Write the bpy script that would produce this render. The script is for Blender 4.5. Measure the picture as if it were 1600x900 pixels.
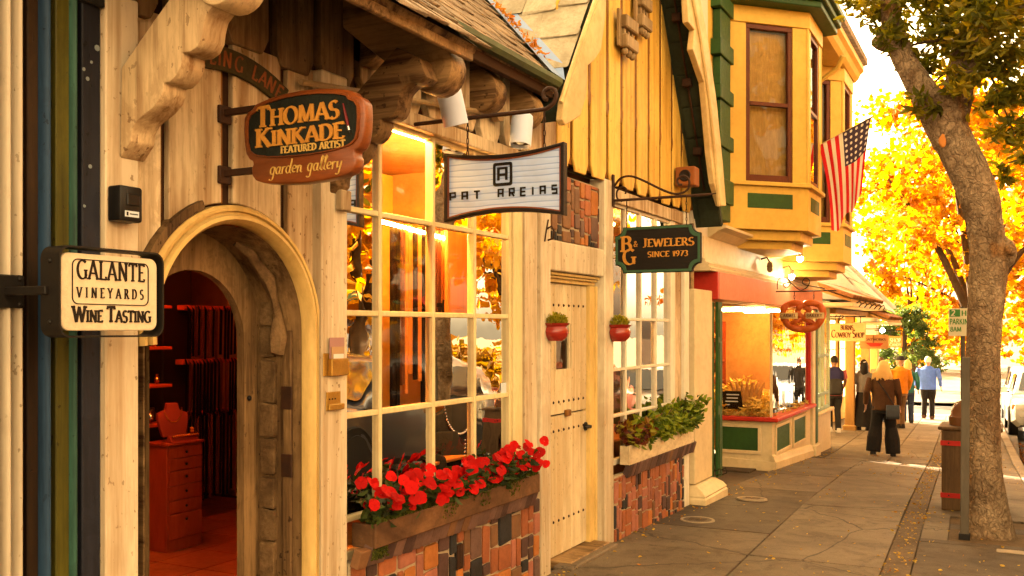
import bpy, bmesh, math, random
from mathutils import Vector, Matrix, noise as mnoise
rnd = random.Random(7)
for o in list(bpy.data.objects):
    bpy.data.objects.remove(o)
scene = bpy.context.scene
COL = scene.collection
R = math.radians

# ---------------------------------------------------------------- camera, sky, sun, exposure
FPX, HOR = 1500.0, 513.0                       # focal length and horizon of the photograph (1600 x 900)
CAM = Vector((3.0, 0.0, 1.78))
YAW = R(27.3)
cam_d = bpy.data.cameras.new('camera')
cam = bpy.data.objects.new('camera', cam_d)
COL.objects.link(cam)
cam.location = CAM
cam.rotation_euler = (R(90), 0, YAW)
cam_d.sensor_width = 36.0
cam_d.lens = 36.0 * FPX / 1600.0
cam_d.shift_y = (HOR - 450.0) / 1600.0
cam_d.clip_start = 0.05
cam_d.clip_end = 2000.0
scene.camera = cam

SUN_EL, SUN_AZ = R(25), R(-50)                 # azimuth from +Y towards +X: low sun beyond the roofs on the left
world = bpy.data.worlds.new('World')
scene.world = world
world.use_nodes = True
wn, wl = world.node_tree.nodes, world.node_tree.links
bg = wn['Background']
sky = wn.new('ShaderNodeTexSky')
sky.sky_type = 'NISHITA'
sky.sun_disc = False
sky.sun_elevation = SUN_EL
sky.sun_rotation = SUN_AZ
sky.dust_density = 4.0
sky.air_density = 1.0
bw = wn.new('ShaderNodeRGBToBW')
tint = wn.new('ShaderNodeMixRGB')
tint.blend_type = 'MULTIPLY'
tint.inputs[0].default_value = 1.0
tint.inputs[2].default_value = (1.0, 0.71, 0.36, 1)
wl.new(sky.outputs[0], bw.inputs[0])
wl.new(bw.outputs[0], tint.inputs[1])
wl.new(tint.outputs[0], bg.inputs[0])
bg.inputs[1].default_value = 0.15

sun_d = bpy.data.lights.new('sun', 'SUN')
sun = bpy.data.objects.new('sun', sun_d)
COL.objects.link(sun)
sun_d.energy = 5.0
sun_d.angle = R(0.6)
sun_d.color = (1.0, 0.80, 0.52)
sdir = Vector((math.sin(SUN_AZ) * math.cos(SUN_EL), math.cos(SUN_AZ) * math.cos(SUN_EL), math.sin(SUN_EL)))
sun.rotation_euler = sdir.to_track_quat('Z', 'Y').to_euler()

vs = scene.view_settings
scene.display_settings.display_device = 'sRGB'
vs.view_transform = 'Standard'
vs.look = 'None'
vs.exposure = 3.75
vs.gamma = 1.0
scene.render.engine = 'CYCLES'
cy = scene.cycles
cy.use_denoising = True
cy.use_adaptive_sampling = True
cy.adaptive_threshold = 0.02
cy.max_bounces = 8
cy.diffuse_bounces = 1
cy.glossy_bounces = 3
cy.transmission_bounces = 4
cy.transparent_max_bounces = 16
cy.caustics_reflective = False
cy.caustics_refractive = False
cy.sample_clamp_indirect = 6.0

# ---------------------------------------------------------------- layout: photograph pixel -> point of a real plane
SN, CS = math.sin(YAW), math.cos(YAW)


def ray(px, py):
    t, v = (px - 800.0) / FPX, (HOR - py) / FPX
    return Vector((-SN + t * CS, CS + t * SN, v))


def onX(px, py, X=0.0):
    d = ray(px, py)
    return CAM + d * ((X - CAM.x) / d.x)


def onY(px, py, Y):
    d = ray(px, py)
    return CAM + d * ((Y - CAM.y) / d.y)


def yX(px, X=0.0):
    return onX(px, HOR, X).y


def xY(px, Y):
    return onY(px, HOR, Y).x


PROFILE = [(-40, .34), (2, .07), (6.4, 0), (10, -.058), (14, -.24), (18, -.47), (30, -.82), (45, -1.25), (400, -1.25)]


def gz(y):
    if y <= PROFILE[0][0]:
        return PROFILE[0][1]
    for (a, b), (c, d) in zip(PROFILE, PROFILE[1:]):
        if y <= c:
            return b + (d - b) * (y - a) / (c - a)
    return PROFILE[-1][1]


def lerp(a, b, t):
    return a + (b - a) * t


ORD = ('first', 'second', 'third', 'fourth', 'fifth', 'sixth', 'seventh', 'eighth', 'ninth', 'tenth', 'eleventh')


def smooth_path(P, n=4):
    out = []
    for i in range(len(P) - 1):
        p0, p1, p2, p3 = (Vector(P[max(i - 1, 0)]), Vector(P[i]), Vector(P[i + 1]), Vector(P[min(i + 2, len(P) - 1)]))
        for k in range(n):
            u = k / n
            out.append(.5 * ((2 * p1) + (p2 - p0) * u + (2 * p0 - 5 * p1 + 4 * p2 - p3) * u * u + (3 * p1 - p0 - 3 * p2 + p3) * u ** 3))
    return out + [Vector(P[-1])]


# ---------------------------------------------------------------- mesh building
class MB:
    def __init__(s):
        s.v, s.f = [], []

    def add(s, vs_, fs_):
        n = len(s.v)
        s.v += [Vector(p) for p in vs_]
        s.f += [tuple(i + n for i in f) for f in fs_]
        return s

    def box(s, x0, x1, y0, y1, z0, z1):
        s.add([(x0, y0, z0), (x1, y0, z0), (x1, y1, z0), (x0, y1, z0), (x0, y0, z1), (x1, y0, z1), (x1, y1, z1), (x0, y1, z1)],
              [(3, 2, 1, 0), (4, 5, 6, 7), (0, 1, 5, 4), (1, 2, 6, 5), (2, 3, 7, 6), (3, 0, 4, 7)])
        return s

    def obox(s, c, a, b, d):
        c, a, b, d = Vector(c), Vector(a), Vector(b), Vector(d)
        P = [c - a - b - d, c + a - b - d, c + a + b - d, c - a + b - d, c - a - b + d, c + a - b + d, c + a + b + d, c - a + b + d]
        s.add(P, [(3, 2, 1, 0), (4, 5, 6, 7), (0, 1, 5, 4), (1, 2, 6, 5), (2, 3, 7, 6), (3, 0, 4, 7)])
        return s

    def beam(s, p, q, w, h, up=(0, 0, 1)):
        p, q = Vector(p), Vector(q)
        d = (q - p)
        sd = d.cross(Vector(up)).normalized()
        u = sd.cross(d).normalized()
        return s.obox((p + q) / 2, d / 2, sd * w / 2, u * h / 2)

    def prism(s, loop, off):
        loop = [Vector(p) for p in loop]
        off = Vector(off)
        n = len(loop)
        s.add(loop + [p + off for p in loop],
              [tuple(range(n))[::-1], tuple(range(n, 2 * n))] + [(i, (i + 1) % n, n + (i + 1) % n, n + i) for i in range(n)])
        return s

    def sheet(s, loop):
        s.add(loop, [tuple(range(len(loop)))])
        return s

    def tube(s, path, r, n=8, caps=True):
        path = [Vector(p) for p in path]
        rs = r if isinstance(r, (list, tuple)) else [r] * len(path)
        prev = None
        rings = []
        for i, p in enumerate(path):
            t = (path[min(i + 1, len(path) - 1)] - path[max(i - 1, 0)]).normalized()
            if prev is None:
                a = t.orthogonal().normalized()
            else:
                a = (prev - t * prev.dot(t))
                a = a.normalized() if a.length > 1e-6 else t.orthogonal().normalized()
            prev = a
            b = t.cross(a)
            rings.append([p + (a * math.cos(k * 2 * math.pi / n) + b * math.sin(k * 2 * math.pi / n)) * rs[i] for k in range(n)])
        return s.loft(rings, caps)

    def loft(s, rings, caps=True, closed=True):
        n = len(rings[0])
        vs_ = [p for r in rings for p in r]
        fs_ = []
        m = n if closed else n - 1
        for i in range(len(rings) - 1):
            for k in range(m):
                a, b = i * n + k, i * n + (k + 1) % n
                fs_.append((a, b, b + n, a + n))
        if caps and closed:
            fs_.append(tuple(range(n))[::-1])
            fs_.append(tuple(range((len(rings) - 1) * n, len(rings) * n)))
        s.add(vs_, fs_)
        return s

    def lathe(s, prof, c=(0, 0, 0), n=16, axis=None):
        c = Vector(c)
        rings = []
        q = Vector((0, 0, 1)).rotation_difference(Vector(axis)) if axis else None
        for r, z in prof:
            ring = []
            for k in range(n):
                a = 2 * math.pi * k / n
                p = Vector((r * math.cos(a), r * math.sin(a), z))
                if q:
                    p = q @ p
                ring.append(c + p)
            rings.append(ring)
        return s.loft(rings)

    def ball(s, c, r, n=10, m=7, sq=None):
        r = r if isinstance(r, (list, tuple)) else (r, r, r)
        c = Vector(c)
        rings = []
        for i in range(m + 1):
            a = -math.pi / 2 + math.pi * i / m
            a = max(min(a, math.pi / 2 - .06), -math.pi / 2 + .06)
            rings.append([c + Vector((r[0] * math.cos(a) * math.cos(2 * math.pi * k / n), r[1] * math.cos(a) * math.sin(2 * math.pi * k / n), r[2] * math.sin(a))) for k in range(n)])
        return s.loft(rings)

    def xf(s, fn):
        s.v = [Vector(fn(p)) for p in s.v]
        return s

    def wobble(s, amp, sc=3.0, seed=0):
        for i, p in enumerate(s.v):
            q = p * sc + Vector((seed * 7.3, seed * 3.1, 0))
            s.v[i] = p + mnoise.noise_vector(q) * amp
        return s

    def mesh(s, name, org=(0, 0, 0), bevel=0.0, seg=1, smooth=False, sub=0, ang=40):
        org = Vector(org)
        me = bpy.data.meshes.new(name)
        me.from_pydata([p - org for p in s.v], [], s.f)
        bm = bmesh.new()
        bm.from_mesh(me)
        bmesh.ops.recalc_face_normals(bm, faces=bm.faces)
        if bevel > 0:
            es = [e for e in bm.edges if len(e.link_faces) == 2 and e.calc_face_angle(0) > R(30)]
            bmesh.ops.bevel(bm, geom=es, offset=bevel, segments=seg, affect='EDGES', profile=0.5, clamp_overlap=True)
        if sub:
            bmesh.ops.subdivide_edges(bm, edges=bm.edges, cuts=sub, use_grid_fill=True)
        if smooth:
            for f in bm.faces:
                f.smooth = True
            for e in bm.edges:
                if len(e.link_faces) == 2 and e.calc_face_angle(0) > R(ang):
                    e.smooth = False
        bm.to_mesh(me)
        bm.free()
        return me

    def build(s, name, mat, parent=None, org=None, **kw):
        """ONE mesh object; below a thing its vertices are stored relative to that thing's origin."""
        if parent is not None:
            org = parent['_o'] if '_o' in parent else parent.location
            me = s.mesh(name, org, **kw)
            o = bpy.data.objects.new(name, me)
            o.parent = parent
            o['_o'] = list(org)
        else:
            org = Vector(org) if org is not None else Vector((0, 0, 0))
            me = s.mesh(name, org, **kw)
            o = bpy.data.objects.new(name, me)
            o.location = org
            o['_o'] = list(org)
        me.materials.append(mat)
        COL.objects.link(o)
        return o


def tag(o, label=None, cat=None, group=None, kind=None):
    if label:
        o['label'] = label
    if cat:
        o['category'] = cat
    if group:
        o['group'] = group
    if kind:
        o['kind'] = kind
    return o


def thing(name, loc, label, cat, group=None):
    o = bpy.data.objects.new(name, None)
    o.empty_display_size = .1
    o.location = loc
    o['_o'] = list(loc)
    COL.objects.link(o)
    return tag(o, label, cat, group)


_UNIT = {}


def unit_piece(kind, bev=.06, wob=0.0, seed=0):
    """A shared unit block with rounded, slightly uneven edges, centred on its origin."""
    key = (kind, bev, wob, seed)
    if key not in _UNIT:
        m = MB().box(-.5, .5, -.5, .5, -.5, .5)
        if wob:
            rr = random.Random(seed * 13 + 5)
            m.xf(lambda p: (p.x + rr.uniform(-wob, wob) * .5, p.y + rr.uniform(-wob, wob), p.z + rr.uniform(-wob, wob)))
        me = m.mesh(kind, bevel=bev)
        me.materials.append(None)
        _UNIT[key] = me
    return _UNIT[key]


def piece(name, me, mat, parent, c, size, rot=None):
    o = bpy.data.objects.new(name, me)
    COL.objects.link(o)
    o.parent = parent
    o.location = Vector(c) - Vector(parent['_o'])
    o.scale = size
    if rot:
        o.rotation_euler = rot
    o.material_slots[0].link = 'OBJECT'
    o.material_slots[0].material = mat
    return o


def copy_tree(src, loc, rz=0.0, label=None, group=None, parent=None, scale=None):
    c = src.copy()
    COL.objects.link(c)
    if parent is None:
        c.location = loc
        c.rotation_euler = (0, 0, rz)
        if scale:
            c.scale = scale
        if label:
            c['label'] = label
        if group:
            c['group'] = group
    else:
        c.parent = parent
    for ch in src.children:
        copy_tree(ch, None, parent=c)
    return c


# ---------------------------------------------------------------- materials
class NT:
    def __init__(s, name):
        s.m = bpy.data.materials.new(name)
        s.m.use_nodes = True
        s.t = s.m.node_tree
        s.n, s.l = s.t.nodes, s.t.links
        s.bsdf = s.n['Principled BSDF']
        s.out = s.n['Material Output']

    def node(s, typ, **kw):
        n = s.n.new(typ)
        for k, v in kw.items():
            setattr(n, k, v)
        return n

    def link(s, a, b):
        s.l.new(a, b)

    def pos(s, scale=(1, 1, 1), kind='pos'):
        if kind == 'pos':
            src = s.node('ShaderNodeNewGeometry').outputs['Position']
        else:
            src = s.node('ShaderNodeTexCoord').outputs[kind]
        mp = s.node('ShaderNodeMapping')
        mp.inputs['Scale'].default_value = scale
        s.link(src, mp.inputs[0])
        return mp.outputs[0]

    def noise(s, vec, scale, detail=5, rough=.6, dist=0):
        n = s.node('ShaderNodeTexNoise')
        n.inputs['Scale'].default_value = scale
        n.inputs['Detail'].default_value = detail
        n.inputs['Roughness'].default_value = rough
        n.inputs['Distortion'].default_value = dist
        s.link(vec, n.inputs['Vector'])
        return n.outputs[0]

    def ramp(s, fac, lo, hi, c0=(0, 0, 0, 1), c1=(1, 1, 1, 1)):
        r = s.node('ShaderNodeValToRGB')
        r.color_ramp.elements[0].position = lo
        r.color_ramp.elements[1].position = hi
        r.color_ramp.elements[0].color = c0
        r.color_ramp.elements[1].color = c1
        s.link(fac, r.inputs[0])
        return r.outputs[0]

    def mix(s, fac, a, b, mode='MIX'):
        m = s.node('ShaderNodeMixRGB', blend_type=mode)
        for i, x in ((0, fac), (1, a), (2, b)):
            if isinstance(x, (int, float)):
                m.inputs[i].default_value = x
            elif isinstance(x, tuple):
                m.inputs[i].default_value = (*x[:3], 1)
            else:
                s.link(x, m.inputs[i])
        return m.outputs[0]

    def math(s, op, a, b=0.0):
        m = s.node('ShaderNodeMath', operation=op)
        for i, x in ((0, a), (1, b)):
            if isinstance(x, (int, float)):
                m.inputs[i].default_value = x
            else:
                s.link(x, m.inputs[i])
        return m.outputs[0]

    def bump(s, h, strength=.3, dist=.01):
        b = s.node('ShaderNodeBump')
        b.inputs['Strength'].default_value = strength
        b.inputs['Distance'].default_value = dist
        s.link(h, b.inputs['Height'])
        s.link(b.outputs[0], s.bsdf.inputs['Normal'])

    def objrand(s, col, amt):
        oi = s.node('ShaderNodeObjectInfo').outputs['Random']
        v = s.math('ADD', s.math('MULTIPLY', oi, 2 * amt), 1 - amt)
        h = s.node('ShaderNodeHueSaturation')
        s.link(col, h.inputs['Color'])
        s.link(v, h.inputs['Value'])
        return h.outputs[0]

    def fin(s, col=None, rough=None, metal=0.0, spec=None):
        b = s.bsdf
        if col is not None:
            if isinstance(col, tuple):
                b.inputs['Base Color'].default_value = (*col[:3], 1)
            else:
                s.link(col, b.inputs['Base Color'])
        if rough is not None:
            if isinstance(rough, (int, float)):
                b.inputs['Roughness'].default_value = rough
            else:
                s.link(rough, b.inputs['Roughness'])
        b.inputs['Metallic'].default_value = metal
        if spec is not None:
            b.inputs['Specular IOR Level'].default_value = spec
        return s.m


def surf(name, col, dark=None, amt=.5, scale=3.0, stretch=(1, 1, 1), lo=.42, hi=.7, rough=.6, bump=.25, bdist=.004, bscale=None,
         metal=0.0, rand=.0, spec=.2, specks=0.0, speck_col=(.08, .06, .05), detail=6):
    """General weathered surface: two colours blended by stretched noise, fine specks, bump, per-object variation."""
    t = NT(name)
    p = t.pos(stretch)
    f = t.noise(p, scale, detail, .68, .5)
    dark = dark or tuple(c * .55 for c in col)
    c = t.mix(t.math('MULTIPLY', t.ramp(f, lo, hi), amt), col, dark)
    f0 = t.noise(t.pos(tuple(.35 + .65 * x for x in stretch)), scale * .37, 4, .6, .8)
    c = t.mix(t.math('MULTIPLY', t.ramp(f0, .46, .66), amt * .75), c, dark)
    f2 = t.noise(t.pos(stretch), scale * 7.3, 4, .7)
    c = t.mix(t.math('MULTIPLY', t.ramp(f2, .45, .70), .12 + .3 * amt), c, tuple(x * .7 for x in dark), 'MIX')
    if specks:
        f3 = t.noise(t.pos(), 38.0, 2, .5)
        c = t.mix(t.math('MULTIPLY', t.ramp(f3, .68, .74), specks), c, speck_col)
    if rand:
        c = t.objrand(c, rand)
    if bump:
        h = t.noise(t.pos(tuple(x for x in stretch)), bscale or scale * 9, 5, .7)
        t.bump(h, bump, bdist)
    rr = t.math('ADD', t.math('MULTIPLY', f2, .25), rough - .12)
    return t.fin(c, rr, metal, spec)


def grain(name, col, dark, axis=2, scale=4.0, rough=.6, bump=.35, rand=.1, amt=.7, spec=.2):
    """Painted or bare wood: broad brown staining, runs along the grain, rubbed patches, chips down to old wood."""
    t = NT(name)

    def st(v):
        q = [1.0, 1.0, 1.0]
        q[axis] = v
        return tuple(q)
    oi = t.node('ShaderNodeObjectInfo').outputs['Random']

    def shifted(v):
        va = t.node('ShaderNodeVectorMath', operation='ADD')
        cmb = t.node('ShaderNodeCombineXYZ')
        t.link(t.math('MULTIPLY', oi, 7.0), cmb.inputs[0])
        t.link(t.math('MULTIPLY', oi, 3.0), cmb.inputs[2])
        t.link(t.pos(st(v)), va.inputs[0])
        t.link(cmb.outputs[0], va.inputs[1])
        return va.outputs[0]
    broad = t.noise(shifted(.45), scale * .9, 5, .62, .8)
    runs = t.noise(shifted(.035), scale * 7.0, 5, .7, .4)
    fine = t.noise(shifted(.10), scale * 22.0, 5, .75)
    mid = tuple(lerp(a, b, .6) for a, b in zip(col, dark))
    c = t.mix(t.math('MULTIPLY', t.ramp(broad, .38, .60), amt), col, mid)
    both = t.math('MULTIPLY', t.ramp(runs, .44, .60), t.ramp(broad, .34, .52))
    c = t.mix(t.math('MULTIPLY', both, amt), c, dark)
    c = t.mix(t.math('MULTIPLY', t.ramp(fine, .47, .66), .45 * amt), c, tuple(x * .8 for x in dark))
    rub = t.noise(shifted(.6), scale * 3.1, 6, .7, 1.5)
    c = t.mix(t.math('MULTIPLY', t.ramp(rub, .54, .60), .6 * amt), c, tuple(lerp(a, b, .65) for a, b in zip(col, dark)))
    chips = t.noise(t.pos(st(.7)), 34.0, 3, .55)
    chip = t.ramp(chips, .655, .68)
    c = t.mix(t.math('MULTIPLY', t.math('MULTIPLY', chip, t.ramp(broad, .40, .56)), .8), c, tuple(x * .6 for x in dark))
    if rand:
        c = t.objrand(c, rand)
    h = t.math('SUBTRACT', t.math('ADD', t.math('MULTIPLY', fine, .5), t.math('MULTIPLY', runs, .5)), t.math('MULTIPLY', chip, .6))
    t.bump(h, bump, .004)
    return t.fin(c, t.math('ADD', t.math('MULTIPLY', broad, .3), rough - .15), 0, spec)


def plain(name, col, rough=.5, metal=0.0, spec=.22, bump=0.0, bscale=40):
    t = NT(name)
    if bump:
        t.bump(t.noise(t.pos(), bscale, 3), bump, .003)
    f = t.noise(t.pos(), 9.0, 4)
    c = t.mix(t.math('MULTIPLY', f, .35), col, tuple(x * .6 for x in col))
    return t.fin(c, rough, metal, spec)


def emit(name, col, strength):
    t = NT(name)
    t.fin((0, 0, 0), .5)
    t.bsdf.inputs['Emission Color'].default_value = (*col, 1)
    t.bsdf.inputs['Emission Strength'].default_value = strength
    return t.m


def glass(name, tint=(1, 1, 1), ior=1.75, wob=.02, rough=.0):
    t = NT(name)
    t.n.remove(t.bsdf)
    tr = t.node('ShaderNodeBsdfTransparent')
    tr.inputs[0].default_value = (*tint, 1)
    gl = t.node('ShaderNodeBsdfGlossy')
    gl.inputs['Roughness'].default_value = rough
    fr = t.node('ShaderNodeFresnel')
    fr.inputs['IOR'].default_value = ior
    bp = t.node('ShaderNodeBump')
    bp.inputs['Strength'].default_value = wob
    bp.inputs['Distance'].default_value = .02
    t.link(t.noise(t.pos(), 3.0, 2), bp.inputs['Height'])
    t.link(bp.outputs[0], gl.inputs['Normal'])
    mx = t.node('ShaderNodeMixShader')
    t.link(fr.outputs[0], mx.inputs[0])
    t.link(tr.outputs[0], mx.inputs[1])
    t.link(gl.outputs[0], mx.inputs[2])
    t.link(mx.outputs[0], t.out.inputs[0])
    return t.m


def leafmat(name, cols, trans=.55, rough=.55):
    """Leaf colour picked per leaf from a list (face attribute 'r'); light passes through the blade."""
    t = NT(name)
    at = t.node('ShaderNodeAttribute', attribute_name='r')
    r = t.node('ShaderNodeValToRGB')
    r.color_ramp.interpolation = 'LINEAR'
    el = r.color_ramp.elements
    while len(el) < len(cols):
        el.new(.5)
    for i, c in enumerate(cols):
        el[i].position = i / max(1, len(cols) - 1)
        el[i].color = (*c, 1)
    t.link(at.outputs['Fac'], r.inputs[0])
    t.fin(r.outputs[0], rough, 0, .3)
    tl = t.node('ShaderNodeBsdfTranslucent')
    hs = t.node('ShaderNodeHueSaturation')
    hs.inputs['Saturation'].default_value = 1.1
    hs.inputs['Value'].default_value = 1.2
    t.link(r.outputs[0], hs.inputs['Color'])
    t.link(hs.outputs[0], tl.inputs[0])
    mx = t.node('ShaderNodeMixShader')
    mx.inputs[0].default_value = trans
    t.link(t.bsdf.outputs[0], mx.inputs[1])
    t.link(tl.outputs[0], mx.inputs[2])
    t.link(mx.outputs[0], t.out.inputs[0])
    return t.m


def leaf_mesh(name, items, mat, parent, shape='leaf', kind='stuff', seed=1):
    """items: (point, size, direction or None). Each leaf is a small folded blade; one mesh for the whole crown."""
    rr = random.Random(seed)
    org = Vector(parent['_o'])
    V, F, A = [], [], []
    for it in items:
        p, sz = Vector(it[0]) - org, it[1]
        d = Vector((rr.gauss(0, 1), rr.gauss(0, 1), rr.gauss(0, .7) - .35)).normalized() if len(it) < 3 or it[2] is None else Vector(it[2]).normalized()
        sd = d.cross(Vector((rr.gauss(0, 1), rr.gauss(0, 1), rr.gauss(0, 1) + .6)))
        sd = sd.normalized() if sd.length > 1e-5 else d.orthogonal().normalized()
        nr = d.cross(sd)
        n = len(V)
        w = sz * (.20 if shape == 'leaf' else .26 if shape == 'broad' else .48)
        a = rr.random()
        if len(it) > 3:
            a = it[3]
        if shape == 'maple':
            V += [p, p + d * sz * .55 + sd * w, p + d * sz, p + d * sz * .5 - sd * w + nr * sz * .12]
            F.append((n, n + 1, n + 2, n + 3))
            A.append(a)
        else:
            V += [p, p + d * sz * .35 + sd * w + nr * sz * .10, p + d * sz * .75 + sd * w * .7 + nr * sz * .05, p + d * sz - nr * sz * .12,
                  p + d * sz * .75 - sd * w * .7 + nr * sz * .05, p + d * sz * .35 - sd * w + nr * sz * .10]
            F += [(n, n + 1, n + 2, n + 3), (n, n + 3, n + 4, n + 5)]
            A += [a, a]
    me = bpy.data.meshes.new(name)
    me.from_pydata(V, [], F)
    at = me.attributes.new('r', 'FLOAT', 'FACE')
    at.data.foreach_set('value', A)
    me.materials.append(mat)
    o = bpy.data.objects.new(name, me)
    o.parent = parent
    o['_o'] = list(org)
    if kind:
        o['kind'] = kind
    COL.objects.link(o)
    return o


CREAM = (.72, .55, .32)
M = {}
M['cream'] = grain('cream_painted_wood', (.76, .60, .38), (.26, .135, .05), 2, 1.5, .6, .28, .12, .85)
M['cream_post'] = grain('cream_post_paint', (.84, .73, .53), (.38, .24, .12), 2, 1.1, .55, .2, .05, .7)
M['cream_smoke_shade'] = grain('smoke_shade_cream_wood', (.34, .20, .085), (.045, .02, .008), 2, 1.8, .7, .5, .16, .9)  # smoke stain, darkened further with the hood's shade put into the colour
M['plank_gold'] = grain('golden_cream_planks', (.88, .55, .11), (.48, .22, .025), 2, 1.6, .55, .2, .09, .6)
M['gap'] = plain('dark_brown_recess', (.045, .018, .006), .8)
M['batten_gold'] = grain('brown_gold_batten', (.30, .12, .02), (.10, .036, .008), 2, 3, .6, .3, .08, .6)
M['oak'] = grain('weathered_beam_wood', (.44, .26, .11), (.045, .018, .006), 0, 1.6, .6, .6, .05, 1.0)
M['corbel'] = grain('worn_corbel_wood', (.82, .62, .36), (.22, .10, .035), 2, 1.5, .55, .5, .03, .9)
M['trim_gold'] = surf('gold_cream_moulding', (.80, .55, .20), (.42, .24, .06), .6, 3.0, (1, 1, .25), .45, .75, .45, .25, rand=.05)
M['iron'] = plain('black_iron', (.010, .008, .007), .5, .0, .25, .2)
M['iron_rust'] = surf('rusty_dark_iron', (.032, .015, .009), (.09, .035, .014), .5, 12, rough=.65, bump=.2)
M['white'] = surf('white_painted_wood', (.84, .76, .60), (.55, .38, .20), .45, 4, (1, 1, .3), .5, .8, .45, .2)
M['muntin'] = surf('yellow_cream_sash_paint', (.82, .66, .36), (.55, .34, .12), .4, 5, (1, 1, .3), .5, .8, .4, .15)
M['glass'] = glass('window_glass', (1, 1, 1), 1.45, .06)
M['glass_far'] = glass('far_window_glass', (.9, .9, .9), 1.9, .05)
M['mortar'] = surf('lime_mortar', (.50, .40, .27), (.30, .22, .14), .6, 14, rough=.9, bump=.6, bdist=.006)
# ================================================================ SETTING: ground, road, sidewalk, kerb
M['soil'] = surf('bare_earth', (.16, .10, .055), (.07, .045, .025), .7, 3, rough=.95, bump=.5, bdist=.02)
M['asphalt'] = surf('asphalt', (.060, .052, .046), (.035, .03, .027), .6, 2, rough=.9, bump=.6, bdist=.006, bscale=90)
def paving(name, col, dark, seed):
    """Old concrete: broad tonal drift, blotchy stains, hairline cracks, gum spots and fine grit."""
    t = NT(name)
    p = t.pos()
    f = t.noise(p, .8 + seed * .1, 7, .62, .6)
    c = t.mix(t.ramp(f, .36, .66), col, dark)
    f1 = t.noise(t.pos((1, 1, 1)), 4.2, 6, .7, 1.2)
    c = t.mix(t.math('MULTIPLY', t.ramp(f1, .50, .68), .65), c, tuple(x * .75 for x in dark))
    f2 = t.noise(t.pos(), 95, 3, .7)
    c = t.mix(t.math('MULTIPLY', t.ramp(f2, .45, .75), .55), c, tuple(x * .45 for x in dark))
    f2b = t.noise(t.pos(), 60, 2, .6)
    c = t.mix(t.math('MULTIPLY', t.ramp(f2b, .66, .74), .5), c, tuple(min(1, x * 1.7) for x in col))
    vo = t.node('ShaderNodeTexVoronoi', feature='F1')
    vo.inputs['Scale'].default_value = 5.0
    t.link(t.pos(), vo.inputs['Vector'])
    c = t.mix(t.math('MULTIPLY', t.math('LESS_THAN', vo.outputs['Distance'], .085), .55), c, tuple(x * .45 for x in dark))
    vc = t.node('ShaderNodeTexVoronoi', feature='DISTANCE_TO_EDGE')
    vc.inputs['Scale'].default_value = .55
    wv = t.mix(.12, t.pos(), t.node('ShaderNodeTexNoise').outputs[1])
    t.link(wv, vc.inputs['Vector'])
    ck = t.math('LESS_THAN', vc.outputs['Distance'], .004)
    c = t.mix(t.math('MULTIPLY', ck, .7), c, tuple(x * .35 for x in dark))
    c = t.objrand(c, .10)
    t.bump(t.math('SUBTRACT', t.math('ADD', f2, t.math('MULTIPLY', f1, .6)), ck), .45, .005)
    return t.fin(c, t.math('ADD', t.math('MULTIPLY', f1, .3), .62), 0, .25)


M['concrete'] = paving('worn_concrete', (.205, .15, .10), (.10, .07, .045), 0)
M['concrete_dark'] = paving('dark_concrete', (.10, .07, .046), (.052, .035, .023), 3)  # darker tone of the worn concrete
M['aggregate'] = surf('exposed_aggregate', (.16, .11, .07), (.08, .052, .034), .7, 3.0, rough=.9, bump=.9, bdist=.008, bscale=110, specks=.6, speck_col=(.45, .36, .24), rand=.05)
M['kerb'] = surf('kerb_concrete', (.27, .20, .14), (.15, .105, .07), .6, 1.5, rough=.85, bump=.35, rand=.08)
M['yellow_paint'] = surf('road_paint_white', (.7, .66, .58), (.4, .36, .3), .5, 5, rough=.7, bump=.2)

ys = [p[0] for p in PROFILE]


def strip_sheet(name, x0, x1, y0, y1, dz, mat, kind='structure'):
    kn = sorted({y0, y1, *[y for y in ys if y0 < y < y1]})
    m = MB()
    for a, b in zip(kn, kn[1:]):
        m.sheet([(x0, a, gz(a) + dz), (x1, a, gz(a) + dz), (x1, b, gz(b) + dz), (x0, b, gz(b) + dz)])
    return tag(m.build(name, mat), kind=kind)


def drift(y):
    return -.033 * (y - 7.5)


strip_sheet('ground', -220, 220, -40, 400, -.22, M['soil'])
road = strip_sheet('road', 2.2, 12.2, -40, 400, -.135, M['asphalt'])
cross = tag(MB().sheet([(-60, 32.6, gz(32.6) - .125), (60, 32.6, gz(32.6) - .125), (60, 41, gz(41) - .125), (-60, 41, gz(41) - .125)]).build('cross_road', M['asphalt']), kind='structure')
for i, xx in enumerate((0.2, 3.4)):
    tag(MB().sheet([(xx + dx, y, gz(y) - .119) for dx, y in ((-.1, 34.2), (2.0, 34.2), (2.0, 34.8), (-.1, 34.8))]).build('crossing_stripe', M['yellow_paint']), kind='structure')

sidewalk = strip_sheet('sidewalk', -1.6, 3.2, -10, 32.4, -.03, M['concrete_dark'])
far_walk = strip_sheet('far_sidewalk', 12.2, 16, -20, 32, -.0, M['concrete'])
far_walk2 = strip_sheet('sidewalk_beyond_crossing', -12, 3.0, 41.2, 90, -.0, M['concrete'])


def slab(y0, y1, xa, xb, mat=None, name='paving_slab', g=.006, skew=0.0, dz=0.0):
    d0, d1 = drift(y0 + g), drift(y1 - g)
    kx0 = 0 if xa <= .03 else 1
    L = [(xa + kx0 * d0 + g, y0 + g), (xb + d0 - g, y0 + g + skew), (xb + d1 - g, y1 - g + skew), (xa + kx0 * d1 + g, y1 - g)]
    jz = rnd.uniform(-.0025, .0025) + dz
    top = [Vector((x, y, gz(y) + jz)) for x, y in L]
    bot = [p - Vector((0, 0, .06)) for p in top]
    m = MB().add(bot + top, [(3, 2, 1, 0), (4, 5, 6, 7), (0, 1, 5, 4), (1, 2, 6, 5), (2, 3, 7, 6), (3, 0, 4, 7)])
    return m.build(name, mat or M['concrete'], sidewalk, bevel=.004)


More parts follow.
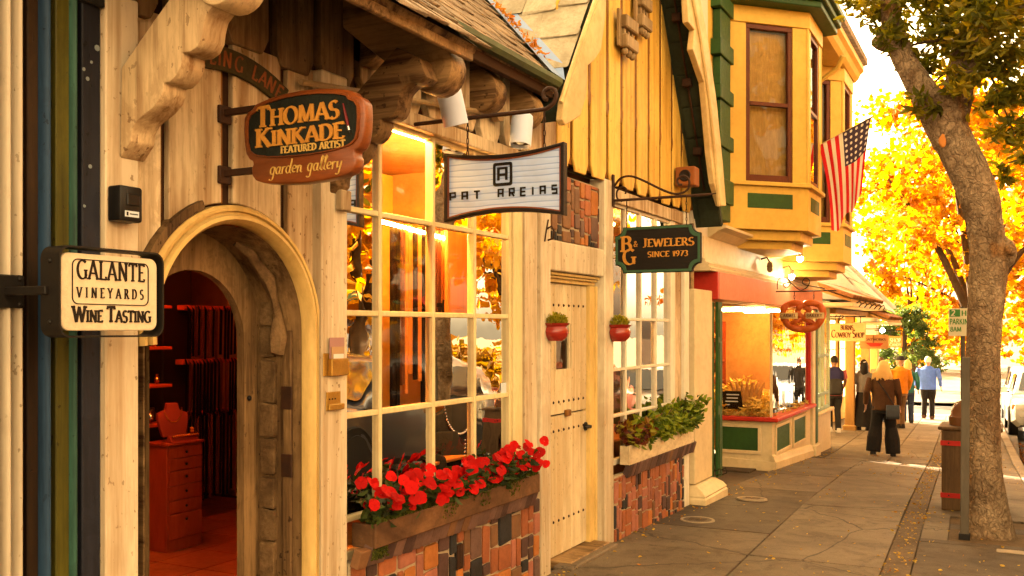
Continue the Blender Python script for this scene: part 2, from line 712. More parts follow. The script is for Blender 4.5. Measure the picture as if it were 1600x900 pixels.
rowsA = [-1.5, .2, 1.8, 3.2, 4.7, 6.1, 7.6, 8.56, 11.57, 13.4, 15.2, 16.7]
for a, b in zip(rowsA, rowsA[1:]):
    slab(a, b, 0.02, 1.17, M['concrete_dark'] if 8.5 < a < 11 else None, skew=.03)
rowsB = [-1.5, .4, 2.2, 4.0, 5.9, 7.64, 10.42, 11.75, 14.3, 16.6]
for a, b in zip(rowsB, rowsB[1:]):
    slab(a, b, 1.17, 2.17, skew=.03)
for a, b in zip([-1.5, 2, 5, 8.4, 11.75, 14.2, 17.9], [2, 5, 8.4, 11.75, 14.2, 17.9, 22]):
    slab(a, b, 2.17, 2.37, M['aggregate'], 'aggregate_strip', g=.004, dz=-.004)
for a, b in zip([-1.5, .7, 3.0, 5.2, 7.2, 8.9], [.7, 3.0, 5.2, 7.2, 8.9, 9.05]):
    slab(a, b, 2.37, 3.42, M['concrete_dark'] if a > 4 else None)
slab(9.05, 10.45, 2.37, 2.60)
for a, b in zip([10.45, 12.3, 14.2, 16, 18, 20, 22.2, 24.5, 27, 29.6], [12.3, 14.2, 16, 18, 20, 22.2, 24.5, 27, 29.6, 32.3]):
    slab(a, b, 2.37, 3.42)
for a, b in zip([13.4, 15.2, 16.7], [15.2, 16.7, 18.2]):
    slab(a, b, -1.3, 0.0, M['concrete_dark'])
for a, b in zip([16.7, 18.2, 19.9, 21.7, 23.8, 26.2, 29], [18.2, 19.9, 21.7, 23.8, 26.2, 29, 32.3]):
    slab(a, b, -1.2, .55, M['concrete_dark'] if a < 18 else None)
    slab(a, b, .55, 1.55)
    slab(a, b, 1.55, 2.17)
    if a > 21:
        slab(a, b, 2.17, 2.37)
# soil in the tree pit
pit = tag(MB().sheet([(2.5, 9.0, gz(9) - .022), (3.4, 9.0, gz(9) - .022), (3.4, 10.5, gz(10.5) - .022), (2.5, 10.5, gz(10.5) - .022)]).build('tree_pit_soil', M['soil']), kind='structure')
# kerb stones
kerb = tag(MB().box(0, .01, 0, .01, -.3, -.29).build('kerb', M['kerb']), kind='structure')
k = -10.0
while k < 32:
    L = 1.85
    d0, d1 = drift(k + .005), drift(k + L - .005)
    top = [Vector((3.43 + d0, k + .005, gz(k) + .004)), Vector((3.58 + d0, k + .005, gz(k) + .004)), Vector((3.58 + d1, k + L - .005, gz(k + L) + .004)), Vector((3.43 + d1, k + L - .005, gz(k + L) + .004))]
    MB().add([p - Vector((0, 0, .2)) for p in top] + top, [(3, 2, 1, 0), (4, 5, 6, 7), (0, 1, 5, 4), (1, 2, 6, 5), (2, 3, 7, 6), (3, 0, 4, 7)]).build('kerb_stone', M['kerb'], kerb, bevel=.015)
    k += L
# utility covers set in the dark slab
M['cover'] = surf('cast_iron_cover', (.13, .09, .06), (.06, .04, .03), .6, 12, rough=.6, bump=.5, metal=.3)
M['cover_rim'] = surf('cover_rim', (.36, .28, .19), (.2, .15, .1), .5, 12, rough=.7, bump=.3)
for cx, cyy, lab in ((.38, 8.92, 'round iron utility cover in the dark paving nearer the white plank door'), (.52, 10.53, 'round iron utility cover in the paving beside the white column foot')):
    z = gz(cyy)
    t = thing('utility_cover', (cx, cyy, z), lab, 'utility cover', 'covers in the paving')
    rim = MB()
    for rr_, z0, z1 in ((.165, -.02, .004),):
        rings = [[Vector((cx + q * math.cos(a * math.pi / 16), cyy + q * math.sin(a * math.pi / 16), z + zz + (gz(cyy + q * math.sin(a * math.pi / 16)) - z))) for a in range(32)] for q, zz in ((.135, -.004), (.137, .005), (.16, .006), (.165, -.01))]
        rim.loft(rings, caps=False)
    rim.build('rim', M['cover_rim'], t, smooth=True)
    lid = MB().lathe([(.02, -.01), (.02, .004), (.13, .004), (.13, -.01)], (cx, cyy, z), 28)
    lid.v = [p + Vector((0, 0, (gz(p.y) - z))) for p in lid.v]
    lid.build('lid', M['cover'], t)
    for q in range(3):
        MB().box(cx - .08, cx + .08, cyy - .05 + q * .045, cyy - .035 + q * .045, z + .003, z + .008).build('rib', M['cover'], t)

# ================================================================ COTTAGE: cream timber shop with arched doorway, gable and shingle roofs
cott = thing('cottage_shop', (0, 2.45, gz(2.45)), 'storybook cream timber cottage shop with arched doorway, steep gable and shingled eaves', 'building')
YE = 9.98                                      # far end of the cottage front
ARC_Y, ARC_Z, ARC_R = 3.165, 1.768, .545       # outer arch


def arcpts(r, a0, a1, n, cy_=ARC_Y, cz=ARC_Z):
    return [(cy_ + r * math.cos(R(lerp(a0, a1, i / n))), cz + r * math.sin(R(lerp(a0, a1, i / n)))) for i in range(n + 1)]


def yz(pts, X):
    return [Vector((X, y, z)) for y, z in pts]


def cpart(name, m, mat, parent=None, **kw):
    return m.build(name, mat, parent or cott, **kw)


# backing wall with the arch left open, in dark stain so the joints between boards read
back = MB()
seg = arcpts(.50, 180, 0, 20)
back.prism(yz([(2.45, 3.02), (2.45, .0), (ARC_Y - .50, .0)] + seg + [(ARC_Y + .50, 0.0), (3.97, 0), (3.97, 3.02)], -.07), (.05, 0, 0))
back.box(-.07, -.02, 2.45, YE, 3.02, 3.75)
bk = cpart('wall_backing', back, M['gap'])
gb = MB().prism(yz([(6.0, 3.04), (YE, 3.04), (9.4, 4.03), (7.95, 6.4), (6.1, 3.5)], -.07), (.09, 0, 0))
cpart('gable_backing', gb, M['batten_gold'])

# boards round the arch (seams measured on the photograph), bottoms cut by the arch
def arch_z(y, r=.555):
    d = abs(y - ARC_Y)
    return ARC_Z + math.sqrt(max(0, r * r - d * d)) if d < r else ARC_Z - .02


def arch_board(y0, y1, X1, top=3.03, mat='cream', z_min=None):
    n = 8
    low = [(lerp(y0, y1, i / n), max(arch_z(lerp(y0, y1, i / n)), z_min or 0)) for i in range(n + 1)]
    m = MB().prism(yz([(y1, top), (y0, top)] + low, -.02), (X1 + .02, 0, 0))
    return cpart('board', m, M[mat], bevel=.004)


seams = [213, 252, 261, 343, 361, 436, 447, 500]
Y_ = [yX(s) for s in seams]
arch_board(yX(213) + .004, Y_[1], .0)
arch_board(Y_[2], Y_[3], .012)
arch_board(Y_[4], Y_[5], .012)
arch_board(Y_[6], Y_[7] + .0, .012)
for a, b in ((Y_[1], Y_[2]), (Y_[3], Y_[4]), (Y_[5], Y_[6])):
    n = 5
    low = [(lerp(a, b, i / n), arch_z(lerp(a, b, i / n))) for i in range(n + 1)]
    w = (b - a)
    cpart('batten', MB().prism(yz([(lerp(a, b, .45), 3.03), (a, 3.03), (a, arch_z(a)), (lerp(a, b, .45), arch_z(lerp(a, b, .45)))], -.02), (.006, 0, 0)), M['batten_gold'])
# right of the arch: narrow weathered board, then the bright post
cpart('board', MB().box(-.02, .008, yX(492), yX(501), .0, 1.9), M['cream_smoke_shade'], bevel=.004)
cpart('post', MB().box(-.06, .045, 2.46, yX(213, .03), .0, 3.03), M['cream_post'], bevel=.006)
PY0, PY1 = yX(501, .06), yX(541, .06)
cpart('post', MB().box(-.05, .07, PY0, PY1, .0, 3.03), M['cream_post'], bevel=.008)
cpart('sill_block', MB().box(.07, .11, PY0 + .1, PY1 - .02, 2.36, 2.46), M['cream'], bevel=.006)

# arch moulding: stepped profile swept along the right jamb and the arc
prof = [(.0, -.02), (.0, .035), (.014, .052), (.026, .05), (.030, .036), (.040, .036), (.046, .058), (.062, .062), (.072, .045), (.080, .03), (.080, -.02)]
path = [((ARC_Y + ARC_R, z), (1, 0)) for z in (0.0, .6, 1.2, ARC_Z - .05)] + [((ARC_Y + ARC_R * math.cos(R(a)), ARC_Z + ARC_R * math.sin(R(a))), (math.cos(R(a)), math.sin(R(a)))) for a in range(0, 187, 6)]
rings = [[Vector((x, p[0] - n[0] * q, p[1] - n[1] * q)) for q, x in prof] for p, n in path]
cpart('arch_moulding', MB().loft(rings, caps=False, closed=False), M['trim_gold'], smooth=True, ang=35)
# drip board over the left shoulder of the arch
cpart('arch_shoulder', MB().loft([[Vector((x, ARC_Y + r_ * math.cos(R(a)), ARC_Z + r_ * math.sin(R(a)))) for x, r_ in ((-.02, .548), (.04, .548), (.04, .585), (-.02, .585))] for a in range(112, 172, 6)], closed=True), M['cream_smoke_shade'])
# reveal (soffit and jamb) of the doorway
RV = .459
rv = [(ARC_Y + RV, 0.0), (ARC_Y + RV, ARC_Z)] + arcpts(RV, 0, 180, 24)[1:] + [(ARC_Y - RV, 0.0)]
rings = [yz(rv, -.005), yz(rv, -.30)]
cpart('arch_reveal', MB().loft(rings, caps=False, closed=False), M['cream_smoke_shade'], smooth=True)
# inner arch panel with the smaller arched opening
IY, IZ, IR = 3.20, 1.72, .325
n = 24
out = arcpts(RV + .01, 0, 180, n)
inn = [(IY + IR * math.cos(R(180 * i / n)), IZ + IR * math.sin(R(180 * i / n))) for i in range(n + 1)]
out = [(ARC_Y + RV + .01, 0.0)] + out + [(ARC_Y - RV - .01, 0.0)]
inn = [(IY + IR, 0.0)] + inn + [(IY - IR, 0.0)]
V = yz(out, -.275) + yz(inn, -.275) + yz(out, -.32) + yz(inn, -.32)
k = len(out)
F = []
for i in range(k - 1):
    F += [(i, i + 1, k + i + 1, k + i), (2 * k + i, 3 * k + i, 3 * k + i + 1, 2 * k + i + 1), (k + i, k + i + 1, 3 * k + i + 1, 3 * k + i)]
panel = cpart('inner_arch_panel', MB().add(V, F), M['cream_smoke_shade'], smooth=True, ang=30)
pk = onX(388, 622, -.275)
MB().ball((pk.x + .008, pk.y, pk.z), (.01, .013, .013)).build('bolt_head', M['iron'], panel, smooth=True)
# rough block strip and iron straps on the right jamb
M['block'] = surf('rough_jamb_block', (.26, .155, .07), (.06, .03, .012), .85, 7, rough=.8, bump=.7, bdist=.008, rand=.25)
z = .02
i = 0
while z < 1.95:
    h = (.155, .19, .17, .21, .16)[i % 5]
    piece('jamb_block', unit_piece('jamb_block', .07, .05, i % 3), M['block'], cott, (-.20, ARC_Y + RV - .008 - .004 * (i % 2), z + h / 2), (.09, .03, h - .012))
    z += h
    i += 1
cpart('jamb_stile', MB().box(-.105, -.055, ARC_Y + RV - .018, ARC_Y + RV, .0, 1.77), M['cream_smoke_shade'], bevel=.005)
for py in (622, 728):
    zz = onX(448, py, -.07).z
    cpart('hinge', MB().box(-.11, -.045, ARC_Y + RV - .026, ARC_Y + RV - .016, zz - .055, zz + .055), M['iron_rust'], bevel=.002)
logp = [Vector((-.12, ARC_Y + (RV - .035) * math.cos(R(a)), ARC_Z + (RV - .035) * math.sin(R(a)))) for a in (-16, -4, 10, 22, 34, 46, 58, 70)]
cpart('gnarled_branch', MB().tube(logp, [.036, .042, .03, .026, .036, .03, .026, .012], 9).wobble(.018, 14), M['block'], smooth=True)
cpart('jamb_edge', MB().box(-.295, -.03, ARC_Y - RV - .005, ARC_Y - RV + .014, 0, ARC_Z), M['oak'], bevel=.004)

# painted name arch over the door (stained board with worn letters)
M['lane_board'] = surf('olive_stained_board', (.06, .045, .015), (.02, .015, .006), .7, 6, rough=.7, bump=.3)
M['lane_ink'] = surf('worn_orange_lettering', (.30, .085, .02), (.12, .035, .012), .6, 20, rough=.6, bump=.1)
# circle through three points of the board's lower edge
def circ(p, q, r):
    (ax_, ay), (bx_, by), (cx_, cy_) = p, q, r
    d = 2 * (ax_ * (by - cy_) + bx_ * (cy_ - ay) + cx_ * (ay - by))
    ux = ((ax_ ** 2 + ay ** 2) * (by - cy_) + (bx_ ** 2 + by ** 2) * (cy_ - ay) + (cx_ ** 2 + cy_ ** 2) * (ay - by)) / d
    uy = ((ax_ ** 2 + ay ** 2) * (cx_ - bx_) + (bx_ ** 2 + by ** 2) * (ax_ - cx_) + (cx_ ** 2 + cy_ ** 2) * (bx_ - ax_)) / d
    return ux, uy


LP = [onX(a, b, .03) for a, b in ((290, 107), (370, 118), (430, 158))]
LCY, LCZ = circ(*[(p.y, p.z) for p in LP])
LR0 = math.hypot(LP[0].y - LCY, LP[0].z - LCZ)
LR1 = LR0 + .105
A0 = math.degrees(math.atan2(onX(268, 110, .03).z - LCZ, onX(268, 110, .03).y - LCY))
A1 = math.degrees(math.atan2(onX(448, 150, .03).z - LCZ, onX(448, 150, .03).y - LCY))
lane = thing('arched_name_board', (0.03, LCY, LCZ + LR0), 'olive arched board with worn orange letters LING LANE above the arched doorway', 'sign')
pts_o = [(LCY + LR1 * math.cos(R(lerp(A0, A1, i / 16))), LCZ + LR1 * math.sin(R(lerp(A0, A1, i / 16)))) for i in range(17)]
pts_i = [(LCY + LR0 * math.cos(R(lerp(A1, A0, i / 16))), LCZ + LR0 * math.sin(R(lerp(A1, A0, i / 16)))) for i in range(17)]
MB().prism(yz(pts_o + pts_i, .014), (.018, 0, 0)).build('board', M['lane_board'], lane, bevel=.003)
# ================================================================ LETTERING: pen strokes with thick and thin, one mesh per letter
def _a(cx, cy_, rx, ry, a0, a1, n=14):
    return [(cx + rx * math.cos(R(lerp(a0, a1, i / n))), cy_ + ry * math.sin(R(lerp(a0, a1, i / n)))) for i in range(n + 1)]


GL = {
    'A': (.80, [([(.06, 0), (.40, 1)], 's', ''), ([(.40, 1), (.76, 0)], '', 's'), ([(.18, .33), (.64, .33)], '', '')]),
    'B': (.64, [([(.14, 0), (.14, 1)], 's', 's'), ([(.14, .98), (.30, .98)] + _a(.32, .76, .22, .22, 90, -90) + [(.14, .54)], '', ''), ([(.14, .54), (.32, .54)] + _a(.34, .28, .25, .26, 90, -90) + [(.14, .02)], '', '')]),
    'C': (.76, [(_a(.46, .5, .38, .49, 48, 312, 20), '', '')]),
    'D': (.78, [([(.14, 0), (.14, 1)], 's', 's'), ([(.14, .98), (.32, .98)] + _a(.32, .5, .38, .48, 90, -90, 18) + [(.14, .02)], '', '')]),
    'E': (.60, [([(.14, 0), (.14, 1)], 's', 's'), ([(.14, .97), (.54, .97), (.54, .86)], '', ''), ([(.14, .52), (.44, .52)], '', ''), ([(.14, .03), (.55, .03), (.57, .16)], '', '')]),
    'F': (.56, [([(.14, 0), (.14, 1)], 's', 's'), ([(.14, .97), (.52, .97), (.52, .84)], '', ''), ([(.14, .52), (.42, .52)], '', '')]),
    'G': (.82, [(_a(.46, .5, .38, .49, 50, 330, 20), '', ''), ([(.72, .02), (.72, .42)], '', 's')]),
    'H': (.82, [([(.14, 0), (.14, 1)], 's', 's'), ([(.68, 0), (.68, 1)], 's', 's'), ([(.14, .52), (.68, .52)], '', '')]),
    'I': (.32, [([(.16, 0), (.16, 1)], 's', 's')]),
    'J': (.46, [([(.30, 1), (.30, .2)] + _a(.12, .2, .18, .22, 0, -110), 's', '')]),
    'K': (.76, [([(.14, 0), (.14, 1)], 's', 's'), ([(.64, 1), (.16, .46)], 's', ''), ([(.30, .60), (.70, 0)], '', 's')]),
    'L': (.58, [([(.14, 0), (.14, 1)], 's', 's'), ([(.14, .03), (.54, .03), (.56, .18)], '', '')]),
    'M': (.98, [([(.12, 0), (.16, 1)], 's', ''), ([(.16, 1), (.48, .05)], '', ''), ([(.48, .05), (.80, 1)], '', ''), ([(.80, 1), (.86, 0)], '', 's')]),
    'N': (.84, [([(.14, 0), (.14, 1)], 's', ''), ([(.14, 1), (.70, 0)], '', ''), ([(.70, 0), (.70, 1)], '', 's')]),
    'O': (.86, [(_a(.43, .5, .37, .49, 0, 360, 26), '', '')]),
    'P': (.60, [([(.14, 0), (.14, 1)], 's', 's'), ([(.14, .98), (.30, .98)] + _a(.30, .73, .24, .25, 90, -90) + [(.14, .48)], '', '')]),
    'R': (.72, [([(.14, 0), (.14, 1)], 's', 's'), ([(.14, .98), (.30, .98)] + _a(.30, .75, .23, .23, 90, -90) + [(.14, .52)], '', ''), ([(.34, .52), (.68, 0)], '', 's')]),
    'S': (.58, [(_a(.29, .74, .21, .25, 40, 250, 12) + _a(.29, .25, .23, .26, 80, -140, 14), '', '')]),
    'T': (.72, [([(.36, 0), (.36, 1)], 's', ''), ([(.04, .82), (.05, .97), (.67, .97), (.68, .82)], '', '')]),
    'U': (.80, [([(.14, 1), (.14, .35)] + _a(.40, .33, .26, .32, 180, 360) + [(.66, 1)], 's', 's')]),
    'V': (.78, [([(.06, 1), (.38, 0)], 's', ''), ([(.38, 0), (.72, 1)], '', 's')]),
    'W': (1.08, [([(.04, 1), (.30, 0)], 's', ''), ([(.30, 0), (.54, .95)], '', ''), ([(.54, .95), (.78, 0)], '', ''), ([(.78, 0), (1.04, 1)], '', 's')]),
    'Y': (.74, [([(.06, 1), (.37, .48)], 's', ''), ([(.68, 1), (.37, .48)], 's', ''), ([(.37, .48), (.37, 0)], '', 's')]),
    '1': (.40, [([(.08, .82), (.22, 1), (.22, 0)], '', 's')]),
    '9': (.60, [(_a(.30, .70, .22, .28, -20, 340, 18), '', ''), ([(.52, .66), (.44, .25), (.20, 0)], '', '')]),
    '7': (.56, [([(.06, .97), (.52, .97), (.20, 0)], '', '')]),
    '3': (.56, [(_a(.26, .75, .20, .23, 140, -80, 12) + _a(.26, .26, .23, .26, 80, -140, 14), '', '')]),
    '2': (.58, [(_a(.28, .72, .22, .26, 160, -30, 12) + [(.06, .03), (.54, .03)], '', '')]),
    '8': (.58, [(_a(.29, .75, .19, .22, 0, 360, 16), '', ''), (_a(.29, .27, .23, .26, 0, 360, 16), '', '')]),
    '&': (.74, [([(.70, .5), (.50, .1)] + _a(.30, .24, .22, .24, -60, -230, 10) + [(.44, .70)] + _a(.32, .80, .14, .18, -20, 200, 10) + [(.66, .0)], '', '')]),
    'g': (.50, [(_a(.22, .28, .18, .26, 50, 400, 16), '', ''), ([(.40, .52), (.34, -.2)] + _a(.18, -.24, .16, .16, 10, -150, 8), '', '')]),
    'a': (.52, [(_a(.22, .26, .18, .25, 50, 400, 16), '', ''), ([(.40, .52), (.36, .1), (.50, .0)], '', '')]),
    'r': (.36, [([(.06, .5), (.08, 0)], '', ''), ([(.08, .28), (.20, .50), (.34, .46)], '', '')]),
    'd': (.54, [(_a(.22, .26, .18, .25, 50, 400, 16), '', ''), ([(.44, 1.0), (.38, .1), (.52, 0)], '', '')]),
    'e': (.44, [([(.06, .24), (.38, .32)] + _a(.22, .28, .17, .24, 20, 310, 14), '', '')]),
    'n': (.50, [([(.06, .5), (.08, 0)], '', ''), ([(.08, .25), (.20, .50), (.36, .44), (.36, .08), (.48, 0)], '', '')]),
    'l': (.30, [([(.04, .1), (.26, .9), (.18, 1.0), (.10, .85), (.12, .1), (.28, .0)], '', '')]),
    'y': (.52, [([(.06, .5), (.12, .08), (.34, .14)], '', ''), ([(.42, .5), (.32, -.2)] + _a(.18, -.24, .14, .14, 10, -150, 8), '', '')]),
    'i': (.22, [([(.10, .5), (.10, 0)], '', '')]),
    ' ': (.40, []),
    # squared letters of the wide sign
    '_P': (.9, [([(.1, 0), (.1, 1), (.85, 1), (.85, .45), (.1, .45)], '', '')]),
    '_A': (.9, [([(.1, 0), (.1, 1), (.85, 1), (.85, 0)], '', ''), ([(.1, .45), (.85, .45)], '', '')]),
    '_T': (.9, [([(.05, 1), (.9, 1)], '', ''), ([(.48, 1), (.48, 0)], '', '')]),
    '_R': (.9, [([(.1, 0), (.1, 1), (.85, 1), (.85, .45), (.1, .45)], '', ''), ([(.45, .45), (.85, 0)], '', '')]),
    '_E': (.9, [([(.85, 1), (.1, 1), (.1, 0), (.85, 0)], '', ''), ([(.1, .5), (.8, .5)], '', '')]),
    '_I': (.35, [([(.18, 0), (.18, 1)], '', '')]),
    '_S': (.9, [([(.85, 1), (.1, 1), (.1, .52), (.85, .52), (.85, 0), (.1, 0)], '', '')]),
}


def glyph_mb(ch, w_max, contrast, serif, depth, nib=20.0):
    """2-D strokes -> thin solid letter in local axes x (right), y (up), z (out)."""
    m = MB()
    lay = 0
    for pts, s0, s1 in GL[ch][1]:
        pts = [Vector((p[0], p[1])) for p in pts]
        # drop repeats
        q = [pts[0]]
        for p in pts[1:]:
            if (p - q[-1]).length > 1e-4:
                q.append(p)
        pts = q
        L, Rr = [], []
        for i, p in enumerate(pts):
            d = (pts[min(i + 1, len(pts) - 1)] - pts[max(i - 1, 0)])
            ang = math.atan2(d.y, d.x)
            w = w_max * math.sqrt(math.sin(ang - R(nib)) ** 2 + (contrast ** 2) * math.cos(ang - R(nib)) ** 2)
            nn = Vector((-math.sin(ang), math.cos(ang)))
            if 0 < i < len(pts) - 1:
                a_, b_ = (pts[i] - pts[i - 1]).normalized(), (pts[i + 1] - pts[i]).normalized()
                cosh = max(.45, math.sqrt(max(0, (1 + a_.dot(b_)) / 2)))
                w /= cosh
            L.append(p + nn * w / 2)
            Rr.append(p - nn * w / 2)
        zt = depth + lay * .00025
        k = len(pts)
        vs_ = [(p.x, p.y, 0) for p in L] + [(p.x, p.y, 0) for p in Rr] + [(p.x, p.y, zt) for p in L] + [(p.x, p.y, zt) for p in Rr]
        fs_ = []
        for i in range(k - 1):
            fs_ += [(2 * k + i, 3 * k + i, 3 * k + i + 1, 2 * k + i + 1), (i, i + 1, 2 * k + i + 1, 2 * k + i), (k + i + 1, k + i, 3 * k + i, 3 * k + i + 1)]
        fs_ += [(0, 2 * k, 3 * k, k), (k - 1, 2 * k - 1, 4 * k - 1, 3 * k - 1)]
        m.add(vs_, fs_)
        lay += 1
        if serif:
            for flag, p in ((s0, pts[0]), (s1, pts[-1])):
                if flag:
                    h = w_max * contrast * 1.1
                    yy = p.y - h if p.y > .5 else p.y
                    sw = w_max * .5 + serif
                    z1 = depth + lay * .00025
                    lay += 1
                    m.box(p.x - sw, p.x + sw, yy, yy + h, 0, z1)
    return m


def letters(text, mat, parent, org, ax, up, height, w_max=.2, contrast=.45, serif=.09, depth=.004, track=.06, slant=0.0, sx=1.0, big_first=None, split=True, fit=None):
    """Lay a line of text on a plane; ax/up are unit vectors. Every letter is a part of its own. big_first: height factor of capitals."""
    org, ax, up = Vector(org), Vector(ax).normalized(), Vector(up).normalized()
    out = ax.cross(up)
    toks, i = [], 0
    while i < len(text):
        if text[i] == '_':
            toks.append(text[i:i + 2])
            i += 2
        else:
            toks.append(text[i])
            i += 1

    def hs(j):
        return big_first if (big_first and (j == 0 or toks[j - 1] == ' ')) else 1.0
    width = sum((GL[t][0] + track) * hs(j) for j, t in enumerate(toks)) * height
    if fit:
        sx = fit / width
    x = 0.0
    whole = MB()
    for j, t in enumerate(toks):
        kf = hs(j)
        g = glyph_mb(t, w_max, contrast, serif, depth / (height * kf))
        x0 = x
        g.xf(lambda p: org + ax * ((x0 + (p.x + slant * p.y) * height * kf) * sx) + up * (p.y * height * kf - (0.0 if kf == 1 else 0.0)) + out * (p.z * height * kf))
        if g.v:
            if split:
                g.build('letter', mat, parent)
            else:
                whole.add(g.v, g.f)
        x += (GL[t][0] + track) * height * kf
    if not split and whole.v:
        tag(whole.build('lettering', mat, parent), kind='stuff')
    return x * sx


# worn lettering on the arched board
for ch, px, py in (('R', 313, 95), ('L', 331, 92), ('I', 342, 94), ('N', 354, 98), ('G', 372, 106), ('L', 397, 121), ('A', 409, 129), ('N', 421, 138), ('E', 433, 149)):
    q_ = onX(px, py, .033)
    a = math.atan2(q_.z - LCZ, q_.y - LCY)
    r_ = LR0 + .018
    g = glyph_mb(ch, .2, .5, 0, .03)
    c = Vector((.033, LCY + r_ * math.cos(a), LCZ + r_ * math.sin(a)))
    rad = Vector((0, math.cos(a), math.sin(a)))
    tan = Vector((0, math.sin(a), -math.cos(a)))
    w = GL[ch][0]
    g.xf(lambda p: c + tan * ((p.x - w / 2) * .062 + p.y * .008) + rad * (p.y * .068) + Vector((.0015 + p.z * .02, 0, 0)))
    g.build('letter', M['lane_ink'], lane)
# ================================================================ COTTAGE: upper boards, gable, windows, door, brickwork
def clipped_board(y0, y1, zb, zt, X0, X1, mat, ch=.055, name='board', top=None):
    t = top or [(y1, zt), (y0, zt)]
    lp = yz(t + [(y0, zb + ch), (y0 + ch * .55, zb), (y1 - ch * .55, zb), (y1, zb + ch)], X0)
    return cpart(name, MB().prism(lp, (X1 - X0, 0, 0)), mat, bevel=.005)


y = 2.46
i = 0
while y < 6.35:
    clipped_board(y, y + .262, 3.0 + .012 * (i % 3 - 1), 3.72, -.02, .03, M['cream_smoke_shade'] if y < 4.2 else M['cream'], .07)  # boards under the hood take the cream with shade painted in
    y += .318
    i += 1
# ledger under the clipped boards, over the shop window
cpart('window_header', MB().box(-.06, .03, PY1, 5.86, 2.915, 3.0), M['cream'], bevel=.006)
cpart('window_header', MB().box(-.07, .015, yX(958), 9.72, 2.86, 2.98), M['cream'], bevel=.006)

# gable siding: wide golden boards with clipped feet, battens in the joints above mid height
def roof_l(y):
    return 3.15 + 1.58 * (y - 5.87)


def roof_r(y):
    return 3.08 - 1.67 * (y - 9.97)


def roof_at(y):
    return min(roof_l(y), roof_r(y), 6.4)


edges = [yX(v, .06) for v in (872, 897, 925, 953, 975, 997, 1017, 1035, 1053, 1068, 1084)]
for i, (a, b) in enumerate(zip(edges, edges[1:])):
    a_, b_ = a + .034, b - .034
    za, zb_ = roof_at(a_) + .1, roof_at(b_) + .1
    mid = 7.95
    top = [(b_, max(zb_, 3.2)), (a_, max(za, 3.2))]
    if a_ < mid < b_:
        top = [(b_, zb_), (mid, 6.4), (a_, za)]
    clipped_board(a_, b_, 3.0 - .01 * (i % 2), 6, .0215, .042, M['plank_gold'], .085, top=top)
    if 0 < i and roof_at(a) > 3.75:
        zt = roof_at(a) + .05
        cpart('batten', MB().prism(yz([(a + .02, zt), (a - .02, zt), (a - .02, 3.68), (a - .045, 3.63), (a, 3.54), (a + .045, 3.63), (a + .02, 3.68)], .021), (.026 if False else .018, 0, 0)), M['batten_gold'])

# little shutter ornaments on the gable
M['grey_wood'] = grain('grey_brown_wood', (.40, .27, .13), (.2, .12, .05), 2, 3, .6, .3, .08)
for (x0, y0, x1, y1), lab in (((968, 21, 990, 78), 'lower brown louvred ornament on the golden gable boards'), ((994, -12, 1012, 46), 'upper brown louvred ornament on the golden gable boards')):
    p, q = onX(x0, y0, .10), onX(x1, y1, .10)
    zt, zb_ = p.z, onX(x0, y1 - 8, .10).z
    t = thing('gable_ornament', ((.08, (p.y + q.y) / 2, zb_)), lab, 'ornament', 'ornaments on the gable')
    w = q.y - p.y
    MB().box(.072, .10, p.y, p.y + .05, zb_, zt + .05).build('stile', M['grey_wood'], t, bevel=.004)
    for zz in (zt - .10, zb_):
        MB().box(.072, .15, p.y + .05, q.y, zz, zz + .11).build('rail', M['grey_wood'], t, bevel=.01)
    for j in range(3):
        yy = p.y + .08 + j * (w - .12) / 2.4
        MB().box(.072, .115, yy, yy + .04, zb_ + .11, zt - .10).build('slat', M['grey_wood'], t, bevel=.004)
        MB().ball((.11, yy + .02, zb_ - .03), (.03, .03, .035)).build('peg', M['grey_wood'], t, smooth=True)

# -------- bargeboards of the gable (outlines measured, at their own overhang)
XB = .30
left_o = [(1012, -243), (927, 0), (904, 66), (888, 114), (871, 160), (868, 188)]
left_i = [(873, 197), (897, 182), (906, 152), (908, 126), (908, 104), (919, 96), (929, 80), (935, 40), (938, 0), (1024, -243)]
barge_m = surf('worn_cream_bargeboard', (.82, .60, .27), (.45, .25, .08), .7, 2.4, (1, .6, .6), .45, .75, .5, .3)
lb = cpart('bargeboard', MB().prism([onX(a, b, XB) for a, b in left_o + left_i], (.05, 0, 0)), barge_m, bevel=.006)
mold = [onX(a + 3, b, XB + .055) for a, b in ((1012, -243), (927, 0), (904, 66), (888, 114), (873, 160))]
MB().tube(mold, .016, 6).build('edge_moulding', barge_m, lb, smooth=True)
right_o = [(1030, -330), (1085, 0), (1096.5, 59), (1111, 160), (1121, 260), (1126, 322)]
right_i = [(1118, 322), (1107, 287), (1101, 240), (1095, 170), (1091, 130), (1080, 98), (1073, 78), (1076, 48), (1066, 36), (1064, 0), (1060, -20), (1012, -330)]
rb = cpart('bargeboard', MB().prism([onX(a, b, XB) for a, b in right_o + right_i], (.06, 0, 0)), barge_m, bevel=.006)
mold = [onX(a - 3, b, XB + .066) for a, b in right_o]
MB().tube(mold, .02, 6).build('edge_moulding', barge_m, rb, smooth=True)

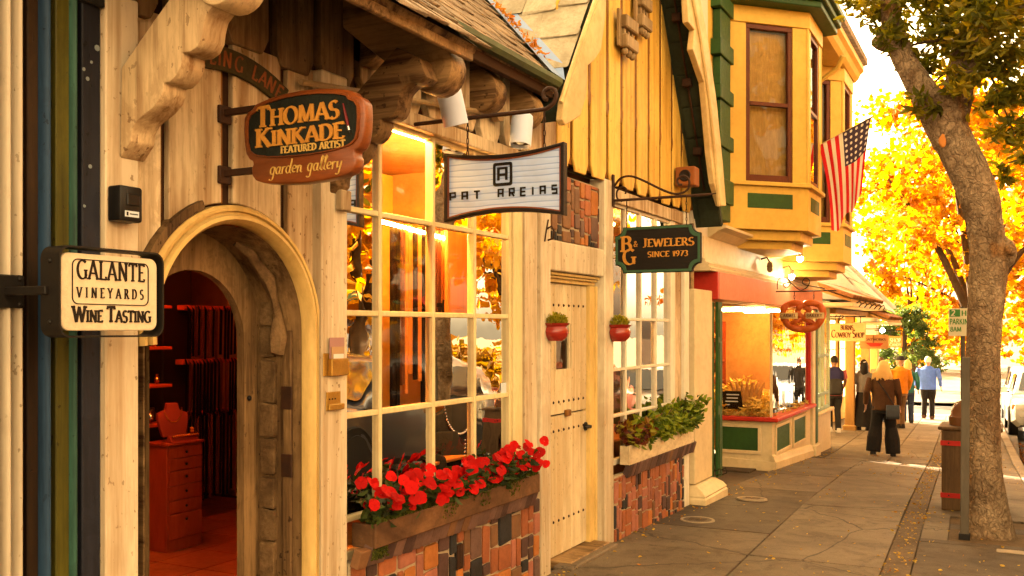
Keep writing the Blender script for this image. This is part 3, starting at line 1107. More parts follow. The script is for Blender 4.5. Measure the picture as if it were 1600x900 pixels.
# -------- gable roof slabs: dark green boarded soffit on the far slope
M['soffit'] = surf('dark_green_soffit_boards', (.035, .045, .025), (.02, .02, .012), .6, 4, rough=.7, bump=.3)
M['shingle'] = surf('weathered_cedar_shingle', (.34, .24, .15), (.12, .08, .05), .8, 5, (.6, 2, .6), .38, .68, .8, .8, .008, 40, rand=.28, specks=.3)
M['shingle_pale'] = surf('pale_grey_shingle', (.50, .43, .30), (.26, .21, .13), .7, 6, rough=.75, bump=.6, bdist=.006, bscale=30, rand=.14, specks=.4, speck_col=(.3, .3, .1))
M['flashing'] = plain('pale_metal_flashing', (.32, .44, .70), .45, .0)
M['copper'] = surf('green_copper_gutter', (.10, .13, .055), (.05, .045, .025), .7, 6, (1, .3, 1), rough=.5, bump=.2)
ap = 7.95
groof = cpart('gable_roof', MB().prism([Vector((-3.2, 5.95, roof_l(5.95) - .02)), Vector((XB, 5.95, roof_l(5.95) - .02)), Vector((XB, ap, 6.44)), Vector((-3.2, ap, 6.44))], (0, .03, -.06)), M['soffit'])
soff = cpart('soffit_deck', MB().prism([Vector((-3.2, ap, 6.44)), Vector((XB, ap, 6.44)), Vector((XB, 10.1, roof_r(10.1))), Vector((-3.2, 10.1, roof_r(10.1)))], (0, .05, .03)), M['soffit'])
for k in range(12):                            # soffit boards on the underside, seen between gable and bargeboard
    ya = 8.05 + k * .17
    a_, b_ = Vector((.0, ya, roof_r(ya) - .012)), Vector((.0, ya + .16, roof_r(ya + .16) - .012))
    MB().prism([a_ + Vector((.075, 0, 0)), b_ + Vector((.075, 0, 0)), b_ + Vector((XB - .005, 0, 0)), a_ + Vector((XB - .005, 0, 0))], (0, -.008, -.008)).build('soffit_board', M['soffit'], soff, bevel=.003)
# conduit with junction boxes under the soffit
cond = thing('soffit_conduit', (.18, 9.9, roof_r(9.9) - .06), 'thin brown conduit with clamp boxes under the dark gable soffit', 'conduit')
MB().tube([Vector((.18, yy, roof_r(yy) - .055)) for yy in (8.2, 8.9, 9.55, 9.85)], .012, 6).build('pipe', M['iron_rust'], cond, smooth=True)
for yy in (8.92, 9.25, 9.62):
    MB().box(.135, .225, yy - .035, yy + .035, roof_r(yy) - .11, roof_r(yy) - .03).build('clamp_box', M['iron_rust'], cond, bevel=.006)

# pale shingles on the near slope of the gable (each one a piece), valley flashing, main roof shingles
nl = Vector((0, -1.58, 1)).normalized()
ul = Vector((0, 1, 1.58)).normalized()
sh_me = unit_piece('shingle', .03, .06, 1)
sh_me2 = unit_piece('shingle', .03, .09, 2)


def shingle(me, mat, parent, c, axw, axu, nrm, w, l, th, tilt=.05):
    o = bpy.data.objects.new('shingle', me)
    COL.objects.link(o)
    o.parent = parent
    u2 = (axu - nrm * tilt).normalized()
    n2 = axw.cross(u2).normalized()
    if n2.dot(nrm) < 0:
        n2 = -n2
    mt = Matrix((axw, u2, n2)).transposed().to_4x4()
    o.matrix_local = Matrix.Translation(Vector(c) - Vector(parent['_o'])) @ mt @ Matrix.Diagonal((w, l, th, 1))
    o.material_slots[0].link = 'OBJECT'
    o.material_slots[0].material = mat
    return o


EX, EZ = .27, 3.43                             # main eave


def main_z(X):
    return EZ + (EX - X) * 1.0


for r in range(9):
    yy = 5.98 + r * .175
    zz = roof_l(yy)
    xv = EX - (zz - EZ)                         # where the valley cuts this course
    X = XB - .02
    w = .0
    j = 0
    while X > max(xv + .0, -1.9):
        w = rnd.uniform(.22, .36)
        shingle((sh_me, sh_me2)[j % 2], M['shingle_pale'], groof, Vector((X - w / 2, yy + .1, roof_l(yy + .1))) + nl * (.02 + .004 * (j % 3)), Vector((1, 0, 0)), ul, nl, w - .008, .40, .016)
        X -= w
        j += 1
mroof = cpart('main_roof', MB().prism([Vector((EX, 1.6, main_z(EX))), Vector((EX, 6.0, main_z(EX))), Vector((-2.2, 7.5, main_z(-2.2))), Vector((-2.2, 1.6, main_z(-2.2)))], (-.03, 0, -.05)), M['oak'])
nm, um = Vector((1, 0, 1)).normalized(), Vector((-1, 0, 1)).normalized()
for r in range(12):
    X = EX - .02 - r * .10
    zz = main_z(X)
    yv = 5.87 + (zz - 3.15) / 1.58 - .22        # valley
    yy = yv
    j = 0
    while yy > (4.0 if r < 2 else 3.4):
        w = rnd.uniform(.12, .24)
        shingle((sh_me, sh_me2)[j % 2], M['shingle'], mroof, Vector((X - .12, yy - w / 2, main_z(X - .12))) + nm * (.022 + rnd.uniform(0, .008)), Vector((0, 1, 0)), um, nm, w - .006, .36, .016, .06)
        yy -= w
        j += 1
v0, v1 = Vector((EX + .02, 5.87 + (EZ - 3.15) / 1.58, EZ + .05)), Vector((EX - 1.9, 5.87 + (EZ + 1.9 - 3.15) / 1.58, EZ + 1.95))
cpart('valley_flashing', MB().add([v0 + Vector((0, -.22, .02)), v0 + Vector((0, 0, .01)), v0 + Vector((-.06, .09, .16)), v1 + Vector((0, -.22, .02)), v1 + Vector((0, 0, .01)), v1 + Vector((-.06, .09, .16))], [(0, 1, 4, 3), (1, 2, 5, 4)]), M['flashing'])
vl = thing('valley_leaves', v0, 'orange leaves gathered in the roof valley', 'leaves')
vl['kind'] = 'stuff'
rv_ = random.Random(4)
leaf_mesh('leaves', [(v0.lerp(v1, rv_.choice((.06, .1, .22, .27, .45, .5)) + rv_.uniform(0, .09)) + Vector((0, -.15 + rv_.gauss(0, .03), .04 + rv_.random() * .03)), rv_.uniform(.03, .05), (rv_.gauss(0, 1), rv_.gauss(0, 1), rv_.gauss(0, .5))) for _ in range(150)], leafmat('rust_roof_leaves', [(.55, .16, .015), (.7, .3, .03)], .3), vl, 'broad')
# copper gutter along the main eave, rafters below it
gut = cpart('gutter', MB().loft([[Vector((EX + a, yy, EZ + b)) for a, b in ((-.01, .025), (.0, -.022), (.05, -.026), (.07, .0), (.07, .03), (.06, .03), (.058, .004), (.03, -.01), (.0, -.005))] for yy in (1.7, 3.2, 4.6, 5.90)], closed=True), M['copper'])
cpart('eave_fascia', MB().box(EX - .06, EX - .012, 1.7, 5.92, EZ - .09, EZ - .026), M['gap'], bevel=.004)  # near-black, the shadow under the gutter is put into its colour


def rafter(y0, y1, Xn, zn, m, depth, name='rafter', nose=None, parent=None, mat=None):
    """Sloping roof beam whose foot is cut to a full round."""
    ang = math.atan(m)
    dv, up = Vector((-math.cos(ang), 0, math.sin(ang))), Vector((math.sin(ang), 0, math.cos(ang)))
    c = Vector((Xn, y0, zn))
    r_ = depth / 2
    pts = [c + dv * 1.5 + up * r_]
    for a in range(90, -91, -15):
        pts.append(c - dv * (r_ * math.cos(R(a))) + up * (r_ * math.sin(R(a))))
    pts.append(c + dv * 1.5 - up * r_)
    return cpart(name, MB().prism(pts, (0, y1 - y0, 0)), mat or M['oak'], bevel=.012, seg=2, smooth=True, ang=35)


for yy in (4.62, 5.18, 5.72):
    rafter(yy, yy + .15, .10, 3.245, 1.0, .24)
rafter(4.05, 4.17, .05, 3.25, 1.0, .22)
# -------- hood over the arched door: two round-nosed rafters on scalloped corbels, ragged shingle edge
HY0, HY1 = 2.55, 3.93
for yy, mt in ((2.50, 'corbel'), (3.90, 'oak')):
    rafter(yy, yy + .145, .55, 3.025, .8, .235, mat=M[mt])
hood = cpart('hood_roof', MB().prism([Vector((.72, 2.0, 3.10)), Vector((.72, 4.02, 3.10)), Vector((-.1, 4.02, 3.756)), Vector((-.1, 2.0, 3.756))], (.02, 0, .03)), M['oak'])
cpart('hood_eave_board', MB().box(.695, .722, 2.0, 4.01, 3.062, 3.112), M['oak'], bevel=.004)
nh, uh = Vector((.8, 0, 1)).normalized(), Vector((-1, 0, .8)).normalized()
for r in range(5):
    X = .735 - r * .15
    yy = 4.05
    j = 0
    while yy > 2.3:
        w = rnd.uniform(.10, .24)
        shingle((sh_me, sh_me2)[j % 2], M['shingle'], hood, Vector((X - .13 + rnd.uniform(-.012, .012), yy - w / 2, 3.10 + (.72 - X + .13) * .8)) + nh * (.052 + rnd.uniform(0, .01)), Vector((0, 1, 0)), uh, nh, w - .005, .38, .018, .07)
        yy -= w
        j += 1


CORB = [(165, 250), (182, 223), (183, 207), (190, 193), (200, 184), (215, 172), (226, 158), (231, 145), (232, 133), (241, 132), (251, 122), (258, 108), (261, 95), (260, 87), (273, 85), (284, 77), (291, 62), (293, 45), (297, 28), (306, 16), (318, 9), (330, 8), (343, -4), (330, -42), (290, -62), (243, 0), (205, 54), (167, 110)]
CORB = [(p.x, p.z) for p in (onY(a, b, 2.52) for a, b in CORB)]
CX_ = min(x for x, z in CORB)


def corbel(y0, th, mat):
    """Scalloped bracket: straight back, three lobes along the lower edge."""
    pts = [Vector((x - CX_ + .046, y0, z)) for x, z in CORB]
    return cpart('corbel', MB().prism(pts, (0, th, 0)), M[mat], bevel=.007, seg=2, smooth=True, ang=30)


corbel(2.52, .115, 'corbel')
corbel(PY0 + .06, .115, 'oak')

# soft conduit along the boards behind the sign, with a round box and two spot lamps
M['lamp_white'] = plain('white_lamp_enamel', (.66, .72, .92), .35)
M['pipe'] = surf('painted_pipe', (.45, .30, .15), (.2, .12, .05), .5, 10, rough=.5, bump=.2)
M['bulb'] = emit('warm_bulb', (1.0, .72, .35), 30.0)
pa, pb = onX(470, 128, .07), onX(772, 178, .07)
rail = thing('lamp_conduit', (pb.x, pb.y, pb.z), 'thin conduit pipe running along the clipped boards to a round junction box', 'conduit')
MB().tube([pa, pa.lerp(pb, .5), pb], .016, 7).build('pipe', M['pipe'], rail, smooth=True)
jb = onX(778, 177, .08)
MB().lathe([(.01, 0), (.052, 0), (.055, .01), (.055, .05), (.045, .055), (.01, .055)], (.05, jb.y, jb.z), 16, axis=(1, 0, 0)).build('junction_box', M['pipe'], rail, smooth=True)


def spot(px, py, X, ln, r, tilt, lab, mount):
    top = onX(px, py, X)
    t = thing('spot_lamp', top, lab, 'lamp', 'white spot lamps under the eave')
    ax = Vector((tilt[0], tilt[1], -1)).normalized()
    prof = [(.01, 0), (r * .55, .0), (r * .95, .025), (r, .06), (r, ln), (r * .93, ln), (r * .9, ln * .35), (.01, ln * .33)]
    MB().lathe(prof, top, 18, axis=ax).build('shade', M['lamp_white'], t, smooth=True, ang=50)
    MB().lathe([(.001, 0), (r * .9, 0), (r * .9, .004), (.001, .004)], top + ax * (ln - .03), 18, axis=ax).build('lens', M['iron_rust'], t)  # dark disc painting in the shade inside the lamp, no real glass
    MB().ball(top + ax * (ln - .035), (r * .45, r * .45, r * .4), 10, 6).build('bulb', M['lamp_white'], t, smooth=True)
    MB().tube([mount, (mount + top) / 2 + Vector((0, 0, .01)), top], .014, 6).build('arm', M['pipe'], t, smooth=True)
    return t


spot(698, 128, .36, .23, .068, (.10, .28), 'white cylinder spot lamp below the large round beam end', onX(700, 165, .05))
spot(817, 176, .20, .225, .072, (.0, -.18), 'white cylinder spot lamp beside the round junction box', onX(785, 180, .09))

# -------- shop window
WX = -.05
W_Y = [3.79, 4.307, 4.853, 5.35, 5.84]
W_Z = [.60, .79, 1.326, 1.86, 2.40, 2.92]


def window(name, parent, X, Ys, Zs, mat, frame_w=.045, muntin_w=.028, depth=.05, glassmat=None, skip_left=False):
    w = thing(name, (0, 0, 0), '', '') if parent is None else None
    base = MB().box(X - .012, X - .004, Ys[0], Ys[-1], Zs[0], Zs[0] + .02).build(name, mat, parent)
    for j, yy in enumerate(Ys):
        hw = frame_w if j in (0, len(Ys) - 1) else muntin_w
        dx = 0 if j in (0, len(Ys) - 1) else -.004
        MB().box(X - depth / 2, X + depth / 2 + dx, yy - hw / 2, yy + hw / 2, Zs[0], Zs[-1]).build('muntin', mat, base, bevel=.005)
    for j, zz in enumerate(Zs):
        hw = frame_w if j in (0, len(Zs) - 1) else muntin_w
        for a, b in zip(Ys, Ys[1:]):
            wa = (frame_w if a == Ys[0] else muntin_w) / 2
            wb = (frame_w if b == Ys[-1] else muntin_w) / 2
            MB().box(X - depth / 2 + .003, X + depth / 2 - .008, a + wa, b - wb, zz - hw / 2, zz + hw / 2).build('glazing_bar', mat, base, bevel=.004)
    for a, b in zip(Ys, Ys[1:]):
        for c, d in zip(Zs, Zs[1:]):
            e = [rnd.uniform(-.0012, .0012) for _ in range(4)]
            MB().add([(X + e[0], a, c), (X + e[1], b, c), (X + e[2], b, d), (X + e[0] + e[2] - e[1], a, d)], [(0, 1, 2, 3)]).build('pane', glassmat or M['glass'], base)
    return base


window('shop_window', cott, WX, W_Y, W_Z[:], M['muntin'], .05, .03, .06)
# casing and posts to the right of the window
cpart('casing', MB().box(-.09, -.0, yX(803), yX(817), .6, 2.93), M['muntin'], bevel=.006)
cpart('post', MB().box(-.09, .02, yX(817) + .003, yX(846, .02), -.02, 3.02), M['cream_post'], bevel=.006)
cpart('post', MB().box(-.09, .055, yX(846, .055) + .003, yX(861, .055), -.02, 3.02), M['cream_post'], bevel=.008)
# security sticker inside the lower right pane
M['sticker'] = plain('white_blue_sticker', (.70, .78, .86), .4)
M['sticker_blue'] = plain('blue_sticker_print', (.05, .16, .45), .4)
sp, sq = onX(783, 601, -.045), onX(802, 617, -.045)
stick = tag(MB().box(-.047, -.045, sp.y, sq.y, sq.z - .01, sp.z + .01).build('window_sticker', M['sticker'], None, org=(-.046, sp.y, sq.z)), 'small white and blue sticker in the lower right pane of the shop window', 'sticker')
MB().lathe([(.001, 0), (.018, 0), (.018, .0015), (.001, .0015)], (-.0448, sq.y - .03, (sp.z + sq.z) / 2), 14, axis=(1, 0, 0)).build('badge', M['sticker_blue'], stick)
MB().box(-.0448, -.0438, sp.y + .012, sp.y + .05, sq.z + .012, sq.z + .02).build('print_line', M['sticker_blue'], stick)

# -------- plank door with frame
DX = -.075
DY0, DY1 = yX(861, DX), yX(921, DX)
DZ1 = onX(918, 447, DX).z
door = cpart('door', MB().box(DX - .05, DX - .03, DY0, DY1, .03, DZ1), M['gap'])
pl = [DY0, *[yX(v, DX) for v in (868, 880, 893, 907)], DY1]
split = onX(890, 645, DX).z
hy0, hy1, hz0, hz1 = yX(867.5, DX), yX(889, DX), onX(878, 577, DX).z, onX(878, 507, DX).z
M['door_wood'] = grain('white_door_planks', (.80, .66, .42), (.45, .29, .13), 2, 2.0, .55, .35, .05, .5)
for a, b in zip(pl, pl[1:]):
    segs = [(.035, split - .006), (split + .006, DZ1 - .002)]
    for s0, s1 in segs:
        holes = s1 > hz1 and a < hy1 - .02 and b > hy0 + .02
        if holes:
            MB().box(DX - .03, DX, a + .003, b - .003, s0, hz0).build('plank', M['door_wood'], door, bevel=.004)
            MB().box(DX - .03, DX, a + .003, b - .003, hz1, s1).build('plank', M['door_wood'], door, bevel=.004)
        else:
            MB().box(DX - .03, DX, a + .003, b - .003, s0, s1).build('plank', M['door_wood'], door, bevel=.004)
MB().sheet([(DX - .012, hy0, hz0), (DX - .012, hy1, hz0), (DX - .012, hy1, hz1), (DX - .012, hy0, hz1)]).build('pane', M['glass'], door)
MB().box(DX - .02, DX + .006, hy0 - .012, hy0 + .006, hz0, hz1).build('pane_bead', M['door_wood'], door)
MB().box(DX - .02, DX + .006, hy1 - .006, hy1 + .012, hz0, hz1).build('pane_bead', M['door_wood'], door)
studs = [(862 + 7.6 * k) for k in range(8)]
stud_me = MB().lathe([(.001, .010), (.008, .007), (.012, .001), (.012, -.002)], (0, 0, 0), 8, axis=(1, 0, 0)).mesh('stud', smooth=True)
stud_me.materials.append(M['iron_rust'])
for zr in (DZ1 - .17, split + .10, split - .12, .30):
    for k in range(8):
        if hz0 < zr < hz1:
            continue
        o = bpy.data.objects.new('stud', stud_me)
        o.parent = door
        o.location = Vector((DX, lerp(DY0 + .04, DY1 - .04, k / 7), zr)) - Vector(door['_o'])
        COL.objects.link(o)
hd = onX(914, 666, DX)
MB().lathe([(.001, 0), (.035, 0), (.035, .012), (.014, .02), (.014, .055), (.001, .055)], (DX, hd.y, hd.z), 14, axis=(1, 0, 0)).tube([(DX + .05, hd.y, hd.z), (DX + .055, hd.y - .05, hd.z + .005), (DX + .05, hd.y - .11, hd.z)], .011, 7).build('lever_handle', M['iron'], door, smooth=True)
for py in (580, 704):
    c_ = onX(918, py, DX)
    MB().lathe([(.001, 0), (.028, 0), (.03, .008), (.022, .03), (.001, .032)], (DX, c_.y, c_.z), 12, axis=(1, 0, 0)).build('deadbolt', M['iron_rust'], door, smooth=True)
lt = onX(884, 645, DX)
MB().box(DX, DX + .03, lt.y - .035, lt.y + .045, lt.z - .025, lt.z + .025).build('door_stop', M['batten_gold'], door, bevel=.006)
cpart('door_sill', MB().box(-.12, .10, DY0 - .02, DY1 + .02, -.06, .028), M['oak'], bevel=.008)
cpart('door_step', MB().box(.0, .16, yX(862) + .02, DY1 + .05, gz(6.5) - .05, .018), M['concrete'], bevel=.01)
# door head: moulded trim, plain beam over it
for j, (x1, z0, z1) in enumerate(((-.045, DZ1 - .0, DZ1 + .03), (-.02, DZ1 + .03, DZ1 + .05), (.0, DZ1 + .05, DZ1 + .075))):
    cpart('door_head_trim', MB().box(-.11, x1, yX(862, 0), yX(945, 0), z0 + .001, z1), M['trim_gold'], bevel=.004)
HB0, HB1 = DZ1 + .078, onX(900, 376, .03).z - .03
cpart('door_lintel', MB().box(-.09, .035, yX(861, .05) + .006, yX(944, .03), HB0, HB1), M['cream_post'], bevel=.008)
for a, b, x1 in ((922, 932, -.04), (932, 940, -.02), (940, 946, .0)):
    cpart('door_jamb', MB().box(-.12, x1, yX(a, x1), yX(b, x1) - .003, .0, DZ1 - .001), M['trim_gold'], bevel=.004)
cpart('post', MB().box(-.10, .05, yX(946, .05), yX(959, .05), -.03, 3.02), M['cream_post'], bevel=.01)
cpart('wall_panel', MB().box(-.12, -.09, 5.84, 7.7, 2.2, 3.02), M['gap'])

# -------- second window (white grid) and the wall beyond it
V_Y = [yX(v, -.04) for v in (952, 974.5, 998, 1022, 1047)]
V_Z = [.62, 1.02, 1.42, 1.86, 2.40, 2.86]
window('shop_window', cott, -.04, V_Y, V_Z, M['white'], .05, .026, .06)
cpart('casing', MB().box(-.09, -.0, yX(1048.5), yX(1055), .55, 2.88), M['white'], bevel=.006)
cpart('wall_panel', MB().box(-.10, -.01, yX(1055) + .003, yX(1070), -.08, 3.0), M['cream'], bevel=.006)
cpart('corner_board', MB().box(-.10, .03, yX(1070, .03) + .003, yX(1077, .03), -.09, 3.0), M['white'], bevel=.006)
cpart('end_wall', MB().box(-3, -.07, 9.78, YE + .02, -.2, 5.0), M['gap'])
cpart('downpipe', MB().tube([(.0, YE + .02, -.06), (.0, YE + .02, 1.5), (.0, YE + .02, 2.9)], .025, 8), M['oak'], smooth=True)

# -------- interior shell of the shop
M['int_wall'] = surf('warm_plaster', (.50, .24, .08), (.28, .11, .03), .6, 1.5, rough=.7, bump=.2)
M['int_dark'] = plain('dark_cabinet', (.02, .008, .004), .6)
M['tile_red'] = surf('terracotta_floor_tile', (.34, .10, .04), (.18, .05, .02), .7, 2.5, rough=.4, bump=.2, rand=.12)
cpart('ceiling', MB().box(-5.5, -.1, 2.3, 9.78, 2.96, 3.0), M['int_wall'])
cpart('inner_wall', MB().box(-5.55, -5.5, 2.3, 9.78, -.05, 3.0), M['int_wall'])
cpart('inner_wall', MB().box(-5.5, -.27, 2.25, 2.3, -.05, 3.0), M['int_dark'])
cpart('inner_wall', MB().box(-1.24, -.1, 6.15, 6.2, -.05, 3.0), M['int_wall'])
cpart('inner_wall', MB().box(-5.5, -1.26, 7.6, 7.65, -.05, 3.0), M['int_wall'])
ifl = cpart('inner_floor', MB().box(-5.5, -.2, 2.3, 9.78, -.1, .03), M['gap'])
for a in range(9):
    for b in range(11):
        piece('floor_tile', unit_piece('floor_tile', .012), M['tile_red'], ifl, (-.55 - a * .46, 2.6 + b * .46, .034), (.45, .45, .02))

# -------- stone-and-tile aprons below the two planters
BR = {}
for nm, c, d in (('brick_terracotta', (.38, .115, .042), (.22, .06, .022)), ('brick_orange', (.52, .18, .04), (.34, .10, .02)), ('brick_rose', (.40, .14, .085), (.24, .08, .05)), ('brick_plum', (.085, .04, .034), (.045, .022, .018)), ('brick_slate', (.022, .021, .024), (.010, .009, .010)), ('brick_umber', (.22, .10, .04), (.13, .06, .03)), ('brick_mauve', (.16, .085, .065), (.09, .045, .036))):
    BR[nm] = surf(nm, c, d, .7, 5, rough=.6, bump=.5, bdist=.004, bscale=45, rand=.16, specks=.3, spec=.4)
BRK = ['brick_terracotta'] * 5 + ['brick_orange'] * 4 + ['brick_rose'] * 4 + ['brick_plum'] * 3 + ['brick_slate'] * 3 + ['brick_umber'] * 2 + ['brick_mauve'] * 2
BRC = ['brick_terracotta'] * 6 + ['brick_orange'] * 2 + ['brick_rose'] * 5 + ['brick_plum'] * 3 + ['brick_umber'] * 2


def mosaic(name, y0, y1, z0, z1, X, parent, seed, size=1.0, pool=BRK):
    """Upright tiles of many sizes in columns with mortar joints; each tile is a piece of its own."""
    rr = random.Random(seed)
    bed = MB().box(X - .06, X, y0, y1, z0, z1).build(name, M['mortar'], parent)
    g = .017
    y = y0 + .004
    while y < y1 - .03:
        w = rr.choice((.07, .085, .10, .12, .055)) * size
        if y + w > y1 - .045:
            w = y1 - .004 - y
        z = z0 + .004 - rr.uniform(0, .08)
        while z < z1 - .015:
            h = rr.choice((.07, .10, .13, .16, .11, .06)) * size
            if z + h > z1 - .03:
                h = z1 - .003 - z
            lo = max(z, z0 + .003)
            if z + h - lo > .015:
                if w > .08 * size and rr.random() < .22:
                    k = rr.uniform(.35, .65)
                    parts = [(y, w * k), (y + w * k, w * (1 - k))]
                else:
                    parts = [(y, w)]
                for (a, ww) in parts:
                    small = ww * h < .006 * size * size
                    nm = rr.choice(['brick_slate', 'brick_plum', 'brick_terracotta']) if small else rr.choice(pool)
                    pr = rr.uniform(.004, .011)
                    piece('brick', unit_piece('brick', .07, .05, rr.randint(0, 4)), BR[nm], bed, (X + pr / 2 - .004, a + ww / 2, (lo + z + h) / 2), (pr + .02, ww - g, z + h - lo - g), (rr.uniform(-.03, .03), 0, rr.uniform(-.02, .02)))
            z += h
        y += w
    return bed


mosaic('brick_apron', PY1 + .005, yX(843, .08), .0, .60, .075, cott, 3, 1.5)
mosaic('brick_apron', yX(960, .06), yX(1069, .06), -.09, .52, .05, cott, 8, 1.25, BRC)
mosaic('brick_panel', yX(862, .0) + .01, yX(941, .0), HB1 + .005, 2.95, -.02, cott, 15, 1.3, ['brick_umber', 'brick_umber', 'brick_terracotta', 'brick_terracotta', 'brick_mauve', 'brick_orange'])
# soldier course of tilted bricks under each planter
def soldier(y0, y1, z0, z1, X, lean, seed):
    rr = random.Random(seed)
    y = y0
    while y < y1:
        w = rr.uniform(.075, .10)
        piece('sill_brick', unit_piece('sill_brick', .05, .04, rr.randint(0, 4)), BR[rr.choice(['brick_plum', 'brick_mauve', 'brick_mauve', 'brick_umber'])], cott, (X + rr.uniform(-.003, .003), y + w / 2, (z0 + z1) / 2 + rr.uniform(-.004, .004)), (.05, w + .002, z1 - z0 + .02), (lean * .45, .28, 0))
        y += w


soldier(PY1 + .01, 5.90, .585, .665, .11, -.22, 4)
soldier(7.82, 9.72, .50, .60, .075, -.15, 5)
# vents in the brickwork
for (px, py, s_, vx) in ((718, 870, .035, .088), (1003, 746, .03, .064)):
    c_ = onX(px, py, .09)
    v = cpart('vent', MB().box(.03, vx, c_.y - s_, c_.y + s_, c_.z - s_ * 2.2, c_.z + s_ * 2.2), M['iron'], bevel=.003)
    for q in range(4):
        MB().box(vx, vx + .006, c_.y - s_ + .008 + q * s_ * .5, c_.y - s_ + .018 + q * s_ * .5, c_.z - s_ * 2.1, c_.z + s_ * 2.1).build('fin', M['iron_rust'], v)
# small iron hook on the lintel post
hk = onX(854, 358, .06)
tag(MB().tube([hk, hk + Vector((.04, 0, .02)), hk + Vector((.06, 0, -.02)), hk + Vector((.05, 0, -.07)), hk + Vector((.01, 0, -.08))], .007, 6).tube([hk + Vector((0, .03, .07)), hk, hk + Vector((0, -.03, -.09))], .006, 6).build('iron_hook', M['iron_rust'], None, org=hk, smooth=True), 'small forged iron hook on the post left of the brick panel', 'hook')
# plank column of wall between arch building and painted neighbour is built below
# ================================================================ LEFT NEIGHBOUR: fluted pilaster and painted strips
M['flute'] = grain('cream_fluted_paint', (.56, .48, .36), (.32, .24, .15), 2, 1.5, .5, .2, .04, .4)
def strip_mat(n, c, d):
    return grain(n, c, d, 2, 1.8, .55, .4, .0, .8)
neigh = thing('painted_shopfront', (0.0, 1.6, gz(1.6)), 'neighbouring shopfront edge with cream fluted pilaster and dark, blue, olive and green strips', 'building')
yy = .9
flw = .043
k = 0
NX = .06
fe = yX(43, NX)
MB().box(-.2, NX - .03, .6, fe, gz(1) - .1, 5).build('pilaster', M['flute'], neigh)
while fe - (k + 1) * flw > 1.2:
    a = fe - (k + 1) * flw
    ring = [[Vector((NX - .032 + .034 * math.sin(math.pi * q / 8), a + .003 + (flw - .006) * q / 8, z)) for q in range(9)] for z in (gz(1) - .1, 5)]
    MB().loft(ring, caps=False, closed=False).build('flute', M['flute'], neigh, smooth=True)
    k += 1
cols = [(43, 68, 'umber_strip', (.045, .022, .007), (.012, .006, .003), .0, 'f'), (68, 87.5, 'blue_strip', (.028, .07, .145), (.009, .02, .04), .035, 'r'), (87.5, 110, 'olive_strip', (.105, .095, .011), (.035, .03, .005), .012, 'f'),
        (112, 127.5, 'green_strip', (.042, .125, .092), (.010, .028, .022), .035, 'r'), (128.5, 160.5, 'charcoal_strip', (.022, .024, .038), (.006, .006, .009), .02, 'f')]
MB().box(-.2, -.03, fe, 2.458, gz(2) - .1, 5).build('strip_backing', M['gap'], neigh)
for a, b, nm, c, d, X, sh in cols:
    y0, y1 = yX(a, X), yX(b, X)
    mt = strip_mat(nm, c, d)
    if sh == 'r':
        ring = [[Vector((-.03 + (X + .03) * math.sin(math.pi * q / 10) ** .5, lerp(y0, y1, q / 10), z)) for q in range(11)] for z in (gz(2) - .1, 5)]
        MB().loft(ring, caps=False, closed=False).build('strip', mt, neigh, smooth=True)
    else:
        MB().box(-.03, X, y0, min(y1, 2.457), gz(2) - .1, 5).build('strip', mt, neigh, bevel=.004)
MB().box(-.03, .045, yX(128.5, .03), 2.457, onX(145, 8, .03).z - .0, onX(145, 8, .03).z + 1).build('cap_block', strip_mat('dark_cap', (.03, .025, .02), (.01, .01, .01)), neigh, bevel=.004)
for px, py, r_ in ((152, 75, .012), (143, 97, .006), (131, 108, .007), (137, 123, .008), (141, 260, .008), (132, 322, .006)):
    c_ = onX(px, py, .021)
    MB().lathe([(.0005, .0015), (r_, .001), (r_, 0)], (.0205, c_.y, c_.z), 9, axis=(1, 0, 0)).build('paint_chip', plain('pale_chip', (.22, .26, .28), .6), neigh)

# ================================================================ HANGING AND WALL SIGNS
def rounded_rect(w, h, r, n=5):
    P = []
    for cx, cy_, a0 in ((w / 2 - r, h / 2 - r, 0), (-w / 2 + r, h / 2 - r, 90), (-w / 2 + r, -h / 2 + r, 180), (w / 2 - r, -h / 2 + r, 270)):
        P += [(cx + r * math.cos(R(a0 + 90 * i / n)), cy_ + r * math.sin(R(a0 + 90 * i / n))) for i in range(n + 1)]
    return P


def plane_pts(P, c, ax, up, out=0.0):
    c, ax, up = Vector(c), Vector(ax), Vector(up)
    nn = ax.cross(up)
    return [c + ax * x + up * y + nn * out for x, y in P]


def plate(loop, c, ax, up, d0, d1):
    nn = Vector(ax).cross(Vector(up))
    return MB().prism(plane_pts(loop, c, ax, up, d0), nn * (d1 - d0))


def frame_ring(outer, inner, c, ax, up, d0, d1):
    """Solid ring between two loops of equal count, from offset d0 to d1 along the normal."""
    n = len(outer)
    V = plane_pts(outer, c, ax, up, d0) + plane_pts(inner, c, ax, up, d0) + plane_pts(outer, c, ax, up, d1) + plane_pts(inner, c, ax, up, d1)
    F = []
    for i in range(n):
        j = (i + 1) % n
        F += [(i, j, n + j, n + i), (2 * n + i, 3 * n + i, 3 * n + j, 2 * n + j), (i, 2 * n + i, 2 * n + j, j), (n + i, n + j, 3 * n + j, 3 * n + i)]
    return MB().add(V, F)


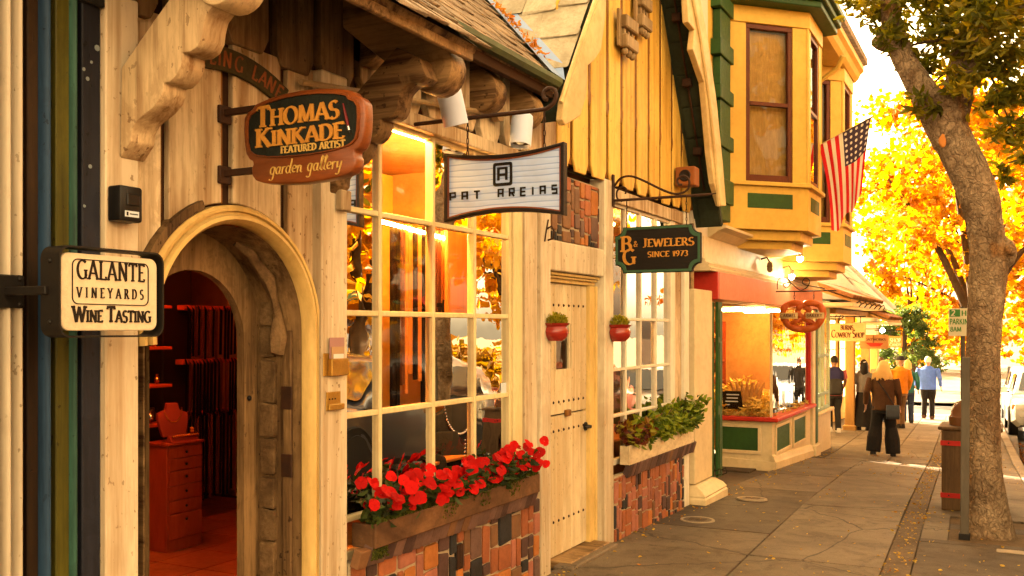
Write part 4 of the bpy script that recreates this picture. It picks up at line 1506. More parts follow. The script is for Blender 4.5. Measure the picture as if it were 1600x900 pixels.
# ---- wine tasting sign on its bracket (parallel to the shopfront)
GX = .30
g0, g1 = onX(86, 384, GX), onX(250, 527, GX)
gc = Vector((GX, (g0.y + g1.y) / 2, (onX(168, 389, GX).z + onX(168, 527, GX).z) / 2))
gw, gh = g1.y - g0.y, onX(168, 389, GX).z - onX(168, 527, GX).z
ax, up = Vector((0, 1, 0)), Vector((0, 0, 1))
M['sign_cream'] = surf('sandblasted_cream', (.80, .66, .46), (.66, .50, .32), .4, 6, rough=.8, bump=.9, bdist=.004, bscale=70)
M['sign_ink'] = plain('dark_brown_lettering', (.014, .008, .005), .6)
t = thing('wine_tasting_sign', (GX - .2, gc.y, gc.z - gh / 2), 'cream plaque lettered GALANTE VINEYARDS WINE TASTING in a black rounded metal frame', 'sign')
MB().prism(plane_pts(rounded_rect(gw - .035, gh - .045, .03), gc, ax, up, -.03), (.035, 0, 0)).build('panel', M['sign_cream'], t, bevel=.003)
frame_ring(rounded_rect(gw, gh, .04), rounded_rect(gw - .012, gh - .012, .035), gc, ax, up, -.07, .02).build('frame', M['iron'], t, smooth=True, ang=40)
frame_ring(rounded_rect(gw - .115, gh * .50, .022), rounded_rect(gw - .121, gh * .50 - .006, .019), gc + up * gh * .115, ax, up, .004, .008).build('border', M['sign_ink'], t)
o_ = gc + Vector((.005, 0, 0))
letters('GALANTE', M['sign_ink'], t, o_ + ax * (-gw * .325) + up * gh * .145, ax, up, .062, .15, .5, .05, .004, .10, fit=gw * .66)
letters('VINEYARDS', M['sign_ink'], t, o_ + ax * (-gw * .325) + up * (-gh * .06), ax, up, .034, .14, .5, .06, .004, .55, fit=gw * .67)
letters('WINE TASTING', M['sign_ink'], t, o_ + ax * (-gw * .36) + up * (-gh * .33), ax, up, .040, .19, .6, .05, .004, .05, fit=gw * .75, big_first=1.32)
for s_ in (-1, 1):
    MB().ball((gc.x - .025, gc.y - gw / 2 - .001, gc.z + s_ * gh * .33), (.008, .006, .008)).build('rivet', M['iron'], t, smooth=True)
br = onX(14, 455, .075)
MB().box(.062, .072, br.y - .055, br.y + .06, br.z - .055, br.z + .055).build('bracket_plate', M['iron'], t, bevel=.004)
MB().beam((.07, br.y, br.z), (GX - .03, gc.y - gw / 2 - .0, br.z + .0), .028, .028).build('bracket_arm', M['iron'], t, bevel=.003)
for a_, b_ in ((-.04, .04), (.042, .042), (-.04, -.04), (.042, -.042)):
    MB().ball((.073, br.y + a_, br.z + b_), (.006, .008, .008)).build('bolt', M['iron'], t, smooth=True)

# ---- carved wooden artist sign (projecting from the wall)
KY = yX(345, .0)
kx0, kx1 = xY(389, KY), xY(576, KY)
kc = Vector(((kx0 + kx1) / 2, KY, 2.555))
kw = kx1 - kx0
kzt, kzb = onY(480, 143, KY).z, onY(480, 287, KY).z
kh = kzt - kzb
kc.z = (kzt + kzb) / 2
ax, up = Vector((1, 0, 0)), Vector((0, 0, 1))
def halfcurve(pts):
    return pts + [(-x, y) for x, y in reversed(pts)]
out_k = [(0, .50), (.14, .492), (.28, .465), (.40, .42), (.43, .37), (.47, .34), (.50, .28), (.505, .15), (.50, .0), (.485, -.12), (.455, -.19), (.425, -.21), (.42, -.25), (.435, -.29), (.43, -.37), (.40, -.43), (.33, -.465), (.18, -.49), (0, -.50)]
out_k = [(x * kw, y * kh) for x, y in out_k]
loop_k = out_k + [(-x, y) for x, y in out_k[-2:0:-1]]
in_k = [(0, .44), (.14, .432), (.27, .405), (.365, .37), (.385, .325), (.43, .295), (.452, .24), (.455, .13), (.45, .0), (.435, -.09), (.40, -.135), (.36, -.155), (.27, -.18), (.14, -.195), (0, -.20)]
in_k = [(x * kw, y * kh) for x, y in in_k]
loop_in = in_k + [(-x, y) for x, y in in_k[-2:0:-1]]
M['sign_wood'] = surf('varnished_red_brown_wood', (.25, .060, .010), (.09, .020, .005), .7, 5, (.35, 1, 2), .4, .7, .32, .25, spec=.5)
M['sign_green'] = surf('carved_dark_green', (.016, .020, .015), (.006, .007, .006), .6, 22, (1, 1, .4), rough=.6, bump=.9, bdist=.005, bscale=60)
M['gold_leaf'] = surf('gold_letter_paint', (.66, .30, .05), (.42, .17, .03), .5, 12, rough=.45, bump=.15)
M['gold_pale'] = plain('pale_gold_script', (.70, .44, .12), .45)
t = thing('carved_artist_sign', (0.02, KY, kzb), 'carved red-brown wooden sign lettered THOMAS KINKADE on a dark green field', 'sign')
plate(loop_k, kc, ax, up, -.03, .03).build('board', M['sign_wood'], t, bevel=.014, seg=2, smooth=True, ang=50)
plate(loop_in, kc, ax, up, .0295, .0325).build('field', M['sign_green'], t)
frame_ring([(x * 1.035, y * 1.05) for x, y in loop_in], loop_in, kc, ax, up, .029, .04).build('carved_rim', M['sign_wood'], t, smooth=True)
fo = kc + Vector((0, -.0325, 0))
letters('THOMAS', M['gold_leaf'], t, fo + ax * (-kw * .385) + up * (kh * .145), ax, up, kh * .185, .20, .42, .06, .007, .03, big_first=1.22, fit=kw * .70)
letters('KINKADE', M['gold_leaf'], t, fo + ax * (-kw * .385) + up * (-kh * .075), ax, up, kh * .17, .21, .42, .06, .007, .02, big_first=1.22, fit=kw * .74)
letters('FEATURED ARTIST', M['gold_pale'], t, fo + ax * (-kw * .17) + up * (-kh * .165), ax, up, kh * .075, .20, .5, .05, .005, .06, fit=kw * .53)
letters('garden gallery', M['gold_pale'], t, kc + Vector((0, -.0305, 0)) + ax * (-kw * .27) + up * (-kh * .385), ax, up, kh * .155, .085, .5, 0, .005, .02, slant=.22, fit=kw * .60)
b0, b1 = fo + ax * (kw * .345) + up * (kh * .29), fo + ax * (kw * .405) + up * (-kh * .045)
brush = MB().tube([b0 + Vector((0, -.006, 0)), b0.lerp(b1, .5) + Vector((0, -.008, 0)), b0.lerp(b1, .74) + Vector((0, -.008, 0))], [.003, .006, .005], 7).build('paintbrush_handle', plain('dark_red_lacquer', (.16, .012, .015), .3), t, smooth=True)
MB().tube([b0.lerp(b1, .74) + Vector((0, -.008, 0)), b0.lerp(b1, .87) + Vector((0, -.008, 0))], [.0052, .006], 7).build('ferrule', plain('silver_ferrule', (.7, .7, .7), .25, .9), t, smooth=True)
MB().tube([b0.lerp(b1, .87) + Vector((0, -.008, 0)), b1 + Vector((0, -.008, 0))], [.006, .001], 7).build('bristles', M['iron'], t, smooth=True)
for py in (178, 272):
    zz = onX(347, py, 0).z
    xe = kx0 + .09
    MB().box(.012, xe, KY - .012, KY + .012, zz - .014, zz + .014).build('bracket_arm', M['iron_rust'], t, bevel=.003)
    MB().box(.012, .03, KY - .035, KY + .035, zz - .045, zz + .03).build('bracket_plate', M['iron_rust'], t, bevel=.003)

# ---- white wave-shaped sign hanging from an iron rod
AY = 4.56
ax0, ax1 = xY(697, AY), xY(884, AY)
aw = ax1 - ax0
azt, azb = onY(800, 241, AY).z, onY(800, 331, AY).z
ac = Vector(((ax0 + ax1) / 2, AY, (azt + azb) / 2))
ah = azt - azb
n = 14
top = [(lerp(-.5, .5, i / n) * aw, ah * (.5 + .12 * (2 * i / n - 1) ** 2)) for i in range(n + 1)]
bot = [(lerp(.5, -.5, i / n) * aw, -ah * (.5 + .12 * (2 * i / n - 1) ** 2)) for i in range(n + 1)]
loop_a = top + bot
def shrink(L, d):
    return [(x - math.copysign(d, x) if abs(abs(x) - aw / 2) < .02 else x * (1 - 2 * d / aw), y - math.copysign(d, y)) for x, y in L]
def wave_mat():
    t_ = NT('white_washed_grain')
    p_ = t_.pos((1, 1, 5))
    w_ = t_.node('ShaderNodeTexWave', wave_type='BANDS', bands_direction='Z')
    w_.inputs['Scale'].default_value = 2.0
    w_.inputs['Distortion'].default_value = 11.0
    w_.inputs['Detail'].default_value = 3.0
    w_.inputs['Detail Scale'].default_value = .45
    t_.link(p_, w_.inputs[0])
    f_ = t_.ramp(w_.outputs[0], .0, .16, (.26, .38, .78, 1), (.50, .64, 1.0, 1))
    f2 = t_.noise(t_.pos(), 6, 4)
    c_ = t_.mix(t_.math('MULTIPLY', t_.ramp(f2, .45, .75), .35), f_, (.30, .36, .52))
    t_.bump(w_.outputs[0], .25, .003)
    return t_.fin(c_, .6)
M['wave'] = wave_mat()
M['dark_wood'] = surf('dark_brown_frame', (.020, .012, .010), (.008, .005, .004), .6, 6, rough=.5, bump=.3)
M['rust_line'] = plain('rust_red_bead', (.25, .07, .03), .6)
t = thing('wave_sign', (0.02, AY, azb), 'white grained sign lettered PAT AREIAS with dark concave frame, hung from an iron rod', 'sign')
plate(shrink(loop_a, .012), ac, ax, up, -.012, .012).build('panel', M['wave'], t)
frame_ring(loop_a, shrink(loop_a, .020), ac, ax, up, -.022, .026).build('frame', M['dark_wood'], t, bevel=.003)
frame_ring(shrink(loop_a, .020), shrink(loop_a, .028), ac, ax, up, .010, .019).build('bead', M['rust_line'], t)
ink = plain('black_sign_letters', (.007, .006, .007), .5)
fo = ac + Vector((0, -.012, 0))
letters('_P_A_T', ink, t, fo + ax * (-aw * .455) + up * (-ah * .235), ax, up, .040, .22, 1.0, 0, .006, .95, fit=aw * .315, split=True)
letters('_A_R_E_I_A_S', ink, t, fo + ax * (-aw * .04) + up * (-ah * .235), ax, up, .040, .22, 1.0, 0, .006, .98, fit=aw * .53)
lc_ = fo + up * ah * .16 + ax * (aw * .0)
frame_ring([(x, y) for x, y in rounded_rect(.115, .125, .012, 2)], rounded_rect(.088, .094, .006, 2), lc_, ax, up, 0, .006).build('emblem_frame', ink, t)
letters('_A', ink, t, lc_ + ax * (-.032) + up * (-.032), ax, up, .064, .20, 1.0, 0, .006, .0)
zr0, zr1 = 2.93, 2.93
rod = [Vector((.03, AY, 2.93)), Vector((.45, AY, 2.93)), Vector((ax1 - .16, AY, 2.93)), Vector((ax1 - .10, AY, 2.938)), Vector((ax1 - .065, AY, 2.965)), Vector((ax1 - .055, AY, 3.0)), Vector((ax1 - .07, AY, 3.03)), Vector((ax1 - .10, AY, 3.038)), Vector((ax1 - .125, AY, 3.02)), Vector((ax1 - .125, AY, 2.99)), Vector((ax1 - .105, AY, 2.98))]
MB().tube(smooth_path(rod), .012, 7).build('rod', M['iron_rust'], t, smooth=True)
def chain(p, q, parent, r=.010, th=.003, name='chain'):
    p, q = Vector(p), Vector(q)
    k_ = max(2, int((p - q).length / (r * 3.2)))
    m_ = MB()
    for i in range(k_):
        c_ = p.lerp(q, (i + .5) / k_)
        a_ = Vector((1, 0, 0)) if i % 2 else Vector((0, 1, 0))
        L = (p - q).length / k_ * .62
        m_.tube([c_ + a_ * (r * .6 * math.cos(s * math.pi / 4)) + Vector((0, 0, L * math.sin(s * math.pi / 4))) for s in range(9)], th, 5, False)
    return tag(m_.build(name, M['iron_rust'], parent, smooth=True), kind='stuff')
for xx in (lerp(ax0, ax1, .19), lerp(ax0, ax1, .83)):
    fr_ = (xx - ac.x) / (aw / 2)
    chain((xx, AY, 2.925), (xx, AY, ac.z + ah * (.5 + .12 * fr_ ** 2) - .005), t)

# ---- jeweller's dark board hanging from a scrolled bracket
BY = yX(957, .05)
bx0, bx1 = xY(962.5, BY), xY(1096, BY)
bzt, bzb = onY(1029, 353, BY).z, onY(1029, 426, BY).z
bc = Vector(((bx0 + bx1) / 2, BY, (bzt + bzb) / 2))
bw_, bh = bx1 - bx0, bzt - bzb
def notched(w, h, r):
    P = []
    for sx_, sy_, a0 in ((1, 1, 0), (-1, 1, 1), (-1, -1, 2), (1, -1, 3)):
        cs_ = [(w / 2 * sx_ + r * math.cos(R(270 - 90 * i / 5 + 90 * a0 if True else 0)), h / 2 * sy_ + r * math.sin(R(270 - 90 * i / 5 + 90 * a0))) for i in range(6)]
        P += cs_[::-1] if False else cs_[::-1]
    return P
def notched(w, h, r):
    q = []
    for cx, cy_, a0, a1 in ((w / 2, h / 2, 270, 180), (-w / 2, h / 2, 360, 270), (-w / 2, -h / 2, 90, 0), (w / 2, -h / 2, 180, 90)):
        q += [(cx + r * math.cos(R(lerp(a0, a1, i / 5))), cy_ + r * math.sin(R(lerp(a0, a1, i / 5)))) for i in range(6)]
    return q
M['jewel_board'] = surf('weathered_black_brown_boards', (.014, .010, .008), (.006, .005, .004), .7, 5, (.15, 1, 3), rough=.55, bump=.6, bdist=.004)
M['jewel_green'] = plain('green_border_paint', (.045, .11, .06), .55)
t = thing('jeweller_sign', (0.04, BY, bzb), 'dark board with green border lettered B and G JEWELERS SINCE 1973 in gold', 'sign')
plate(notched(bw_, bh, .07), bc, ax, up, -.02, .02).build('board', M['jewel_board'], t, bevel=.003)
frame_ring(notched(bw_ - .01, bh - .01, .072), notched(bw_ - .05, bh - .05, .076), bc, ax, up, .018, .026).build('border', M['jewel_green'], t, bevel=.002)
fo = bc + Vector((0, -.02, 0))
letters('B', M['gold_leaf'], t, fo + ax * (-bw_ * .43) + up * (bh * -.03), ax, up, bh * .33, .20, .4, .07, .006, .0, sx=1.15)
letters('G', M['gold_leaf'], t, fo + ax * (-bw_ * .405) + up * (-bh * .31), ax, up, bh * .33, .20, .4, .07, .008, .0, sx=1.05)
letters('&', M['gold_leaf'], t, fo + ax * (-bw_ * .275) + up * (bh * .07), ax, up, bh * .12, .14, .4, .0, .006, .0)
letters('JEWELERS', M['gold_leaf'], t, fo + ax * (-bw_ * .17) + up * (bh * .055), ax, up, bh * .165, .19, .42, .06, .006, .04, fit=bw_ * .60, big_first=1.12)
letters('SINCE 1973', M['gold_leaf'], t, fo + ax * (-bw_ * .11) + up * (-bh * .165), ax, up, bh * .115, .19, .45, .06, .006, .06, fit=bw_ * .47)
zb_ = onY(1000, 311, BY).z
MB().tube([(.05, BY, zb_), (bx1 + .02, BY, zb_), (bx1 + .12, BY, zb_ + .005)], [.012, .012, .004], 7).build('bracket_bar', M['iron_rust'], t, smooth=True)
MB().box(.05, .065, BY - .02, BY + .02, zb_ - .05, zb_ + .22).build('bracket_plate', M['iron_rust'], t, bevel=.003)
sc = [(.06, .02), (.09, .06), (.15, .05), (.16, .01), (.12, -.0), (.10, .03)]
MB().tube([Vector((.065 + a[0] * .9, BY, zb_ + .02 + a[1])) for a in smooth_path(((.11, .03), (.12, .07), (.08, .09), (.03, .06), (.03, .0), (.08, -.03)))], .008, 6).build('scroll', M['iron_rust'], t, smooth=True)
MB().tube([Vector((.065 + a[0], BY, zb_ + a[1])) for a in smooth_path(((.0, .12), (.06, .185), (.15, .195), (.26, .15), (.38, .085), (.50, .03), (.58, .025), (.64, .06), (.645, .13), (.60, .165), (.55, .14), (.56, .10), (.59, .095)))], .010, 6).build('scroll', M['iron_rust'], t, smooth=True)
for xx in (lerp(bx0, bx1, .13), lerp(bx0, bx1, .83)):
    chain((xx, BY, zb_ - .01), (xx, BY, bzt - .005), t, .009)

# ================================================================ SMALL THINGS ON THE WALL
u0, u1 = onX(183, 290, .10), onX(219, 347, .10)
M['black_plastic'] = plain('black_plastic', (.008, .007, .007), .4, 0, .3)
t = thing('black_wall_box', (.05, u0.y, onX(200, 347, .10).z), 'black plastic alarm box on the cream post above the wine tasting sign', 'alarm box')
zt_, zb_ = onX(200, 291, .10).z, onX(200, 347, .10).z
MB().box(.046, .115, u0.y - .0, u1.y, zb_, zt_).build('case', M['black_plastic'], t, bevel=.010, seg=2, smooth=True)
MB().box(.115, .121, u0.y + .030, u1.y - .018, zb_ + .06, zt_ - .028).build('button', M['black_plastic'], t, bevel=.004)
MB().box(.115, .117, u0.y + .022, u1.y - .02, zb_ + .018, zb_ + .040).build('label_plate', M['sticker'], t)
MB().box(.117, .118, u0.y + .028, u0.y + .036, zb_ + .022, zb_ + .036).build('print', M['iron'], t)
MB().box(.117, .118, u0.y + .042, u1.y - .026, zb_ + .027, zb_ + .031).build('print', M['iron'], t)
M['brass'] = surf('worn_brass', (.52, .30, .06), (.24, .13, .03), .5, 10, rough=.4, bump=.1, metal=.7)
c0, c1 = onX(505, 552, .075), onX(538, 586, .075)
t = thing('brass_card_holder', (.072, (c0.y + c1.y) / 2, c1.z), 'brass card holder with folded leaflets on the bright window post', 'card holder')
MB().box(.0705, .078, c0.y, c1.y - .02, c1.z, c0.z).build('back_plate', M['brass'], t, bevel=.003)
MB().box(.078, .105, c0.y + .03, c1.y, c1.z, c1.z + .085).build('pocket', M['brass'], t, bevel=.004)
for j in range(3):
    MB().box(.082 + j * .006, .0845 + j * .006, c0.y + .038 + j * .008, c1.y - .012 - .01 * j, c1.z + .02, c0.z + (.075, .03, -.005)[j]).build('leaflet', plain(('leaflet_rose', 'leaflet_tan', 'leaflet_white')[j], ((.42, .22, .20), (.5, .3, .15), (.75, .72, .66))[j], .6), t)
c0, c1 = onX(510, 613, .075), onX(534, 639, .075)
t = thing('brass_letter_slot', (.072, c0.y, c1.z), 'small brass bell plate on the bright window post below the card holder', 'bell plate')
MB().box(.0705, .078, c0.y, c1.y - .012, c1.z, c0.z).build('plate', M['brass'], t, bevel=.002)
MB().box(.078, .092, c0.y + .004, c1.y + .004, c1.z, c1.z + .03).build('ledge', M['brass'], t, bevel=.004)
for j in range(3):
    MB().ball((.079, c0.y + .02 + .022 * j, c1.z + .055), (.003, .004, .004)).build('screw', M['iron'], t)
# terracotta-coloured loudspeaker under the soffit
s0 = onX(1070, 290, .16)
t = thing('wall_speaker', (.1, s0.y + .1, s0.z), 'orange-brown box loudspeaker under the far end of the gable', 'speaker')
M['speaker'] = plain('orange_brown_plastic', (.30, .09, .02), .55)
MB().box(.06, .26, s0.y - .0, s0.y + .17, s0.z - .0, s0.z + .19).build('case', M['speaker'], t, bevel=.012, seg=2)
MB().lathe([(.001, .004), (.035, .0), (.05, .008), (.06, .0)], (.16, s0.y - .001, s0.z + .10), 18, axis=(0, -1, 0)).build('cone', M['dark_wood'], t, smooth=True)

# ================================================================ PLANTERS
M['old_planter'] = surf('mossy_brown_planter', (.22, .105, .045), (.06, .028, .014), .9, 3.5, (1, .6, 1), .38, .62, .75, .6, .006, 24, specks=.4)
M['moss_top'] = surf('pale_worn_rim', (.5, .36, .2), (.2, .1, .04), .7, 9, rough=.8, bump=.4)
PX = .155 + .045
def planter(name, y0, y1, z0, z1, x0, x1, mat, lab, th=.02):
    t = thing(name, (x0, (y0 + y1) / 2, z0), lab, 'planter')
    MB().box(x1 - th, x1, y0, y1, z0, z1).build('front_board', mat, t, bevel=.005, sub=0)
    MB().box(x0, x1 - th - .001, y0, y0 + th, z0, z1 - .004).build('end_board', mat, t, bevel=.004)
    MB().box(x0, x1 - th - .001, y1 - th, y1, z0, z1 - .004).build('end_board', mat, t, bevel=.004)
    MB().box(x0, x1 - th - .001, y0 + th + .001, y1 - th - .001, z0 + .002, z1 - .03).build('soil', M['soil'], t)
    return t
planter('window_box', 3.985, 5.90, .665, .79, .02, .17, M['old_planter'], 'weathered brown wooden window box holding red flowers under the shop window')
M['cream_planter'] = surf('peeling_cream_planter', (.80, .64, .40), (.36, .2, .09), .7, 3.5, (1, .5, 1), .5, .72, .6, .4)
planter('window_box', 7.80, 9.70, .60, .77, .02, .115, M['cream_planter'], 'peeling cream window box holding coleus under the white grid window')

# moss along the brown box
M['moss'] = leafmat('moss', [(.03, .04, .006), (.07, .085, .01), (.13, .13, .015)], .25, .8)
rr = random.Random(5)
moss = thing('moss_cushion', (.17, 4.9, .775), 'green moss creeping over the rim of the brown window box', 'moss')
moss['kind'] = 'stuff'
it = []
for j in range(7000):
    yv = rr.uniform(4.0, 5.89)
    hgt = .018 + .03 * max(0, mnoise.noise(Vector((yv * 3, 1, 0))))
    X = rr.uniform(.06, .166)
    z = .785 + hgt * (1 - ((X - .11) / .06) ** 2) * rr.random()
    if rr.random() < .18 and mnoise.noise(Vector((yv * 5, 9, 0))) > .12:
        X = .173 + rr.random() * .008
        z = .79 - rr.random() ** 2 * .09
    it.append(((X, yv, z), rr.uniform(.012, .024), (rr.gauss(0, .6), rr.gauss(0, .6), 1)))
for j in range(1200):
    it.append(((rr.uniform(.08, .16), rr.uniform(3.99, 4.12), .60 + rr.uniform(0, .07)), rr.uniform(.012, .022), (rr.gauss(0, .7), rr.gauss(0, .7), .8)))
leaf_mesh('moss', it, M['moss'], moss, seed=3)

# red impatiens: each plant has stems, leaves and separate flowers of five round petals
M['petal'] = None
tt = NT('scarlet_petals')
pc_ = tt.node('ShaderNodeRGB')
pc_.outputs[0].default_value = (.52, .006, .004, 1)
tt.fin(tt.objrand(pc_.outputs[0], .38), .6, 0, .12)
tl_ = tt.node('ShaderNodeBsdfTranslucent')
tl_.inputs[0].default_value = (.70, .010, .006, 1)
mx_ = tt.node('ShaderNodeMixShader')
mx_.inputs[0].default_value = .35
tt.link(tt.bsdf.outputs[0], mx_.inputs[1])
tt.link(tl_.outputs[0], mx_.inputs[2])
tt.link(mx_.outputs[0], tt.out.inputs[0])
M['petal'] = tt.m
M['imp_leaf'] = leafmat('impatiens_leaf', [(.018, .030, .008), (.035, .055, .012), (.06, .085, .015)], .3, .45)
M['stem'] = plain('plant_stem', (.10, .07, .025), .5)


def flower_mesh(seed):
    r_ = random.Random(seed)
    m = MB()
    for k in range(5):
        a = 2 * math.pi * k / 5 + r_.uniform(-.12, .12)
        L, W = r_.uniform(.9, 1.1), r_.uniform(.48, .6)
        d, s_ = Vector((math.cos(a), math.sin(a), 0)), Vector((-math.sin(a), math.cos(a), 0))
        lift = r_.uniform(-.15, .2)
        row = []
        for u, w in ((.04, .06), (.35, .75), (.7, 1.0), (.92, .72), (1.0, .3)):
            for q in (-1, -.4, .4, 1):
                row.append(d * (u * L - .06 * abs(q) * u) + s_ * (q * w * W) + Vector((0, 0, .12 * u * u + lift * u + .10 * abs(q) * w - .015 * k)))
        m.add(row, [(i * 4 + j, i * 4 + j + 1, i * 4 + j + 5, i * 4 + j + 4) for i in range(4) for j in range(3)])
    me = m.mesh('flower', smooth=True, ang=80)
    me.materials.append(M['petal'])
    return me


FLW = [flower_mesh(s) for s in range(5)]
eye_me = MB().ball((0, 0, .08), (.10, .10, .08), 7, 5).mesh('flower_eye', smooth=True)
eye_me.materials.append(plain('flower_eye', (.55, .12, .02), .6))


def place_flower(parent, p, size, nrm, seed):
    o = bpy.data.objects.new('flower', FLW[seed % 5])
    COL.objects.link(o)
    o.parent = parent
    q = Vector((0, 0, 1)).rotation_difference(Vector(nrm).normalized())
    o.matrix_local = Matrix.Translation(Vector(p) - Vector(parent['_o'])) @ q.to_matrix().to_4x4() @ Matrix.Rotation(seed * 1.3, 4, 'Z') @ Matrix.Scale(size, 4)
    return o


plants = [(566, 800, 72), (622, 785, 62), (676, 762, 55), (724, 742, 55), (770, 728, 48), (810, 712, 46)]
labs = ['leftmost red impatiens plant beside the bright post in the brown window box', 'second red impatiens from the bright post in the brown window box', 'third red impatiens from the bright post in the brown window box', 'fourth red impatiens from the bright post in the brown window box', 'fifth red impatiens from the bright post in the brown window box', 'rightmost and tallest red impatiens plant in the brown window box']
rr = random.Random(21)
PYS = [4.12, 4.42, 4.74, 5.05, 5.36, 5.64]
for j, yv in enumerate(PYS):
    base = Vector((.09, yv, .77))
    t = thing('impatiens_plant', base, labs[j], 'flower', 'red impatiens in the brown window box')
    hgt = (.21, .19, .20, .20, .21, .23)[j]
    st = MB()
    leaves, fl = [], []
    for s_ in range(9):
        a = rr.uniform(0, 6.28)
        tip = base + Vector((math.cos(a) * .10 + .03, math.sin(a) * .17, hgt * rr.uniform(.55, .95)))
        if tip.x > .24:
            tip.x = .24
        if tip.x < .0:
            tip.x = .02
        mid = base.lerp(tip, .5) + Vector((0, 0, .03))
        st.tube([base + Vector((rr.uniform(-.03, .03), rr.uniform(-.05, .05), -.02)), mid, tip], [.006, .005, .003], 5)
        for q in range(16):
            c_ = base.lerp(tip, rr.uniform(.15, 1)) + Vector((rr.gauss(0, .02), rr.gauss(0, .04), rr.gauss(0, .015)))
            c_.x = max(.0, c_.x)
            leaves.append((c_, rr.uniform(.055, .09), (rr.uniform(-.2, 1), rr.gauss(0, .8), rr.uniform(-.5, .3))))
    tag(st.build('stems', M['stem'], t, smooth=True), kind='stuff')
    leaf_mesh('leaves', leaves, M['imp_leaf'], t, 'broad', seed=j)
    nfl = (22, 20, 21, 21, 21, 24)[j]
    for s_ in range(nfl):
        p = base + Vector((rr.uniform(.02, .17), rr.uniform(-.19, .19), hgt * rr.uniform(.35, 1.12)))
        f_ = place_flower(t, p, rr.uniform(.029, .041), (rr.uniform(.4, 1.2), rr.uniform(-1.1, .1), rr.uniform(.2, 1.0)), rr.randint(0, 60))

# coleus and other foliage in the cream box: separate plants, alternating green and burgundy
M['coleus_green'] = leafmat('coleus_green', [(.06, .10, .010), (.16, .22, .016), (.30, .34, .03)], .4, .5)
M['coleus_red'] = leafmat('coleus_burgundy', [(.06, .012, .008), (.18, .035, .01), (.30, .20, .02), (.26, .30, .025)], .3, .5)
rr = random.Random(33)
ya, yb = 7.80, 9.70
for j in range(6):
    yv = lerp(ya + .18, yb - .15, j / 5)
    base = Vector((.065, yv, .75))
    lab = ['burgundy and lime coleus at the near end of the cream window box', 'green coleus second from the near end of the cream window box', 'green coleus third from the near end of the cream window box', 'bright green coleus fourth from the near end of the cream window box', 'green coleus fifth from the near end of the cream window box', 'tall green coleus at the column end of the cream window box'][j]
    t = thing('coleus_plant', base, lab, 'plant', 'coleus in the cream window box')
    st, leaves = MB(), []
    for s_ in range(10):
        a = rr.uniform(0, 6.28)
        tip = base + Vector((math.cos(a) * .10 + .05, math.sin(a) * .25, rr.uniform(.08, .26) + .015 * j))
        tip.x = max(.03, tip.x)
        st.tube([base, base.lerp(tip, .5) + Vector((0, 0, .03)), tip], .005, 5)
        for q in range(30):
            c_ = base.lerp(tip, rr.uniform(.2, 1)) + Vector((rr.gauss(0, .03), rr.gauss(0, .05), rr.gauss(0, .02)))
            c_.x = max(.0, c_.x)
            leaves.append((c_, rr.uniform(.06, .10), (rr.uniform(-.1, 1), rr.gauss(0, .8), rr.uniform(-.7, .5))))
    tag(st.build('stems', M['stem'], t, smooth=True), kind='stuff')
    leaf_mesh('leaves', leaves, M['coleus_red'] if j == 0 else M['coleus_green'], t, 'broad', seed=40 + j)
# fringe spilling over the near end of the cream box
# red glazed wall pots with little bushy plants
M['red_glaze'] = plain('red_glaze', (.34, .022, .012), .18, 0, .6)
M['succulent'] = leafmat('yellow_green_succulent', [(.14, .15, .01), (.30, .28, .02), (.45, .38, .04)], .35, .5)
for px, py, wpx, X, lab in ((865, 508, 36, .075, 'red glazed wall pot with yellow-green plant left of the plank door'), (963, 510, 34, .075, 'red glazed wall pot with yellow-green plant between plank door and grid window')):
    c_ = onX(px, py + 5, X)
    dep = (c_ - CAM).dot(Vector((-SN, CS, 0)))
    w = wpx / FPX * dep * 1.3
    t = thing('wall_pot', (X - .02, c_.y, c_.z - w * .32), lab, 'plant pot', 'red pots beside the plank door')
    prof = [(.10, -.42), (.26, -.42), (.42, -.28), (.47, -.1), (.42, .02), (.40, .06), (.47, .12), (.50, .17), (.44, .18), (.38, .12), (.05, .10)]
    m = MB().lathe([(a * w, b * w) for a, b in prof], (0, 0, 0), 20)
    m.xf(lambda p: Vector((max(p.x, -.14 * w) + .14 * w, p.y, p.z)) + Vector((X - .02, c_.y, c_.z)))
    m.build('pot', M['red_glaze'], t, smooth=True)
    it = []
    r2 = random.Random(int(px))
    for q in range(420):
        a, b = r2.uniform(0, 6.28), r2.random() ** .5
        p = Vector((X - .02 + .2 * w + math.cos(a) * b * .3 * w, c_.y + math.sin(a) * b * .46 * w, c_.z + w * (.12 + .36 * r2.random() * (1 - b * b * .6))))
        it.append((p, r2.uniform(.018, .03), (math.cos(a) * b, math.sin(a) * b, .9)))
    leaf_mesh('foliage', it, M['succulent'], t, 'broad', seed=int(px))

# ================================================================ GOODS INSIDE THE SHOP
M['orange_wood'] = surf('orange_display_wood', (.46, .15, .022), (.26, .075, .012), .6, 3, (1, 1, .12), .4, .7, .5, .15)
M['leather_dark'] = surf('dark_leather', (.008, .004, .003), (.003, .002, .002), .6, 9, rough=.6, bump=.3, rand=.3, spec=.04)
M['leather_brown'] = surf('brown_leather', (.13, .04, .015), (.05, .015, .008), .6, 9, rough=.45, bump=.3, rand=.3)
M['gold_metal'] = plain('gold_metal', (.85, .50, .14), .22, 1.0)
M['silver'] = plain('silver_metal', (.75, .72, .66), .22, 1.0)
M['black_velvet'] = plain('black_velvet', (.012, .010, .010), .9)
M['red_wood'] = surf('red_lit_wood', (.34, .055, .016), (.17, .025, .008), .6, 4, (1, 1, .2), rough=.5, bump=.2)
